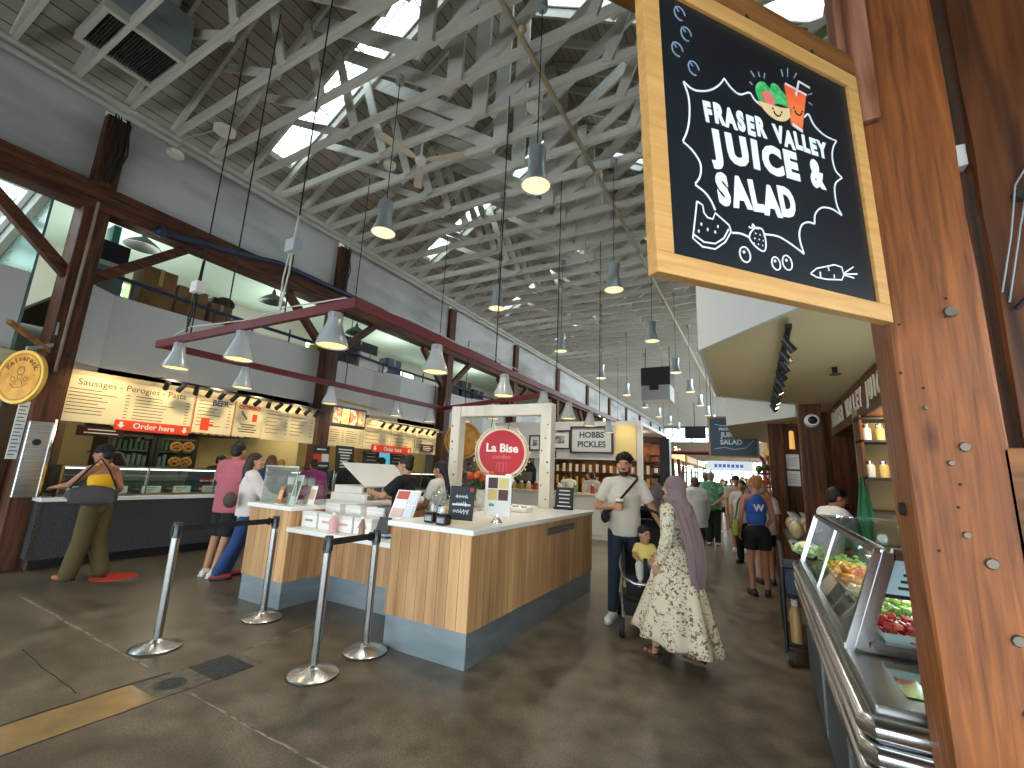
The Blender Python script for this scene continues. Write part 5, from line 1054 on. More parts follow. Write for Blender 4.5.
mb = MB(local=True).ribbon([(-.263, .55), (-.245, .598), (-.204, .596)], .006, Tr(0, 0, Z + .0028)).ribbon([(-.299, .572), (-.221, .568)], .005, Tr(0, 0, Z + .0028)).ribbon([(-.29, .461), (-.254, .453)], .008, Tr(0, 0, Z + .0028)); mb.build('straw_drawing', mat('pale_straw', 'd8d4d8', .6), t, smooth=0)['kind'] = 'stuff'
mb = MB(local=True)
for cx, cy in ((-.34, .475), (-.262, .505)): mb.ribbon([(cx + .011 * math.cos(PI + a * PI / 8), cy + .009 * math.sin(PI + a * PI / 8)) for a in range(9)], .0028, Tr(0, 0, Z + .0032)).ribbon([(cx - .014, cy + .008), (cx - .014, cy + .004)], .004, Tr(0, 0, Z + .0032)).ribbon([(cx + .016, cy + .008), (cx + .016, cy + .004)], .004, Tr(0, 0, Z + .0032))
mb.build('smile_strokes', DARK, t, smooth=0)['kind'] = 'stuff'
def word(s, x0, y0, x1, y1, h, bold, seed):
    """hand-lettered capitals set along the line (x0,y0)-(x1,y1)"""
    R = random.Random(seed); mb = MB(local=True); n = len(s); W = {'I': .62, 'J': .75, 'L': .8, 'E': .85, 'F': .85, 'S': .9}; ws = [W.get(c, 1) for c in s]; tot = sum(ws); acc = 0
    for c, w in zip(s, ws):
        f = (acc + w / 2) / tot; acc += w; x, y = x0 + (x1 - x0) * f, y0 + (y1 - y0) * f
        mb.text(c, h * 1.42, Tr(x, y + R.uniform(-.003, .003), Z) @ Rz(math.atan2(y1 - y0, x1 - x0) + R.uniform(-.06, .06)), depth=.0012, bold=bold, sx=(x1 - x0) / tot * w * .92 / (h * .98 * (w if c in 'IJLEFS' else 1)))
    mb.build('lettering', SCHALK, t, smooth=0)
word('FRASER', -.577, .399, -.383, .415, .046, .0035, 1); word('VALLEY', -.356, .414, -.164, .426, .042, .0032, 2)
word('JUICE', -.567, .322, -.278, .348, .066, .0055, 3); word('&', -.243, .346, -.19, .352, .07, .005, 4); word('SALAD', -.56, .216, -.31, .24, .067, .0055, 5)
for x in (-.62, -.4, -.16):
    MB(local=True).tube([(x, T0 - .005, -.008), (x + .004, T0 + .012, -.008), (x, T0 + .03, -.01)], .004, 6).build('hook', BLACK, t)
# stall canopy --------------------------------------------------
SOF = mat('soffit_tan', 'd0bb94', .7); FAS = mat('fascia_white', 'c9cac6', .6)
def canopy(tagn, poly, z0, z1, soff=SOF):
    mb = MB(local=True).prism(poly, z0, z0 + .05); struct(mb.build('ceiling_soffit' + tagn, soff, smooth=0))
    mb = MB(local=True); n = len(poly)
    for i in range(n): 
        a, b = V((*poly[i], 0)), V((*poly[(i + 1) % n], 0)); c = a.lerp(b, .5); d = (b - a).normalized(); nn = V((d.y, -d.x, 0))
        mb.prism([tuple(a.xy), tuple(b.xy), tuple((b + nn * .03).xy), tuple((a + nn * .03).xy)], z0 - .01, z1)
    struct(mb.build('wall_fascia' + tagn, FAS, smooth=0))
canopy('', [(-.34, 3.71), (.25, 2.99), (1.0, 2.1), (1.75, 2.1), (1.75, 7.9), (.79, 7.87), (.5, 6.74), (-.37, 5.91)], 2.55, 3.5)
canopy('_second', [(-.44, 9.1), (.57, 7.97), (1.75, 7.97), (1.75, 14), (.5, 13.5), (-.44, 12)], 2.55, 3.3)
struct(MB().box(1.75, 1.9, -4, 1.9, 2.4, 7.2).build('wall_right_light_block', mat('right_wall_boards', '5a4636', .8), smooth=0))  # unseen upper wall added beside the camera to keep sky light out
struct(MB().box(1.75, 1.9, 1.9, 14, 0, 7.2).build('wall_right', mat('right_wall_boards', '5a4636', .8), smooth=0))
track('track_light', 'black track of spotlights under the tan juice stall ceiling', (.22, 3.15, 2.5), (.2, 6.3, 2.5), 10, (.5, 0, -.85), (5, 7, 8), .62)
for y in (3.6, 4.8, 5.9): spot('juice_track_light', (.25, y, 2.4), (.75, y, 1.0), 22, 1.6)
t = thing('sprinkler', 'small sprinkler head on the tan ceiling of the juice stall', 'sprinkler', (.64, 4.66, 2.5)); MB().cyl((.64, 4.66, 2.49), (.64, 4.66, 2.55), .02, n=10).build('pipe', DARK, t); MB().lathe([(0, 0), (.045, 0), (.045, .006), (0, .006)], (.64, 4.66, 2.48), 14).build('deflector', BOLT, t)
# name beam with white letters
HB = wood('name_beam_wood', '4a2a14', '7d4e28', 'y', 18, .55)
t = thing('name_beam', 'long brown timber beam with white letters over the juice counter', 'sign', (.97, 5.4, 2.16)); MB().box(.9, 1.05, 3.2, 7.3, 2.18, 2.53).build('beam', HB, t, smooth=0, bevel=.006)
NM = frame((.895, 5.35, 2.36), (0, -1, 0), (-1, 0, 0)); mb = MB()
for k, c in enumerate('FRASER VALLEY JUICE & SALAD'): mb.text(c, .25, NM @ Tr(-1.72 + k * .152, 0, 0), bold=.006, sx=.8, depth=.006)
mb.build('lettering', mat('cream_letters', 'd9cdb8', .6), t, smooth=0)
struct(MB().box(.78, 1.75, 7.6, 7.75, 0, 2.55).build('wall_juice_back', POSTD, smooth=0))
t = thing('timber_post', 'timber post at the far end of the juice counter with a white camera on it', 'post', (.62, 6.9, 0)); timber('shaft', .5, .74, 6.78, 7.02, 0, 2.55, POSTD, 8).build('shaft', POSTD, t, smooth=30)
t = thing('security_camera', 'white dome camera on the post at the far end of the juice counter', 'camera', (.64, 6.72, 2.33)); MB().lathe([(0, .09), (.07, .09), (.085, .06), (.085, 0)], n=20, M=Tr(.64, 6.78, 2.33) @ Rx(PI / 2)).build('housing', WHITE, t); MB().ell((.64, 6.69, 2.33), (.05, .05, .05)).build('lens', BLACK, t)
struct(MB().box(.42, 1.75, 9.0, 9.12, 0, 2.55).build('wall_stall_end', POSTD, smooth=0))
t = thing('timber_post', 'dark timber post beyond the juice stall beside two white notices', 'post', (.3, 9.0, 0)); timber('shaft', .19, .41, 8.9, 9.12, 0, 2.55, POSTD, 9).build('shaft', POSTD, t, smooth=30)
for k, z in enumerate((1.78, 1.5)):
    o = thing('notice', '%s white notice pinned on the dark boards beyond the juice stall' % ('upper', 'lower')[k], 'notice', (.52, 8.98, z)); MB().box(.43, .62, 8.985, 9.0, z, z + .25).build('sheet', PAPER, o, smooth=0); mb = MB()
    for q in range(4): mb.box(.46, .56 + .01 * q, 8.983, 8.985, z + .06 + q * .04, z + .068 + q * .04)
    mb.build('print', GREY, o, smooth=0)
t = thing('wall_lamp', 'small warm lamp hanging under the second canopy beyond the juice stall', 'lamp', (.52, 8.7, 2.1)); MB().lathe([(.02, .3), (.035, .28), (.04, 0)], (.52, 8.7, 2.1), 14).build('shade', mat('warm_tube', 'd9a860', .4, emit=.6, ecol='ffc060'), t); MB().cyl((.52, 8.7, 2.38), (.52, 8.7, 2.55), .006, n=5).build('cord', ROPE, t)
# juice counter -------------------------------------------------
TEAL = mat('dark_teal_laminate', '2a3d47', .35, noise=('1f2d35', (3, 3, 3), .4, .7)); FRONTW = STEEL
t = thing('juice_counter', 'stainless juice counter with dark teal front and three bumper rails beside the nearest post', 'counter', (.65, 3.1, 0))
MB().box(.27, 1.0, 1.78, 4.5, .1, .74).build('front_panel', TEAL, t, smooth=0); MB().box(.33, 1.0, 1.83, 4.5, 0, .1).build('toe_kick', BLACK, t, smooth=0)
MB().box(.25, 1.02, 1.72, 4.52, .72, .93).build('deck', STEEL, t, smooth=0, bevel=.008)
for k in range(3):
    z = .745 + k * .065; MB().tube([(.232, 4.5, z), (.232, 1.725, z), (.242, 1.705, z), (1.02, 1.705, z)], .03, 12).build('bumper_rail', STEELH, t)
[MB().box(.262, .27, q, q + .012, .1, .74).build('panel_joint', STEELH, t, smooth=0) for q in (1.78, 2.5, 3.4)]; MB().box(.34, .95, 1.772, 1.78, .18, .62).build('blue_panel', mat('blue_end_panel', '1c3a52', .3), t, smooth=0)
MB().box(.34, .98, 1.82, 2.12, .931, .934).build('deck_plate', mat('polished_deck', 'b9cfc8', .08, .9), t, smooth=0)
t = thing('fruit_case', 'slant fronted glass case of fruit salads on the juice counter', 'display case', (.65, 3.25, .93)); y0, y1 = 2.2, 4.3
fb, ft = V((.262, 0, .94)), V((.38, 0, 1.29))
def at_y(p, y, dx=0, dz=0): return V((p.x + dx, y, p.z + dz))
mb = MB()
for y in (y0, 3.25, y1): mb.beam(at_y(fb, y), at_y(ft, y), .03 if y != 3.25 else .012, .03 if y != 3.25 else .012)
mb.beam(at_y(fb, y0), at_y(fb, y1), .03, .02).beam(at_y(ft, y0), at_y(ft, y1), .03, .025); mb.build('front_frame', STEELH, t, smooth=0)
MB().add([at_y(fb, y0), at_y(fb, y1), at_y(ft, y1), at_y(ft, y0)], [(0, 1, 2, 3)]).build('front_glass', GLASS, t, smooth=0)
mb = MB().beam(at_y(fb, y0, .035), at_y(ft, y0, .03), .035, .04).beam((.32, y0, .955), (1.0, y0, .955), .035, .035).beam((.42, y0, 1.285), (1.0, y0, 1.285), .035, .04); mb.build('end_frame', STEELH, t, smooth=0)
MB().add([(.33, y0, .95), (1.0, y0, .95), (1.0, y0, 1.28), (.42, y0, 1.28)], [(0, 1, 2, 3)]).build('end_glass', GLASS, t, smooth=0)
MB().box(.4, 1.0, y0, y1, 1.29, 1.305).build('top_glass', GLASS, t, smooth=0); MB().box(.98, 1.0, y0, y1, .94, 1.3).build('back_panel', STEEL, t, smooth=0); MB().box(.3, .98, y0 + .02, y1, .935, .95).build('case_floor', STEEL, t, smooth=0)
MB().box(.86, .9, y0 + .05, y1 - .05, 1.25, 1.275).build('strip_light', mat('cool_strip_light', 'ffffff', .4, emit=6, ecol='f0f6ff'), t, smooth=0)
for y in (2.7, 3.4, 4.0): lamp_light('case_light', (.72, y, 1.22), 7, (.92, .97, 1), r=.03)
t = thing('price_sign', 'pale blue price sign inside the end of the fruit case', 'sign', (.52, 2.3, 1.12)); MB().box(.4, .66, 2.28, 2.285, 1.13, 1.265).build('card', mat('pale_blue_card', 'c4d4e0', .5, emit=.1), t, smooth=0); mb = MB()
for k in range(4): mb.box(.44 + .01 * k, .56 + .02 * (k % 2), 2.277, 2.28, 1.15 + k * .024, 1.16 + k * .024)
mb.build('hand_writing', INK, t, smooth=0); MB().box(.4, .66, 2.285, 2.3, 1.115, 1.13).build('rail', BLACK, t, smooth=0)
FR_ = [('red watermelon pieces', 'c22a2e', 'd8543a'), ('orange melon pieces', 'd9742e', 'e0a040'), ('green grapes', '8aa84a', 'a8c060'), ('pineapple pieces', 'd9a83a', 'e0c060'), ('pale pasta salad', 'd9c89a', 'c9b080'), ('leafy salad', '5a8a3a', '88a850'), ('mango pieces', 'e09a2a', 'd98a30')]
k = 0
for j in range(7):
    for i in range(2):
        n_, c1, c2 = FR_[(j * 2 + i) % 7] if not (j == 0) else FR_[i]
        x, y = .48 + .27 * i, 2.34 + j * .28; z = .955 + .05 * i + (.0 if j == 0 else .0)
        o = thing('fruit_tray', 'tray of %s in the fruit case, %s row from the end window, %s' % (n_, ORD[j], ('front', 'back')[i]), 'tray', (x, y, z), 0, 'trays in the fruit case')
        MB().lathe([(0, 0), (.15, 0), (.185, .05), (.175, .05), (.14, .008), (0, .008)], (x, y, z), 4, a0=PI / 4, a1=2 * PI + PI / 4, sx=.9).build('dish', mat('clear_tray', 'd0d4d4', .2, .2), o, smooth=0)
        ma, mb2 = MB(), MB()
        for q in range(70): (ma if q % 3 else mb2).bx((0, 0, 0), (.03, .026, .02), Tr(x + random.uniform(-.11, .11), y + random.uniform(-.11, .11), z + .02 + random.random() * .06) @ Rz(random.random() * 3) @ Rx(random.random()))
        ma.build('pieces', mat('fruit_' + c1, c1, .35), o, smooth=0, bevel=.006)['kind'] = 'stuff'; mb2.build('mixed_pieces', mat('fruit_' + c2, c2, .35), o, smooth=0, bevel=.006)['kind'] = 'stuff'
t = thing('wrapped_pasta', 'clear bag of pale noodles in the end of the fruit case', 'bag', (.62, 2.32, 1.0)); o = MB().ell((.64, 2.3, 1.06), (.055, .035, .085)); o = o.build('bag', mat('noodle_tan', 'd9b98a', .4, noise=('b8924f', (60, 60, 6), .4, .6)), t); MB().ell((.64, 2.3, 1.145), (.02, .012, .02)).build('tie', PAPER, t)
# sneeze guard and back of the stall
t = thing('sneeze_guard', 'clear rounded sneeze guard standing behind the fruit case', 'screen', (.98, 3.4, .93)); P = [(0, 0), (1.2, 0), (1.2, .5), (1.1, .62), (.1, .62), (0, .5)]
MB().prism([(p[0], p[1]) for p in P], 0, .008, frame((1.03, 2.9, .94), (0, 1, 0), (1, 0, 0))).build('panel', CLEAR, t, smooth=0); MB().cyl((1.035, 2.9, .93), (1.035, 2.9, 1.4), .012).cyl((1.035, 4.1, .93), (1.035, 4.1, 1.4), .012).build('upright', STEELH, t)
tag(MB().box(1.1, 1.7, 2.3, 4.9, .0, .9).build('back_bench', STEEL, smooth=0, bevel=.01), 'steel bench behind the juice counter', 'bench')
t = thing('shelf_unit', 'lit shelves of bottles and jars at the back of the juice stall', 'shelf', (1.3, 5.3, 0))
for z in (.3, .9, 1.3, 1.6, 1.94, 2.15): MB().box(.86, 1.7, 5.2, 5.5, z, z + .02).build('shelf', BLACK, t, smooth=0)
MB().box(.86, 1.7, 5.5, 5.52, 0, 2.3).build('back_panel', mat('shelf_back_tan', 'a08a60', .7), t, smooth=0); MB().box(.86, .88, 5.2, 5.5, 0, 2.2).box(1.68, 1.7, 5.2, 5.5, 0, 2.2).build('upright', POSTD, t, smooth=0)
for z in (1.62, 1.96):
    for q in range(6):
        c = ('d8d8d8', 'c9a86a', '9ab0c0', 'e0d8c8', '7a9ab0', 'c8c0b0')[q]; x = .92 + q * .1
        o = thing('jar', '%s jar on the %s lit shelf of the juice stall, %s from the aisle' % (('white', 'honey', 'blue-grey', 'cream', 'blue', 'pale tan')[q], 'lower' if z < 1.8 else 'upper', ORD[q]), 'jar', (x, 5.28, z), 0, 'jars on the juice stall shelves'); MB().lathe([(0, 0), (.035, 0), (.037, .1), (.025, .125)], (x, 5.28, z), 12).build('glass', mat('jar_' + c, c, .3), o); MB().lathe([(.028, .12), (.028, .15), (0, .15)], (x, 5.28, z), 12).build('lid', STEELH, o)
lamp_light('shelf_light', (1.15, 4.95, 2.1), 14, (1, .8, .5)); lamp_light('back_light', (1.2, 3.4, 2.3), 16, (1, .8, .5))
mb = MB()
mb.loft([[(.82 + w * math.cos(a) * .3, 5.1 + w * .25 * math.sin(a) + .015 * math.sin(a * 5), z) for a in [2 * PI * k / 20 for k in range(20)]] for w, z in ((.04, 1.62), (.1, 1.5), (.2, 1.3), (.26, 1.05), (.28, .8))])
tag(mb.build('green_apron', mat('apron_green', '1f5a3c', .7)), 'dark green apron hanging behind the juice counter', 'apron')
mb = MB(); m2 = MB()
for k in range(40):
    a = random.random() * 2 * PI; r = random.uniform(.05, .28); c = V((.62 + r * math.cos(a), 3.1 + r * math.sin(a), 4.6 - random.random() * .7)); d = V((random.uniform(-1, 1), random.uniform(-1, 1), -1)).normalized() * .13; e = d.cross(V((.3, .8, .2))).normalized() * .045; mb.add([c - d, c + e, c + d, c - e], [(0, 1, 2, 3)])
t = thing('hanging_plant', 'green trailing plant on the roof of the juice stall above the big chalkboard sign', 'plant', (.66, 3.2, 3.5)); mb.build('foliage', mat('plant_green', '55663a', .6), t, smooth=0)['kind'] = 'stuff'; MB().lathe([(0, 3.52), (.14, 3.52), (.2, 3.85), (.18, 3.85), (0, 3.8)], (.66, 3.15, 0), 18).build('pot', mat('terracotta', '8a4f35', .7), t)
MB().tube([(.66, 3.15, 3.8), (.62, 3.1, 4.1), (.6, 3.1, 4.5)], .012, 5).build('stem', mat('plant_stem', '4a5a30', .7), t)
# produce and cart at the far end
t = thing('cauliflower', 'white leafy cauliflower at the far end of the juice counter', 'vegetable', (.32, 4.42, .94)); mb = MB()
for k in range(26): a = k * 2.4; r = .075 * (k / 26) ** .5; mb.ell((.31 + r * math.cos(a), 4.42 + r * math.sin(a), 1.02 + .035 * (1 - k / 26)), .028, 8, 5)
mb.build('curd', mat('curd_cream', 'dcdcb8', .6), t); mb = MB()
for k in range(9):
    a = k * 2 * PI / 9; d = V((math.cos(a), math.sin(a), 0)); s = V((-d.y, d.x, 0)) * .05; p = V((.31, 4.42, .96)); mb.add([p + d * .02, p + d * .09 + s + V((0, 0, .04)), p + d * .12 + V((0, 0, .1)), p + d * .09 - s + V((0, 0, .04))], [(0, 1, 2, 3)])
mb.build('leaf', mat('cauliflower_leaf', '9ab878', .5), t, smooth=0, solid=.004)
t = thing('trolley', 'black framed trolley on castors at the far end of the juice counter', 'trolley', (.3, 5.2, 0))
mb = MB(); 
for x in (.14, .46):
    mb.tube([(x, 4.85, .1), (x, 4.85, .78), (x, 5.05, .95), (x, 5.3, .96)], .016, 8); mb.cyl((x, 5.6, .1), (x, 5.6, .95), .014, n=8)
mb.tube([(.14, 4.85, .8), (.46, 4.85, .8)], .014, 8); mb.build('frame', BLACK, t)
for z in (.15, .55): MB().box(.13, .47, 4.85, 5.6, z, z + .02).build('shelf', DARK, t, smooth=0)
for x, y in ((.16, 4.87), (.44, 4.87), (.16, 5.58), (.44, 5.58)): w_ = MB(); w_.lathe([(.02, -.018), (.06, -.02), (.065, 0), (.06, .02), (.02, .018)], n=18, M=Tr(x, y, .065) @ Ry(PI / 2)); w_ = w_.build('castor_wheel', mat('castor_rubber', '2c2b2a', .6), t); MB().lathe([(0, -.021), (.025, -.021), (.025, .021), (0, .021)], n=12, M=Tr(x, y, .065) @ Ry(PI / 2)).build('hub', STEEL, w_)
t = thing('crate', 'dark blue plastic crate on the trolley', 'crate', (.3, 5.1, .57)); MB().box(.17, .43, 4.9, 5.3, .57, .59).box(.17, .18, 4.9, 5.3, .59, .8).box(.42, .43, 4.9, 5.3, .59, .8).box(.18, .42, 4.9, 4.91, .59, .8).box(.18, .42, 5.29, 5.3, .59, .8).build('shell', mat('crate_navy', '22304f', .5), t, smooth=0); MB().box(.165, .435, 4.895, 5.305, .79, .81).build('rim', BLUEP, t, smooth=0)
t = thing('bottle', 'white capped bottle on the lower trolley shelf', 'bottle', (.22, 4.95, .17)); MB().lathe([(0, 0), (.045, 0), (.045, .24), (.025, .3)], (.22, 4.95, .17), 14).build('body', mat('tan_bottle', 'b08d5a', .4), t); MB().lathe([(.028, .3), (.028, .35), (0, .35)], (.22, 4.95, .17), 12).build('cap', WHITE, t)
t = thing('produce_table', 'display counter of wrapped goods beyond the juice stall post', 'counter', (.55, 7.9, 0)); MB().box(.33, .75, 7.1, 8.8, 0, .78).build('front', POSTD, t, smooth=0); MB().box(.3, .77, 7.05, 8.85, .78, .82).build('top', STEEL, t, smooth=0)
WRAP = mat('clear_wrap', 'd0cec6', .12, spec=.8); 
for k in range(10):
    x, y, z = .42 + .17 * (k % 2), 7.25 + .32 * (k // 2), .82
    c = ('c9b48a', 'd8d4c8', 'b8a070', 'c0c8c0', 'd0a878')[k // 2]; o = thing('wrapped_package', 'cellophane wrapped package beyond the juice stall, %s, %s from the near end' % (('aisle side', 'inner side')[k % 2], ORD[k // 2]), 'package', (x, y, z), .2 * (k % 3), 'wrapped packages beyond the juice stall')
    q = MB(local=True).ell((0, 0, .1), (.08, .11, .11), 10, 6); q.build('bag', mat('wrap_' + c, c, .2, spec=.8), o); MB(local=True).loft([[(.02 * math.cos(a), .02 * math.sin(a), .2) for a in (0, 1.57, 3.14, 4.71)], [(.06 * math.cos(a), .05 * math.sin(a), .28) for a in (0, 1.57, 3.14, 4.71)]]).build('twist', WRAP, o, smooth=0)
# ================================================================ PEOPLE
def skin(c): return mat('skin_' + c, c, .5, bump=.05, bscale=40)
def cloth(name, c, b=.35, sc=9, rough=.85, noise=None): return mat('cloth_' + name, c, rough, bump=b, bscale=sc, noise=noise)
EYEW = mat('eye_white', 'b4aaa2', .3); EYED = mat('eye_dark', '1a1210', .2); LIP = mat('lips', '9a5a50', .5)
def ax(p, q, side):
    """matrix at the middle of p-q, local z along q-p, local x near side"""
    z = (V(q) - V(p)).normalized(); x = V(side); x = (x - z * x.dot(z)).normalized(); y = z.cross(x)
    m = Matrix((x, y, z)).transposed().to_4x4(); m.translation = (V(p) + V(q)) / 2; return m
DEF = dict(pel=(0, 0, .94), wai=(0, .005, 1.1), che=(0, 0, 1.3), nek=(0, -.015, 1.47), hed=(0, .02, 1.625),
    rs=(.175, -.015, 1.415), re=(.225, -.03, 1.13), rw=(.235, .06, .89), ls=(-.175, -.015, 1.415), le=(-.225, -.03, 1.13), lw=(-.235, .06, .89),
    rh=(.09, 0, .9), rk=(.1, .015, .5), ra=(.1, -.02, .085), lh=(-.09, 0, .9), lk=(-.1, .015, .5), la=(-.1, -.02, .085), rt=(.02, .15), lt=(-.02, .15))
def hand(mb, w, d, nrm, side, curl=.5, s=1, spread=1):
    """palm, four unequal bent fingers and a thumb; nrm is where the palm faces, side points to the thumb"""
    d = V(d).normalized(); nrm = V(nrm); nrm = (nrm - d * nrm.dot(d)).normalized(); sd = V(side); sd = (sd - d * sd.dot(d) - nrm * sd.dot(nrm)).normalized(); w = V(w)
    m = Matrix((sd, nrm, d)).transposed().to_4x4(); m.translation = w + d * .045 * s
    mb.ell((0, 0, 0), (.041 * s, .017 * s, .05 * s), 12, 8, m); mb.rc(w - d * .02 * s, w + d * .02 * s, .027 * s, .026 * s, 10)
    for o, L in ((.029, .068), (.01, .078), (-.01, .073), (-.029, .058)):
        p = w + d * .085 * s + sd * o * s; a = curl; u = (d * math.cos(a) + nrm * math.sin(a) + sd * o * 2.5 * spread).normalized(); q = p + u * L * .5 * s
        u2 = (d * math.cos(a * 2.1) + nrm * math.sin(a * 2.1)).normalized(); r = q + u2 * L * .5 * s; mb.chain([p - d * .02 * s, p, q, r], [.0105 * s, .0105 * s, .0095 * s, .0075 * s], 8)
    p = w + d * .025 * s + sd * .03 * s; q = p + (d * .7 + sd * .7 + nrm * .25).normalized() * .036 * s; r = q + (d * .9 + sd * .25 + nrm * (.3 + curl * .4)).normalized() * .034 * s; mb.chain([p, q, r], [.014 * s, .012 * s, .009 * s], 8)
def person(label, loc, rz, h=1.7, pose={}, sk='b98a6a', hair=('short', '1a1412'), top=None, bot=None, shoes='d8d6d2', vox=.012, head=(0, 0, 0), w=1, hs=1, curl=.5, palms={}, beard=False, name='person', group=None, cat='person', eyes=True, extra=None, feet=True, fm=None, sleeve='short'):
    s = h / 1.75; J = {k: (V(v) if len(v) == 3 else v) for k, v in DEF.items()}
    for k, v in pose.items(): J[k] = V(v) if len(v) == 3 else v
    t = thing(name, label, cat, loc, rz, group); t.scale = (s, s, s); S = skin(sk); P = lambda k: J[k]
    side = (J['rs'] - J['ls']).normalized(); hside = (J['rh'] - J['lh']).normalized()
    def torso(mb, d, lowz=0):
        mb.ell((0, 0, 0), (.15 * w + d, .105 * w + d, .13 + d), 16, 10, ax(J['pel'] - V((0, 0, .02)), J['pel'] + V((0, 0, .02)), hside))
        mb.ell((0, 0, 0), (.13 * w + d, .092 * w + d, .15), 16, 10, ax(J['pel'], J['che'], side)); mb.ell((0, 0, 0), (.155 * w + d, .105 * w + d, .19), 16, 10, ax(J['wai'], J['nek'], side))
        mb.rc(J['rs'] - side * .03, J['nek'] - V((0, 0, .03)), .058 + d, .06 + d, 12).rc(J['ls'] + side * .03, J['nek'] - V((0, 0, .03)), .058 + d, .06 + d, 12)
    b = MB(local=True); torso(b, 0)
    hm = Tr(J['hed']) @ Rz(head[0]) @ Rx(head[1]) @ Ry(head[2]) @ Matrix.Scale(hs, 4)
    b.rc(J['nek'] - V((0, 0, .03)), hm @ V((0, -.025, -.06)), .056 * hs, .052 * hs, 12)
    def he(mb, c, r, n=14, m=10): mb.ell((0, 0, 0), r, n, m, hm @ Tr(c))
    he(b, (0, -.012, .028), (.073, .094, .09)); he(b, (0, .028, -.035), (.057, .06, .083)); he(b, (0, .06, -.088), (.028, .022, .024)); he(b, (0, .07, .034), (.048, .018, .014))
    for q in (-1, 1): he(b, (q * .073, -.008, -.005), (.011, .024, .032)); he(b, (q * .034, .06, -.02), (.024, .02, .022))
    nb = [hm @ V(p) for p in ((0, .082, .022), (0, .108, -.018))]; b.rc(nb[0], nb[1], .008 * hs, .014 * hs, 8)
    for q in (-1, 1): he(b, (q * .011, .096, -.022), (.009, .011, .008), 8, 6)
    for q in 'rl':
        b.chain([J[q + 's'], J[q + 'e'], J[q + 'w']], [.05, .04, .028], 12)
        b.chain([J[q + 'h'], J[q + 'k'], J[q + 'a']], [.082 * w, .055, .036], 12)
        d = (J[q + 'w'] - J[q + 'e']).normalized(); nr, sd = palms.get(q, (V((-1 if q == 'r' else 1, 0, 0)), V((0, 1, 0)))); hand(b, J[q + 'w'] + d * .02, d, nr, sd, curl)
        if feet:
            o = J[q + 't']; f = V((o[0], o[1], 0)).normalized(); a = J[q + 'a']; g = V((a.x, a.y, a.z - .06)); b.chain([a, g + f * .02, g + f * .13], [.036, .03, .022], 10)
    remesh(b, 'body', S, t, vox)
    if eyes:
        for q in (-1, 1):
            e = MB(local=True); he(e, (q * .03, .083, .012), (.0125, .007, .0055), 10, 6); e = e.build('eye', EYEW, t); i = MB(local=True); he(i, (q * .03, .0885, .012), (.0065, .003, .0055), 8, 5); i.build('iris', EYED, e)
            k = MB(local=True); he(k, (q * .032, .085, .034), (.02, .006, .004), 10, 5); k.build('eyebrow', mat('hair_' + hair[1], hair[1], .6), t)
        l = MB(local=True); he(l, (0, .088, -.05), (.023, .008, .007), 10, 6); l.build('mouth', LIP, t)
    HM = mat('hair_' + hair[1], hair[1], .55, bump=.6, bscale=70)
    k = hair[0]
    if k != 'none':
        m = MB(local=True); he(m, (0, -.024, .046), (.083, .1, .089)); he(m, (0, -.055, -.005), (.072, .062, .08))
        if False:
            for a in range(70):
                th = a * 2.4; ph = .1 + 1.1 * (a / 70) ** .55; q = random.uniform(.95, 1.1); he(m, (.082 * q * math.cos(th) * math.sin(ph), -.022 + .095 * q * math.sin(th) * math.sin(ph) - (.01 if math.sin(th) > .3 else 0), .058 + .088 * q * math.cos(ph)), (random.uniform(.013, .019),) * 3, 8, 5)
        if k == 'bun': he(m, hair[2] if len(hair) > 2 else (0, -.07, .12), (.052, .052, .048))
        if k in ('long', 'ponytail'):
            L = hair[2] if len(hair) > 2 else .35; c = [hm @ V(p) for p in ((0, -.06, .0), (0, -.095, -.1), (0, -.11, -.1 - L * .6), (0, -.1, -.1 - L))]; m.chain(c, [.075, .075 if k == 'long' else .04, .06 if k == 'long' else .035, .025], 12)
            if k == 'long':
                for q in (-1, 1): m.chain([hm @ V((q * .06, -.03, .03)), hm @ V((q * .08, -.045, -.08)), hm @ V((q * .075, -.06, -.22))], [.035, .035, .02], 8)
        if k == 'cap': pass
        hb = remesh(m, 'hair', HM, t, max(.009, vox * .9))
        if k == 'curly':
            m = MB(local=True)
            for a in range(120):
                th = a * 2.4; ph = .05 + 1.35 * (a / 120) ** .55; q = random.uniform(.97, 1.12); y = .098 * q * math.sin(th) * math.sin(ph); z = .05 + .092 * q * math.cos(ph)
                if y > .055 and z < .085: continue
                he(m, (.085 * q * math.cos(th) * math.sin(ph), -.022 + y, z), (random.uniform(.01, .017),) * 3, 6, 4)
            m.build('curls', HM, hb, smooth=0)['kind'] = 'stuff'
        if k == 'cap':
            m = MB(local=True); he(m, (0, -.018, .06), (.09, .108, .085)); m = remesh(m, 'cap', cloth('cap_' + hair[2], hair[2], .2), t, max(.009, vox * .9)); n = MB(local=True); n.lathe([(.0, .0), (.085, .0), (.085, .008), (0, .01)], n=20, sx=.9, M=hm @ Tr(0, .085, .055) @ Rx(-.2)); n.build('cap_brim', MATS['cloth_cap_' + hair[2]], m)
    if beard:
        m = MB(local=True); he(m, (0, .03, -.078), (.053, .056, .047)); he(m, (0, .091, -.037), (.028, .01, .008)); he(m, (.051, .018, -.04), (.013, .03, .05)); he(m, (-.051, .018, -.04), (.013, .03, .05)); remesh(m, 'beard', mat('beard_brown', '241813', .7), t, .007, 1)
        l = MB(local=True); he(l, (0, .0945, -.052), (.02, .006, .005), 10, 6); l.build('lip', LIP, t)
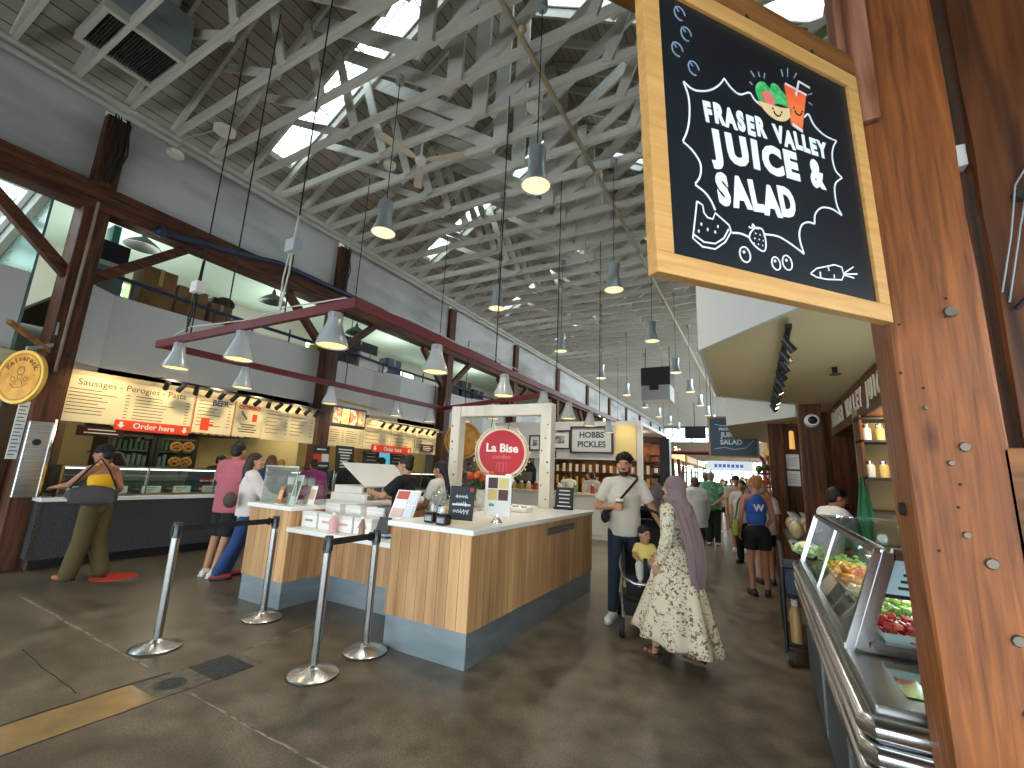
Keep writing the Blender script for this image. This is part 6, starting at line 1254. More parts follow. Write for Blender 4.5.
    if top:
        c, ease, hem = top; m = MB(local=True); torso(m, .014 + ease)
        n = 24; rg = []
        for z, kx in ((hem, 1.0), ((hem + J['pel'].z) / 2, 1.0), (J['wai'].z, .97), (J['che'].z, 1.0)):
            f = (z - J['pel'].z) / max(.01, (J['che'].z - J['pel'].z)); cc = J['pel'].lerp(J['che'], min(1, max(-.5, f))); rg.append([(cc.x + (.165 * w + .012 + ease * 1.5) * kx * math.cos(2 * PI * i / n) * hside.x, cc.y + (.117 * w + .012 + ease * 1.5) * kx * math.sin(2 * PI * i / n), z if abs(J['che'].y) < .15 else cc.z + (z - J['pel'].z if f < 0 else 0)) for i in range(n)])
        m.loft(rg)
        for q in 'rl':
            if sleeve == 'none': m.ell(J[q + 's'] * .9 + J['nek'] * .1, .062, 10, 6); continue
            e, sh = J[q + 'e'], J[q + 's']
            if sleeve == 'long': m.chain([sh, e, e.lerp(J[q + 'w'], .96)], [.066 + ease, .056 + ease, .042 + ease], 12)
            else: m.cyl(sh, sh.lerp(e, .72), .07 + ease, .068 + ease, 14).ell(sh, .07 + ease, 12, 8)
        remesh(m, 'shirt', c, t, vox, 7)
    if bot:
        c, kind = bot; m = MB(local=True); m.ell((0, 0, 0), (.162 * w, .118 * w, .14), 16, 10, ax(J['pel'] - V((0, 0, .04)), J['pel'], hside))
        for q in 'rl':
            H, K, A = J[q + 'h'], J[q + 'k'], J[q + 'a']
            if kind == 'slim': m.chain([H, K, A + V((0, 0, .03))], [.1 * w, .072, .052], 14)
            elif kind == 'wide': m.chain([H, K, A + V((0, 0, .0))], [.108 * w, .1, .098], 14)
            elif kind == 'straight': m.chain([H, K, A + V((0, 0, .02))], [.104 * w, .085, .07], 14)
            elif kind == 'shorts': m.cyl(H + V((0, 0, .02)), H.lerp(K, .62), .105 * w, .098, 14).ell(H, .105 * w, 12, 8)
            elif kind == 'knee': m.cyl(H + V((0, 0, .02)), H.lerp(K, .95), .108 * w, .105, 14).ell(H, .105 * w, 12, 8)
        remesh(m, {'shorts': 'shorts', 'knee': 'shorts'}.get(kind, 'trousers'), c, t, vox, 5)
    if feet and shoes:
        for q in 'rl':
            o = J[q + 't']; f = V((o[0], o[1], 0)).normalized(); a = J[q + 'a']; g = V((a.x, a.y, a.z - .045)); m = MB(local=True); m.chain([g - f * .035, g + f * .06, g + f * .15], [.045, .045, .036], 12); m.ell(a - V((0, 0, .01)), (.043, .043, .045), 10, 6)
            m.v = [V((p.x, p.y, max(p.z, a.z - .083))) for p in m.v]; sh = remesh(m, 'shoe', mat('shoe_' + shoes, shoes, .6), t, max(.01, vox)); k = MB(local=True); pr_ = f.cross(V((0, 0, 1)))
            rr = [[g - f * .08 + pr_ * -.036, g + f * .1 - pr_ * .048, g + f * .19 - pr_ * .02, g + f * .19 + pr_ * .02, g + f * .1 + pr_ * .048, g - f * .08 + pr_ * .036]]
            k.loft([[V((p.x, p.y, a.z - .085)) for p in rr[0]], [V((p.x, p.y, a.z - .062)) for p in rr[0]]]).build('sole', mat('sole_pale', 'b8b6b0', .6) if shoes[0] in 'cdef' else BLACK, sh, smooth=0, bevel=.006)
    return t, J, hm, s

CREAMT = cloth('cream_tee', 'c4bdae'); NAVYJ = cloth('navy_jeans', '1b2433', .3, 20); BLK = cloth('black', '141416'); OLIVE = cloth('olive_trousers', '4a3f1e', .5, 6); YEL_ = cloth('yellow_top', 'd9a81a'); ROSEP = cloth('dusty_pink_tee', 'a85c66'); WHT = cloth('white_blouse', 'cfc6c2'); JEANS = cloth('blue_jeans', '24406e', .3, 18); MAG = cloth('magenta_coat', 'a0407c'); BLUET = cloth('blue_tank', '2a4f9a'); GREENS = cloth('green_print_shirt', '4f8a6a', .3, 9, .85, ('79b08a', (14, 14, 14), .45, .6)); DGREEN = cloth('dark_green_trousers', '1a2a22'); BEIGE = cloth('beige_tee', 'b8aa98'); GREYT = cloth('grey_tee', '5a5a60'); TEALT = cloth('dark_teal', '23404a')
# man in the cream t-shirt
t, J, hm, s = person('bearded person with curly black hair in a cream t-shirt, holding a coffee cup', (-1.37, 5.25, 0), PI + .26, 1.78, dict(re=(.3, -.05, 1.15), rw=(.13, .2, 1.17), le=(-.3, -.03, 1.16), lw=(-.4, -.02, .98), ra=(.13, .1, .085), rk=(.11, .08, .5), la=(-.13, -.1, .085), lk=(-.11, -.02, .5), rt=(.05, .15), lt=(-.05, .15)), 'b08262', ('curly', '0e0c0c'), (CREAMT, .004, .86), (NAVYJ, 'slim'), 'e4e2dc', .0085, (-.1, -.05, 0), .98, beard=True, curl=.9, palms={'r': (V((-.82, -.56, 0)), V((0, 0, 1))), 'l': (V((0, 0, -1)), V((1, 0, 0)))})
MB(local=True).tube([(-.14, .11, 1.475), (-.06, .15, 1.38), (.05, .165, 1.25), (.14, .15, 1.14), (.2, .06, 1.08), (.18, -.08, 1.12), (.0, -.16, 1.33), (-.11, -.08, 1.5), (-.14, .04, 1.51), (-.14, .11, 1.475)], .014, 6).build('bag_strap', BLK, t)
def held(name, label, cat, t, mb, m, part, extra=()):
    M = wm(t); o = thing(name, label, cat, M @ V(mb[1]), t.rotation_euler.z); 
    return o
bg_ = thing('shoulder_bag', 'small black bag at the hip of the person in the cream t-shirt', 'bag', wm(t) @ V((.21, .1, 1.0)), PI + .26); o = MB(local=True).ell((0, 0, .06), (.05, .12, .075)); remesh(o, 'pouch', cloth('bag_black', '121214'), bg_, .012); MB(local=True).box(.03, .055, -.08, .08, .1, .11).build('zip', GREY, bg_, smooth=0)
cp = thing('coffee_cup', 'takeaway coffee cup with white lid held by the person in the cream t-shirt', 'cup', wm(t) @ V((.05, .25, 1.14)), 0); MB(local=True).lathe([(0, 0), (.03, 0), (.04, .105), (0, .105)], n=20).build('cup', mat('cup_brown', '6a4f3e', .6), cp); MB(local=True).lathe([(.043, .1), (.043, .112), (.034, .125), (0, .125)], n=20).build('lid', WHITE, cp); MB(local=True).lathe([(.034, .03), (.039, .08)], n=20).build('sleeve', mat('cup_sleeve', '8a6a4f', .7), cp)
# woman in hijab
FLOR = bpy.data.materials.new('floral_fabric'); FLOR.use_nodes = True
def floral():
    nt = FLOR.node_tree; b = nt.nodes['Principled BSDF']; L = nt.links.new; N = nt.nodes.new; tc = N('ShaderNodeTexCoord'); col = None
    base = N('ShaderNodeRGB'); base.outputs[0].default_value = hexc('cfc4aa'); col = base.outputs[0]
    for sc, th, c in ((17, .27, '7d5a4a'), (23, .25, '63684f'), (34, .28, '9a7460'), (28, .25, '6f5a4c')):
        n = N('ShaderNodeTexNoise'); n.inputs['Scale'].default_value = sc * 1.6; L(tc.outputs['Object'], n.inputs['Vector'])
        ad = N('ShaderNodeMix'); ad.data_type = 'RGBA'; ad.blend_type = 'ADD'; ad.inputs[0].default_value = .05; L(tc.outputs['Object'], ad.inputs[6]); L(n.outputs['Color'], ad.inputs[7])
        v = N('ShaderNodeTexVoronoi'); v.inputs['Scale'].default_value = sc; L(ad.outputs[2], v.inputs['Vector']); r = N('ShaderNodeMath'); r.operation = 'LESS_THAN'; r.inputs[1].default_value = th; L(v.outputs['Distance'], r.inputs[0])
        n3 = N('ShaderNodeTexNoise'); n3.inputs['Scale'].default_value = 5; L(tc.outputs['Object'], n3.inputs['Vector']); g = N('ShaderNodeMath'); g.operation = 'GREATER_THAN'; g.inputs[1].default_value = .44; L(n3.outputs['Fac'], g.inputs[0]); mu = N('ShaderNodeMath'); mu.operation = 'MULTIPLY'; L(r.outputs[0], mu.inputs[0]); L(g.outputs[0], mu.inputs[1])
        k = N('ShaderNodeMix'); k.data_type = 'RGBA'; L(mu.outputs[0], k.inputs[0]); L(col, k.inputs[6]); k.inputs[7].default_value = hexc(c); col = k.outputs[2]
    L(col, b.inputs['Base Color']); b.inputs['Roughness'].default_value = .85
floral()
HIJ = cloth('mauve_hijab', '7d686b', .3, 7)
t, J, hm, s = person('person in a mauve headscarf and long cream floral dress, walking away past the pushchair', (-.68, 4.37, 0), 1.2, 1.55, dict(pel=(0, .02, .94), re=(.2, .1, 1.14), rw=(.16, .25, .95), le=(-.215, -.03, 1.15), lw=(-.2, .07, .9), lk=(-.09, .16, .5), la=(-.08, .2, .085), rk=(.1, -.02, .48), ra=(.09, -.17, .1), rt=(0, .15), lt=(0, .15)), 'b08468', ('none', '1a1412'), None, None, None, .009, (.1, 0, 0), 1.05, curl=.5, palms={'l': (V((1, 0, .2)), V((0, 1, 0)))})
m = MB(local=True); m.ell((0, 0, 0), (.165, .12, .2), 16, 10, ax(J['wai'], J['nek'], (1, 0, 0))); m.ell((0, 0, 0), (.15, .115, .2), 16, 10, ax(J['pel'], J['che'], (1, 0, 0)))
for q in 'rl': m.chain([J[q + 's'], J[q + 'e'], J[q + 'w'].lerp(J[q + 'e'], .08)], [.072, .062, .05], 12)
remesh(m, 'bodice', FLOR, t, .011)
n = 72; rg = []
for k in range(15):
    f = k / 14; z = 1.08 - f * .9; rx = .172 + .1 * f ** 1.1; ry = .14 + .32 * f ** 1.15; fold = .03 * f
    rg.append([((rx + fold * math.sin(9 * a + 2 * f)) * math.cos(a), .03 * f + (ry + fold * math.sin(9 * a + 2 * f) + .5 * fold * math.sin(5 * a)) * math.sin(a), z + .07 * f * math.sin(a) * (1 if math.sin(a) > 0 else .3) + .012 * f * math.sin(9 * a)) for a in [2 * PI * i / n for i in range(n)]])
MB(local=True).loft(rg, caps=False).build('skirt', FLOR, t, smooth=180, solid=.006)
m = MB(local=True)
def he(c, r): m.ell((0, 0, 0), r, 16, 10, hm @ Tr(c))
he((0, -.03, .03), (.095, .112, .105)); he((0, -.04, -.05), (.09, .1, .1)); he((0, .03, -.1), (.075, .08, .06)); m.rc((0, -.03, 1.5), (0, -.03, 1.4), .1, .15, 16); m.rc((-.12, -.02, 1.42), (.12, -.02, 1.42), .085, .085, 12); m.ell((0, .05, 1.36), (.13, .09, .12))
remesh(m, 'headscarf', HIJ, t, .011)
rg = []
for k in range(16):
    f = k / 15; z = 1.46 - f * .76; hw = .17 - .03 * f - (.06 * max(0, f - .8) / .2); yc = -.12 - .1 * math.sin(f * 2.2) - .03 * f; ring = []
    for i in range(19): u = -1 + 2 * i / 18; ring.append((u * hw, yc + .045 * u * u * (1 - f) + .014 * math.sin(u * 13 + f * 2) - .012, z))
    for i in range(18, -1, -1): u = -1 + 2 * i / 18; ring.append((u * hw, yc + .045 * u * u * (1 - f) + .014 * math.sin(u * 13 + f * 2) + .012, z))
    rg.append(ring)
MB(local=True).loft(rg).build('scarf_drape', HIJ, t, smooth=60)
SAND = mat('brown_sandal', '5a3a26', .6)
for q in 'rl':
    a = J[q + 'a']; g = V((a.x, a.y, a.z - .075)); k = MB(local=True); k.loft([[g + V((-.035, -.05, 0)), g + V((-.045, .1, 0)), g + V((-.02, .18, 0)), g + V((.02, .18, 0)), g + V((.045, .1, 0)), g + V((.035, -.05, 0))], [g + V((-.035, -.05, .018)), g + V((-.045, .1, .018)), g + V((-.02, .18, .018)), g + V((.02, .18, .018)), g + V((.045, .1, .018)), g + V((.035, -.05, .018))]]); k = k.build('sandal', SAND, t, smooth=0, bevel=.005)
    z = MB(local=True)
    for yy, hh in ((.12, .05), (.075, .065), (.03, .085)): z.tube([g + V((.042 * math.cos(c), yy, hh * math.sin(c) + .01)) for c in [PI * i / 10 for i in range(11)]], .006, 6)
    z.tube([g + V((.04 * math.cos(c), -.01 + .04 * math.sin(c) * -1, .085)) for c in [PI * i / 10 for i in range(11)]], .006, 6); z.build('strap', SAND, k)['kind'] = 'stuff'
# pushchair with child
PB = mat('pushchair_fabric', '131418', .8); SILV = mat('pushchair_silver', 'a9abad', .25, .9)
t = thing('pushchair', 'black pushchair with silver frame carrying a small child', 'pushchair', (-1.11, 5.1, 0), PI + .22)
mb = MB(local=True)
for x in (-.24, .24):
    mb.tube([(x * .9, .38, .1), (x, .12, .38), (x, -.16, .72), (x, -.36, 1.02)], .014, 10); mb.tube([(x, -.02, .52), (x * 1.1, -.3, .14)], .013, 10)
mb.tube([(-.24, -.36, 1.02), (-.2, -.42, 1.05), (.2, -.42, 1.05), (.24, -.36, 1.02)], .016, 10); mb.tube([(-.26, -.3, .14), (.26, -.3, .14)], .011, 8); mb.build('frame', SILV, t)
MB(local=True).tube([(-.25, -.1, .7), (-.26, .1, .6), (-.22, .27, .52), (-.1, .33, .48), (.1, .33, .48), (.22, .27, .52), (.26, .1, .6), (.25, -.1, .7)], .016, 10).build('bumper_bar', SILV, t)
for x, y, r in ((-.23, .38, .085), (.23, .38, .085), (-.28, -.32, .12), (.28, -.32, .12)):
    o = MB(local=True).lathe([(r * .5, -.02), (r * .92, -.025), (r, 0), (r * .92, .025), (r * .5, .02)], n=24, M=Tr(x, y, r) @ Ry(PI / 2)).build('wheel', mat('tyre_black', '19191b', .7), t); MB(local=True).lathe([(0, -.02), (r * .5, -.018), (r * .5, .018), (0, .02)], n=16, M=Tr(x, y, r) @ Ry(PI / 2)).build('hub', GREY, o)
sh = [[(x, y, z) for x, y, z in ((-.2, .2, .5), (.2, .2, .5), (.21, -.1, .52), (.19, -.26, 1.02), (-.19, -.26, 1.02), (-.21, -.1, .52))]]
mb = MB(local=True); mb.add([(-.2, .22, .52), (.2, .22, .52), (.21, -.12, .54), (-.21, -.12, .54), (.19, -.28, 1.05), (-.19, -.28, 1.05), (.18, .3, .36), (-.18, .3, .36), (.23, .12, .68), (.23, -.14, .8), (-.23, .12, .68), (-.23, -.14, .8)], [(0, 1, 2, 3), (3, 2, 4, 5), (7, 6, 1, 0), (1, 8, 9, 2), (2, 9, 4), (0, 3, 11, 10), (3, 5, 11)]); mb.build('seat', PB, t, solid=.03, smooth=60)
mb = MB(local=True); rg = []
for k in range(9):
    a = 1.15 + k / 8 * 1.9; c, q = math.cos(a), math.sin(a); rg.append([(.235 * math.cos(b), -.2 - .0 + (.33 * c - .1) * math.sin(b) * .9, .86 + .34 * q * math.sin(b) ** .7 if math.sin(b) > 0 else .86) for b in [PI * i / 16 for i in range(17)]])
for j in range(8):
    for i in range(16): mb.add([rg[j][i], rg[j][i + 1], rg[j + 1][i + 1], rg[j + 1][i]], [(0, 1, 2, 3)])
mb.build('canopy', PB, t, smooth=180, solid=.012)
MB(local=True).loft([[(-.2, -.28, .16), (.2, -.28, .16), (.2, .25, .16), (-.2, .25, .16)], [(-.24, -.3, .3), (.24, -.3, .3), (.23, .25, .28), (-.23, .25, .28)]]).build('basket', mat('basket_mesh', '1f201f', .8), t, smooth=0); o = MB(local=True).ell((.02, 0, .3), (.18, .2, .09)); o.ell((-.08, .1, .33), (.1, .1, .07)); remesh(o, 'basket_bundle', cloth('brown_bundle', '2b2418'), t, .02); MB(local=True).box(-.02, .02, .1, .2, .5, .72, Rx(-.1)).build('harness', PB, t, smooth=0)
person('small child with dark hair in a yellow top and pale trousers, sitting in the pushchair', wm(t) @ V((0, 0, .0)), PI + .3, 1.0, dict(pel=(0, -.03, 1.07), wai=(0, -.05, 1.18), che=(0, -.1, 1.3), nek=(0, -.11, 1.4), hed=(0, -.08, 1.6), rs=(.13, -.1, 1.38), re=(.2, .0, 1.22), rw=(.14, .12, 1.16), ls=(-.13, -.1, 1.38), le=(-.2, .0, 1.22), lw=(-.14, .12, 1.16), rh=(.08, 0, 1.06), rk=(.12, .26, 1.1), ra=(.12, .36, .88), lh=(-.08, 0, 1.06), lk=(-.12, .26, 1.1), la=(-.12, .36, .88)), 'b98868', ('short', '15100e'), (cloth('child_yellow', 'd9c470'), .0, 1.04), (cloth('child_pale', 'b9bcb4'), 'straight'), 'c98a94', .012, (.5, -.1, 0), .85, 1.35)
# shopper at the sausage counter
t, J, hm, s = person('person in wide olive trousers and yellow top leaning on the sausage counter', (-7.38, 2.6, 0), PI / 2 + .42, 1.64, dict(che=(0, .05, 1.3), nek=(0, .05, 1.46), hed=(0, .09, 1.61), rs=(.175, .03, 1.41), ls=(-.175, .04, 1.41), le=(-.2, .26, 1.2), lw=(-.14, .5, 1.16), re=(.22, -.06, 1.15), rw=(.2, .1, .98), rt=(.03, .15), la=(-.14, .06, .085), ra=(.14, -.1, .085)), '9a6650', ('cap', '120d0c', '1a1718'), None, (OLIVE, 'wide'), 'a84a3a', .0095, (.45, -.1, 0), 1.0, palms={'l': (V((0, 0, -1)), V((1, 0, 0)))}, curl=.3)
m = MB(local=True); m.ell((0, 0, 0), (.165, .118, .2), 16, 10, ax(J['wai'], J['nek'] - V((0, 0, .06)), (1, 0, 0))); m.ell((0, 0, 0), (.148, .112, .16), 16, 10, ax(J['pel'], J['che'], (1, 0, 0))); m.rc((.1, .03, 1.42), (.1, .03, 1.47), .03, .03).rc((-.1, .03, 1.42), (-.1, .03, 1.47), .03, .03); remesh(m, 'top', YEL_, t, .011)
bg_ = thing('shoulder_bag', 'large dark grey bag hanging at the back of the shopper in olive trousers', 'bag', (-7.1, 2.42, .9), -.35); o = MB(local=True).ell((0, 0, .13), (.09, .25, .11)); o.ell((0, .04, .09), (.1, .22, .1)); o.box(-.07, .07, -.2, .22, .02, .16); remesh(o, 'sack', cloth('bag_grey', '3f3b3d', .5, 8), bg_, .016); MB(local=True).tube([(.02, -.2, .2), (.06, -.08, .42), (.1, .02, .56), (.06, .12, .42), (.02, .22, .2)], .012, 6).build('strap', BLK, bg_)
tag(MB().lathe([(0, .002), (.24, .002), (.24, 0)], (-7.22, 2.86, 0), 28).build('floor_sticker', mat('sticker_red', 'c23a28', .5)), 'round red sticker on the floor at the feet of the shopper in olive trousers', 'sticker')
# pair of shoppers by the kiosk
person('person with short black hair in a dusty pink t-shirt and black shorts', (-6.3, 3.62, 0), .2, 1.76, dict(le=(-.24, .02, 1.14), lw=(-.24, .1, .9), la=(-.2, -.02, .085), lk=(-.16, .01, .5), ra=(-.02, -.06, .085), rk=(.03, 0, .5)), 'a87a5c', ('short', '0f0c0b'), (ROSEP, .02, .82), (BLK, 'knee'), 'c9c4b8', .01, (.2, 0, 0), 1.05)
person('person with long brown hair in a white blouse and blue jeans', (-5.88, 3.62, 0), -.35, 1.62, dict(le=(-.26, .06, 1.14), lw=(-.2, .2, 1.06), la=(-.4, -.06, .085), lk=(-.25, 0, .5), ra=(-.26, -.2, .085), rk=(-.08, -.06, .5), re=(.24, .14, 1.16), rw=(.2, .36, 1.1)), 'b88a70', ('long', '2a1714', .3), (WHT, .014, .88), (JEANS, 'straight'), '8a2432', .01, (-.5, .05, 0), .95, sleeve='long')
o = MB().ell((-5.85, 3.36, 1.02), (.1, .07, .1)); tag(o.build('shoulder_bag', cloth('tan_bag', '4a3a34')), 'small dark bag at the side of the person in the white blouse', 'bag')
# staff in the kiosk
person('person with a dark hair bun in a black t-shirt working at the kiosk bins', (-3.95, 4.42, 0), PI / 2 + .25, 1.66, dict(le=(-.2, .2, 1.22), lw=(-.1, .42, 1.26), re=(.22, .16, 1.16), rw=(.1, .38, 1.2)), 'b58a6c', ('bun', '0f0c0c', (0, -.085, .09)), (BLK, .01, .86), (cloth('pale_denim', '8fa6b4'), 'slim'), '2a2a2c', .01, (.1, -.15, 0), 1.0)
person('person with a dark ponytail in a white t-shirt behind the glass jars of the kiosk', (-3.78, 4.92, 0), PI / 2 + .1, 1.62, dict(le=(-.22, .08, 1.14), lw=(-.16, .28, 1.06), re=(.22, .06, 1.14), rw=(.14, .28, 1.08)), 'ae8064', ('ponytail', '1a1110', .32), (cloth('white_tee', 'd2cfca'), .012, .88), (BLK, 'slim'), '2a2a2c', .011, (0, -.2, 0), .95)
# queue at the deli
person('person in a magenta coat seen between the sample bins and the acrylic case', (-7.25, 5.6, 0), PI / 2 - .3, 1.6, dict(lw=(-.18, .25, 1.05)), 'b08468', ('short', '2a1a14'), (MAG, .03, .75), (BLK, 'straight'), '2a2a2c', .014, sleeve='long')
person('person in a black jacket with a blue collar at the second deli counter', (-7.3, 6.5, 0), PI / 2 - .4, 1.62, dict(lw=(-.12, .3, 1.08)), 'b08468', ('short', '1a1210'), (cloth('black_jacket', '1c1b1e'), .035, .75), (BLK, 'straight'), '2a2a2c', .014, sleeve='long')
person('person in a dark coat and cap, right of the blue collar at the second deli', (-7.3, 7.35, 0), PI / 2 - .1, 1.7, dict(lw=(-.12, .3, 1.08)), 'b08468', ('cap', '1a1210', '18181a'), (cloth('dark_coat', '26221f'), .035, .75), (BLK, 'straight'), '2a2a2c', .014, sleeve='long')
person('person in a blue jacket behind the shopper in the white blouse', (-7.2, 4.72, 0), PI / 2 - .5, 1.62, {}, 'b08468', ('long', '5a3a22', .2), (cloth('blue_jacket', '2f3f66'), .03, .8), (BLK, 'straight'), '2a2a2c', .014, sleeve='long')
person('person with fair hair and a purple jacket near the second arcade post', (-7.65, 5.2, 0), PI / 2 - .2, 1.56, {}, 'c09478', ('short', 'a87a3a'), (cloth('purple_jacket', '5a2f66'), .03, .8), (BLK, 'straight'), '2a2a2c', .014, sleeve='long')
person('person with dark hair serving behind the sausage stall case, beside the pretzels', (-9.28, 5.02, 0), -PI / 2, 1.62, dict(hed=(0, .05, 1.6)), 'b08468', ('short', '14100e'), (BLK, .012, .85), (BLK, 'straight'), '2a2a2c', .013, (.5, -.2, 0))
person('person with long black hair serving behind the sausage stall case, near its cash end', (-9.28, 3.4, 0), PI / 2 + .4, 1.58, dict(hed=(0, .05, 1.6)), 'b08468', ('long', '0e0b0b', .3), (BLK, .012, .85), (BLK, 'straight'), '2a2a2c', .013, (.3, -.2, 0))
# juice stall server
person('person with short black hair bending over the far end of the fruit case', (.58, 5.85, 0), -1.2, 1.6, dict(che=(0, .07, 1.24), nek=(0, .12, 1.4), hed=(0, .17, 1.53), rs=(.17, .1, 1.35), ls=(-.17, .1, 1.35), le=(-.22, .26, 1.12), lw=(-.1, .42, 1.0), re=(.22, .26, 1.12), rw=(.1, .42, 1.0)), '9a6a50', ('short', '0c0a0a'), (cloth('white_uniform', 'c9ccd0'), .014, .85), (BLK, 'straight'), '2a2a2c', .011, (-.1, -.3, 0))
# aisle crowd
t, J, hm, s = person('person with a fair bun, blue tank top and black shorts in the aisle', (-.06, 7.45, 0), .35, 1.62, dict(re=(.25, .04, 1.12), rw=(.17, .2, .92), le=(-.23, -.02, 1.13), lw=(-.22, .08, .9), rt=(.05, .15)), 'a8745c', ('bun', '9a6a34', (.02, -.08, .09)), None, (BLK, 'shorts'), '201c1c', .011, (.7, 0, 0), .98)
m = MB(local=True); m.ell((0, 0, 0), (.163, .118, .2), 16, 10, ax(J['wai'], J['nek'] - V((0, 0, .03)), (1, 0, 0))); m.ell((0, 0, 0), (.148, .11, .17), 16, 10, ax(J['pel'], J['che'], (1, 0, 0))); m.ell((0, -.06, 1.38), (.1, .055, .1)); m.rc((.08, -.02, 1.4), (.085, -.02, 1.47), .032, .03).rc((-.08, -.02, 1.4), (-.085, -.02, 1.47), .032, .03); m = remesh(m, 'tank_top', BLUET, t, .011); MB(local=True).text('W', .14, Tr(0, -.13, 1.27) @ Rx(PI / 2), bold=.004, depth=.008).build('white_mark', WHITE, m, smooth=0)
o = MB().loft([[(-.33 + dx, 7.35 + dy, z) for dx, dy in ((-.03, -.1), (.04, -.1), (.04, .14), (-.03, .14))] for z in (.78, 1.0)]); b_ = thing('tote_bag', 'green and yellow tote bag carried by the person in the blue tank top', 'bag', (-.33, 7.37, .78)); o.build('sack', cloth('bag_lime', '8a9a3a'), b_, smooth=0, bevel=.02); MB().tube([(-.325, 7.3, 1.0), (-.28, 7.35, 1.25), (-.2, 7.38, 1.38), (-.28, 7.42, 1.25), (-.325, 7.44, 1.0)], .012, 6).build('strap', cloth('strap_green', '2f5a3c'), b_)
person('person with grey hair in a green patterned shirt and dark trousers, hands clasped behind', (-1.04, 12.3, 0), .1, 1.74, dict(re=(.27, -.12, 1.15), rw=(.04, -.17, .98), le=(-.27, -.12, 1.15), lw=(-.04, -.17, .98)), 'b58a70', ('short', '77706a'), (GREENS, .022, .85), (DGREEN, 'straight'), 'b8b6b0', .013, (0, 0, 0), 1.1)
person('person in a loose white shirt with a dark strap, just behind the headscarf', (-1.08, 9.3, 0), .7, 1.58, dict(lw=(-.2, .22, 1.0)), 'b08468', ('short', '4a3424'), (cloth('loose_white', 'd6d6d4'), .045, .74), (cloth('mauve_trousers', '4a3a40'), 'straight'), '2a2a2c', .013, (0, 0, 0), 1.05, sleeve='long')
person('person in a dark top left of the green patterned shirt', (-1.25, 13.2, 0), .2, 1.74, {}, 'b08468', ('short', '6a5a50'), (TEALT, .015, .85), (BLK, 'straight'), '2a2a2c', .015)
person('person in a grey t-shirt and black cap left of the mauve headscarf', (-1.85, 9.6, 0), 2.2, 1.62, {}, 'a07a60', ('cap', '14100e', '141416'), (GREYT, .015, .85), (BLK, 'straight'), '2a2a2c', .014)
person('person in a beige t-shirt and black cap walking towards the viewer', (-.46, 11.6, 0), PI + .1, 1.66, {}, 'b58a6c', ('cap', '14100e', '1c1c1e'), (BEIGE, .015, .85), (cloth('grey_shorts', '6a6a6c'), 'knee'), 'c8c6c0', .014)
person('person in a cream top and black shorts, right of the green patterned shirt', (-.98, 15.4, 0), PI, 1.6, {}, 'b88a70', ('long', '3a2418', .2), (cloth('cream_top', 'c9b89a'), .012, .95), (BLK, 'shorts'), 'c8c6c0', .015)
person('person with dark hair glimpsed behind the fair bun', (-.3, 10.1, 0), PI - .3, 1.56, {}, 'b08468', ('short', '14100e'), (cloth('pale_shirt', 'c4c0bc'), .015, .85), (BLK, 'straight'), '2a2a2c', .015)
person('person in a cream dress with dark shorts, right of the fair bun', (.03, 8.35, 0), .3, 1.52, {}, 'b08468', ('short', 'a08a7a'), (cloth('cream_blouse', 'cfc6b8'), .02, .85), (BLK, 'shorts'), '2a2a2c', .015)
FAR = [(-1.6, 17, 'b8443a'), (-.9, 19, '3a4a6a'), (-1.9, 20.5, 'c8c2b8'), (-.5, 18, '2a2a2e'), (-1.3, 23, '5a7a6a'), (-2.1, 25, '8a3a4a'), (-.8, 26, 'd0ccc4'), (-.45, 22, '7a8aa0')]
for k, (x, y, c) in enumerate(FAR):
    person('distant person in a %s top in the crowd down the aisle' % ('red', 'navy', 'pale grey', 'black', 'sage green', 'wine', 'white', 'dusty blue')[k], (x, y, 0), (0, PI)[k % 2] + .3 * (k % 3), 1.6 + .04 * (k % 4), {}, 'b08468', ('short', ('1a1210', '3a2a1e')[k % 2]), (cloth('far_' + c, c), .015, .85), (BLK if k % 2 else JEANS, 'straight'), '2a2a2c', .02, eyes=False, group='distant crowd down the aisle')
for k, (x, y, c, hc, l) in enumerate(((-4.0, 11.95, 'd2d4d0', '2a1c16', 'white shirt serving at the pickle counter'), (-4.75, 12.1, 'd8d8d6', '1a1412', 'white shirt at the left of the pickle counter'), (-3.55, 12.6, '8a5a5a', '1a1412', 'dusky red top behind the pickle counter'), (-3.0, 12.4, '5a4a4a', '14100e', 'brown top at the right of the pickle counter'), (-4.4, 12.9, '6a3a34', '4a2a1e', 'rust top deep behind the pickle counter'))):
    person('person in a ' + l, (x, y, 0), .3 + .5 * k, 1.62, {}, 'b08468', ('short', hc), (cloth('hobbs_' + c, c), .015, .85), (BLK, 'straight'), '2a2a2c', .016, eyes=False)
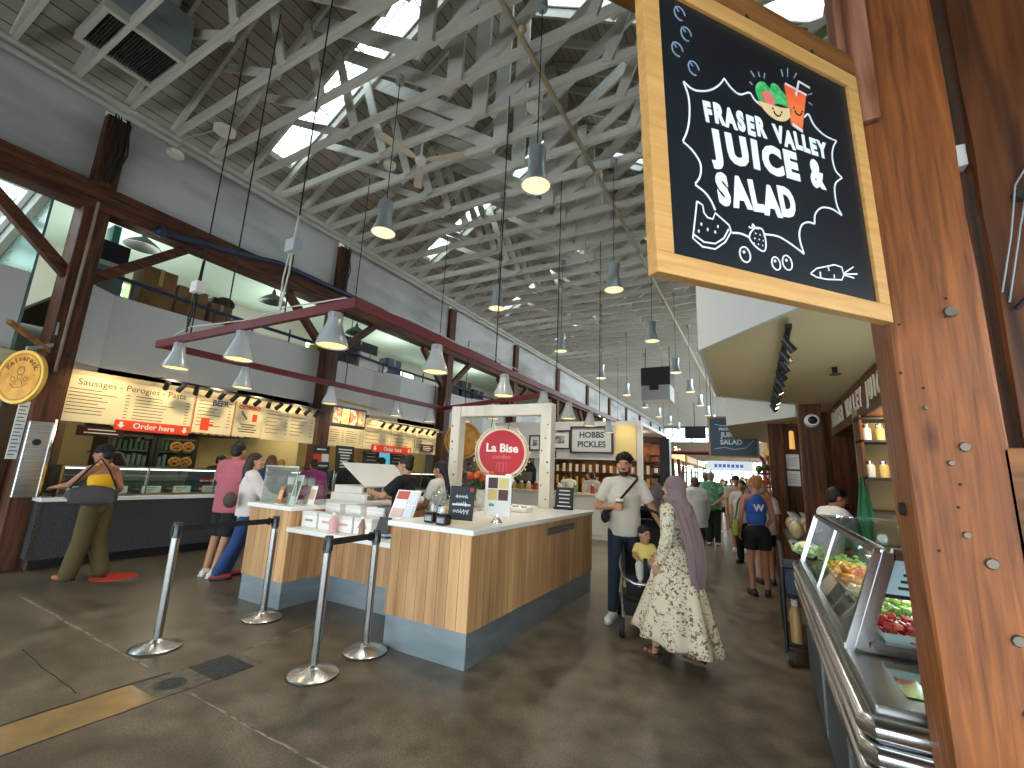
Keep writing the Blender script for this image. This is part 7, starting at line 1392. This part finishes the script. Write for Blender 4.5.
# ================================================================ PICKLE STALL AND THE FAR HALL
HW = mat('pickle_stall_white', 'd4d2cc', .6); HY = mat('painted_lamplight', 'e0c98a', .6)
struct(MB().box(-6.6, -2.56, 11.0, 11.12, 1.92, 2.9).build('wall_pickle_header', HW, smooth=0)); struct(MB().box(-2.56, -2.44, 11.0, 11.14, 0, 2.9).build('wall_pickle_side', HW, smooth=0))
struct(MB().box(-6.6, -2.45, 14.4, 14.5, 0, 2.9).build('wall_pickle_back', BROWNW, smooth=0)); struct(MB().box(-6.6, -2.45, 11.12, 14.5, 2.8, 2.88).build('ceiling_pickle', HW, smooth=0))
tag(MB().box(-3.08, -2.57, 10.975, 11.0, 1.95, 2.8).build('header_light_patch', HY, smooth=0), 'yellow patch of lamplight painted on the white pickle stall header', 'panel')  # yellow lamplight on the white header, painted as a thin board
t = thing('pickle_counter', 'white panelled counter of the pickle stall', 'counter', (-4.5, 11.3, 0)); MB().box(-6.6, -2.56, 11.02, 11.6, 0, 1.02).build('front', HW, t, smooth=0); MB().box(-6.62, -2.5, 10.98, 11.65, 1.02, 1.07).build('top', mat('pickle_counter_top', 'c9bfa8', .4), t, smooth=0, bevel=.006)
for k in range(5): MB().box(-6.5 + k * .8, -5.78 + k * .8, 11.005, 11.02, .1, .95).build('panel', WHITE, t, smooth=0, bevel=.006)
t = thing('stall_sign', 'white framed sign reading HOBBS PICKLES on the pickle stall header', 'sign', (-3.7, 10.97, 2.05)); x0, x1, z0, z1 = -4.28, -3.13, 2.07, 2.77
for a in ((x0, x1, z1 - .05, z1), (x0, x1, z0, z0 + .05), (x0, x0 + .05, z0 + .05, z1 - .05), (x1 - .05, x1, z0 + .05, z1 - .05)): MB().box(a[0], a[1], 10.95, 11.0, a[2], a[3]).build('frame_bar', mat('walnut_frame', '4a3226', .5), t, smooth=0)
MB().box(x0 + .03, x1 - .03, 10.98, 11.0, z0 + .03, z1 - .03).build('panel', mat('sign_panel', 'dcdcd8', .5), t, smooth=0)
M = Tr((x0 + x1) / 2, 10.978, 2.42) @ Rx(PI / 2); MB().text('HOBBS', .21, M @ Tr(0, .12, 0), bold=.006).text('PICKLES', .21, M @ Tr(0, -.12, 0), bold=.006).build('lettering', mat('slate_blue_ink', '3a4452', .6), t, smooth=0)
for x, z, w, h, l in ((-5.48, 2.12, .34, .42, 'small black framed print left of the right white kiosk post'), (-4.88, 2.17, .6, .5, 'wide black framed picture between the kiosk post and the pickle sign'), (-4.98, 1.94, .3, .2, 'tiny black framed picture below the wide one')):
    t = thing('framed_picture', l, 'picture', (x + w / 2, 10.97, z))
    for a in ((x, x + w, z + h - .035, z + h), (x, x + w, z, z + .035), (x, x + .035, z + .035, z + h - .035), (x + w - .035, x + w, z + .035, z + h - .035)): MB().box(a[0], a[1], 10.96, 11.0, a[2], a[3]).build('frame_bar', BLACK, t, smooth=0)
    MB().box(x + .02, x + w - .02, 10.985, 11.0, z + .02, z + h - .02).build('mount', PAPER, t, smooth=0); MB().box(x + w * .28, x + w * .72, 10.98, 10.985, z + h * .3, z + h * .7).build('print', mat('photo_print', '5a6468', .6, noise=('b8bcb8', (9, 9, 9), .4, .6)), t, smooth=0)
BOT = ['d8d8d4', 'b8a05a', '7a8a4a', 'c9b48a', 'a83a2a', 'e0e0dc', '8a6a3a']
for k in range(16):
    x = -6.3 + k * .23; z = 1.07; c = BOT[k % 7]; t = thing('pickle_jar', '%s jar on the pickle counter, %s from its left end' % (('white', 'mustard', 'green', 'tan', 'red', 'pale', 'brown')[k % 7], ORD[k]), 'jar', (x, 11.3, z), 0, 'jars along the pickle counter'); MB().lathe([(0, 0), (.06, 0), (.065, .16), (.045, .2)], (x, 11.3, z), 12).build('glass', mat('jar_' + c, c, .3), t); MB().lathe([(.05, .195), (.05, .23), (0, .23)], (x, 11.3, z), 12).build('lid', (WHITE, STEELH)[k % 2], t)
t = thing('back_shelf', 'orange lit shelves of goods at the back of the pickle stall', 'shelf', (-4.5, 14.2, 0))
MB().box(-6.5, -2.6, 14.3, 14.38, .9, 2.6).build('back_panel', mat('orange_shelf', 'a8642a', .6, noise=('5a3a22', (2, 2, 2), .4, .6)), t, smooth=0)
for z in (1.2, 1.6, 2.0): MB().box(-6.5, -2.6, 14.0, 14.3, z, z + .03).build('shelf', BLACK, t, smooth=0)
for r, z in enumerate((1.23, 1.63, 2.03)):
    mb = MB()
    for k in range(17): mb.cyl((-6.4 + k * .23, 14.12, z), (-6.4 + k * .23, 14.12, z + .2 + .08 * random.random()), .05, n=8)
    mb.build('goods_row', mat('shelf_goods_%d' % r, ('c9a05a', 'd8d0c0', '8a3a2a')[r], .5), t)['kind'] = 'stuff'
for x in (-5.5, -4.2, -3.1): lamp_light('pickle_light', (x, 12.6, 2.7), 26, (1, .85, .6))
spot('header_lamp_light', (-2.9, 10.4, 2.9), (-2.9, 11, 2.2), 12, 1.6)
t = thing('arched_display', 'black arched window display left of the right kiosk post', 'display', (-5.6, 11.8, 1.07)); MB().prism([(-.35, 0), (.35, 0), (.35, .55), (.25, .75), (-.25, .75), (-.35, .55)], 0, .06, Tr(-5.95, 11.75, 1.07) @ Rx(PI / 2)).build('cabinet', BLACK, t, smooth=0); MB().box(-6.2, -5.7, 11.66, 11.69, 1.3, 1.55).build('glass_panel', mat('dim_display', '6a6a5a', .3), t, smooth=0); MB().box(-6.25, -5.65, 11.6, 11.69, 1.07, 1.2).build('goods', mat('orange_goods', 'c9742a', .5), t, smooth=0)
# florist-like stall between deli and pickles
mb = MB(); m2 = MB()
for k in range(420):
    c = V((random.uniform(-8.2, -6.8), random.uniform(11.6, 13.0), random.uniform(1.0, 2.3))); r = random.uniform(.06, .14); a = random.random() * 6; d = V((math.cos(a), math.sin(a), random.uniform(-.6, .6))) * r; e = V((-math.sin(a) * .4, math.cos(a) * .4, .5)) * r * .6; (mb if k % 4 else m2).add([c - d, c - e, c + d, c + e], [(0, 1, 2, 3)])
t = thing('plant_display', 'dark leafy plant display behind the round red kiosk sign', 'plants', (-7.5, 12.3, 0)); mb.build('foliage', mat('dark_leaf', '33432f', .6), t, smooth=0)['kind'] = 'stuff'; m2.build('pale_foliage', mat('pale_leaf', 'a8b090', .6), t, smooth=0)['kind'] = 'stuff'
for k in range(4): MB().lathe([(0, .0), (.2, 0), (.26, .9), (.22, .95), (0, .9)], (-8.0 + k * .38, 12.2 + .3 * (k % 2), 0), 14).build('planter', mat('planter_dark', '2a2622', .7), t)
t = thing('round_sign', 'yellow round hanging sign seen behind the left white kiosk post', 'sign', (-7.6, 10.9, 2.05)); MB().lathe([(0, -.02), (.5, -.02), (.5, .02), (0, .02)], n=32, M=Tr(-6.95, 9.9, 2.3) @ Rz(.4) @ Rx(PI / 2)).build('disc', YEL, t); MB().lathe([(.42, .021), (.44, .021)], n=32, M=Tr(-6.95, 9.9, 2.3) @ Rz(.4) @ Rx(PI / 2)).build('ring', SINK, t); MB().cyl((-6.95, 9.9, 2.8), (-6.95, 9.9, 5.1), .01, n=5).build('cord', ROPE, t)
t = thing('yellow_shelf', 'yellow lit shelf unit right of the left white kiosk post', 'shelf', (-6.95, 11.1, 0)); 
for z in (.9, 1.2, 1.5, 1.8): MB().box(-7.1, -6.8, 10.9, 11.3, z, z + .03).build('shelf', mat('yellow_shelf_paint', 'c9a84a', .5), t, smooth=0)
MB().box(-7.12, -7.09, 10.9, 11.3, 0, 1.85).box(-6.81, -6.78, 10.9, 11.3, 0, 1.85).build('upright', MATS['yellow_shelf_paint'], t, smooth=0)
# second chalkboard sign, aisle
t = thing('chalkboard_sign', 'distant blue-grey chalkboard sign over the aisle repeating the juice and salad wording', 'sign', (-.5, 12, 2.1)); MB().box(-1.03, .06, 12.0, 12.05, 2.1, 3.1).build('frame', FRAMEW, t, smooth=0); MB().box(-.99, .02, 11.99, 12.0, 2.14, 3.06).build('slate', mat('slate_blue', '3c5568', .5), t, smooth=0)
mb = MB(); M = Tr(-.48, 11.988, 2.6) @ Rx(PI / 2); mb.text('FRASER VALLEY', .09, M @ Tr(0, .18, 0), bold=.003).text('JUICE &', .16, M @ Tr(0, .04, 0), bold=.005).text('SALAD', .16, M @ Tr(-.05, -.14, 0), bold=.005); mb.build('lettering', SCHALK, t, smooth=0)
mb = MB(); mb.ribbon([(-.4, .3), (-.2, .26), (0, .32), (.2, .27), (.4, .31)], .012, M).ribbon([(-.42, -.3), (-.2, -.26), (.0, -.31), (.25, -.27), (.42, -.1)], .012, M); mb.build('burst_outline', SCHALK, t, smooth=0)['kind'] = 'stuff'
MB().cyl((-.95, 12.02, 3.1), (-.95, 12.02, 6.8), .01, n=5).cyl((-.02, 12.02, 3.1), (-.02, 12.02, 6.8), .01, n=5).build('cord', ROPE, t)
# dark red portal, banners
t = thing('red_portal', 'dark red steel portal frame across the aisle beneath the distant chalkboard', 'portal', (-1.2, 16, 0)); MB().tube([(-2.9, 16, 0), (-2.9, 16, 2.2), (-2.7, 16, 2.42), (-.0, 16, 2.42), (.2, 16, 2.2), (.2, 16, 0)], .07, 10).build('frame', RED, t)
for k in range(3): MB().tube([(-2.75 + k * .2, 16.1, 2.2), (-2.7 + k * .2, 16.1, 1.2)], .06, 8).build('hanging_goods', mat('brown_goods', '5a3a22', .7), t)
for k, (x0, x1, y, z, l) in enumerate(((-5.6, -3.4, 20, 1.95, 'long pale blue banner hung above the left stalls far down the hall'), (-2.0, -.2, 22, 2.0, 'pale blue banner over the aisle far down the hall'))):
    t = thing('banner', l, 'banner', ((x0 + x1) / 2, y, z)); MB().box(x0, x1, y, y + .02, z, z + .42).build('sheet', mat('banner_pale', 'd0d8e4', .6), t, smooth=0); mb = MB()
    for q in range(7): mb.box(x0 + .3 + q * (x1 - x0 - .6) / 7, x0 + .3 + (q + .7) * (x1 - x0 - .6) / 7, y - .002, y, z + .14, z + .28)
    mb.build('blue_print', mat('banner_blue', '3f62a8', .6), t, smooth=0); MB().cyl((x0 + .1, y, z + .4), (x0 + .1, y, 6.8), .008, n=5).cyl((x1 - .1, y, z + .4), (x1 - .1, y, 6.8), .008, n=5).build('cord', ROPE, t)
# stalls far down
STC = [('pale goods', 'c8c4bc', 'd8d4cc'), ('fruit', 'b8823a', 'c9a040'), ('dark wood', '4a3222', '8a6a3a'), ('red goods', '8a3a2e', 'c8b8a0'), ('green produce', '4a6a3a', '8aa04a'), ('white goods', 'd0d0cc', 'b0b8c0')]
def stall(k, x, y, L, w, nm, c1, c2, side):
    t = thing('market_stall', 'stall of %s on the %s side far down the hall, %s along' % (nm, side, ORD[k]), 'stall', (x, y, 0)); MB().box(x - w / 2, x + w / 2, y, y + L, 0, .95).build('counter', mat('stall_front_' + c1, c1, .6), t, smooth=0)
    for q in (0, 1): MB().box(x - w / 2, x - w / 2 + .08, y + q * (L - .08), y + q * (L - .08) + .08, .95, 2.5).box(x + w / 2 - .08, x + w / 2, y + q * (L - .08), y + q * (L - .08) + .08, .95, 2.5).build('post', TIMBV, t, smooth=0)
    MB().box(x - w / 2 - .05, x + w / 2 + .05, y - .05, y + L + .05, 2.5, 2.85).build('fascia', mat('stall_fascia_' + c2, c2, .6), t, smooth=0)
    for q in range(4):
        mb = MB()
        for r in range(5):
            for u in range(3): mb.ell((x + (u - 1) * w * .28, y + L * (q + .15 + .15 * r) / 4, .98 + .03 * (r % 2)), (.1, .09, .09 + .05 * (r % 3)), 8, 5)
        mb.build('goods', mat('stall_goods_%d' % ((q + k) % 6), ('d0b060', 'b84a32', '7a9a44', 'd8d0c0', 'c87a30', '8a6a9a')[(q + k) % 6], .5), t)['kind'] = 'stuff'
    MB().beam((x, y + .1, 2.42), (x, y + L - .1, 2.42), .08, .05).build('strip_lamp', mat('stall_strip_lamp', 'fff4dc', .4, emit=5, ecol='ffe9c0'), t, smooth=0)
    lamp_light('stall_strip_light', (x, y + L / 2, 2.3), 30, (1, .88, .68))
for k in range(5): stall(k, -4.3, 16.5 + k * 5.2, 4.2, 1.6, *STC[k], 'left')
for k in range(5): stall(k, .95, 14.4 + k * 5.2, 4.2, 1.3, *STC[(k + 1) % 6], 'right')
t = thing('produce_rack', 'rack of bright yellow and orange produce right of the aisle beyond the juice stall', 'rack', (.25, 10.6, 0))
MB().box(-.02, .5, 10.3, 11.6, 0, .9).build('base', POSTD, t, smooth=0)
for k in range(4):
    mb = MB()
    for q in range(12): mb.ell((.02 + .12 * (q % 4), 10.45 + .3 * (q // 4) , 1.0 + k * .27 + .03 * (q % 2)), (.07, .08, .07), 8, 5)
    mb.build('produce', mat('rack_goods_%d' % k, ('d89a2a', 'e0b83a', 'c8642a', '7a8a3a')[k], .5), t)['kind'] = 'stuff'; MB().box(-.02, .5, 10.3, 11.6, .9 + k * .27, .92 + k * .27).build('shelf', POSTD, t, smooth=0)
MB().box(-.02, .0, 11.55, 11.6, .9, 2.0).box(.48, .5, 11.55, 11.6, .9, 2.0).build('upright', POSTD, t, smooth=0)
t = thing('dark_column', 'black display column with small shelves beside the pickle stall', 'column', (-2.2, 11.6, 0)); MB().box(-2.3, -2.05, 12.5, 12.8, 0, 2.6).build('shaft', BLACK, t, smooth=0)
for z in (1.2, 1.5, 1.8, 2.1, 2.45): MB().box(-2.55, -2.3, 12.5, 12.8, z, z + .04).build('shelf', BLACK, t, smooth=0)
mb = MB(); m2 = MB()
for i in range(5):
    P = [V((-5.4 + .2 * math.sin(k), 16 + i * 5 + k * .5, 4.0 - .4 * math.sin(PI * k / 10))) for k in range(11)]; mb.tube(P, .01, 4)
    for p in P: m2.ell(p - V((0, 0, .06)), .05, 8, 5)
t = thing('festoon', 'string of small lit bulbs along the far left stalls', 'string lights', (-6.2, 26, 3)); mb.build('cable', ROPE, t); m2.build('bulb', mat('festoon_bulb', 'fff0c8', .4, emit=4, ecol='ffe6b0'), t)['kind'] = 'stuff'
# ================================================================ LIGHT
w = bpy.data.worlds.new('sky'); bpy.context.scene.world = w; w.use_nodes = True
bg = w.node_tree.nodes['Background']; bg.inputs[0].default_value = (.82, .93, 1, 1); bg.inputs[1].default_value = 6.5
sc = bpy.context.scene; sc.view_settings.view_transform = 'Standard'; sc.view_settings.look = 'None'; sc.view_settings.gamma = 1; sc.view_settings.use_curve_mapping = False
sc.view_settings.exposure = .15
sc.cycles.max_bounces = 8; sc.cycles.diffuse_bounces = 4; sc.cycles.transparent_max_bounces = 16; sc.cycles.glossy_bounces = 4
sc.cycles.sample_clamp_indirect = 6
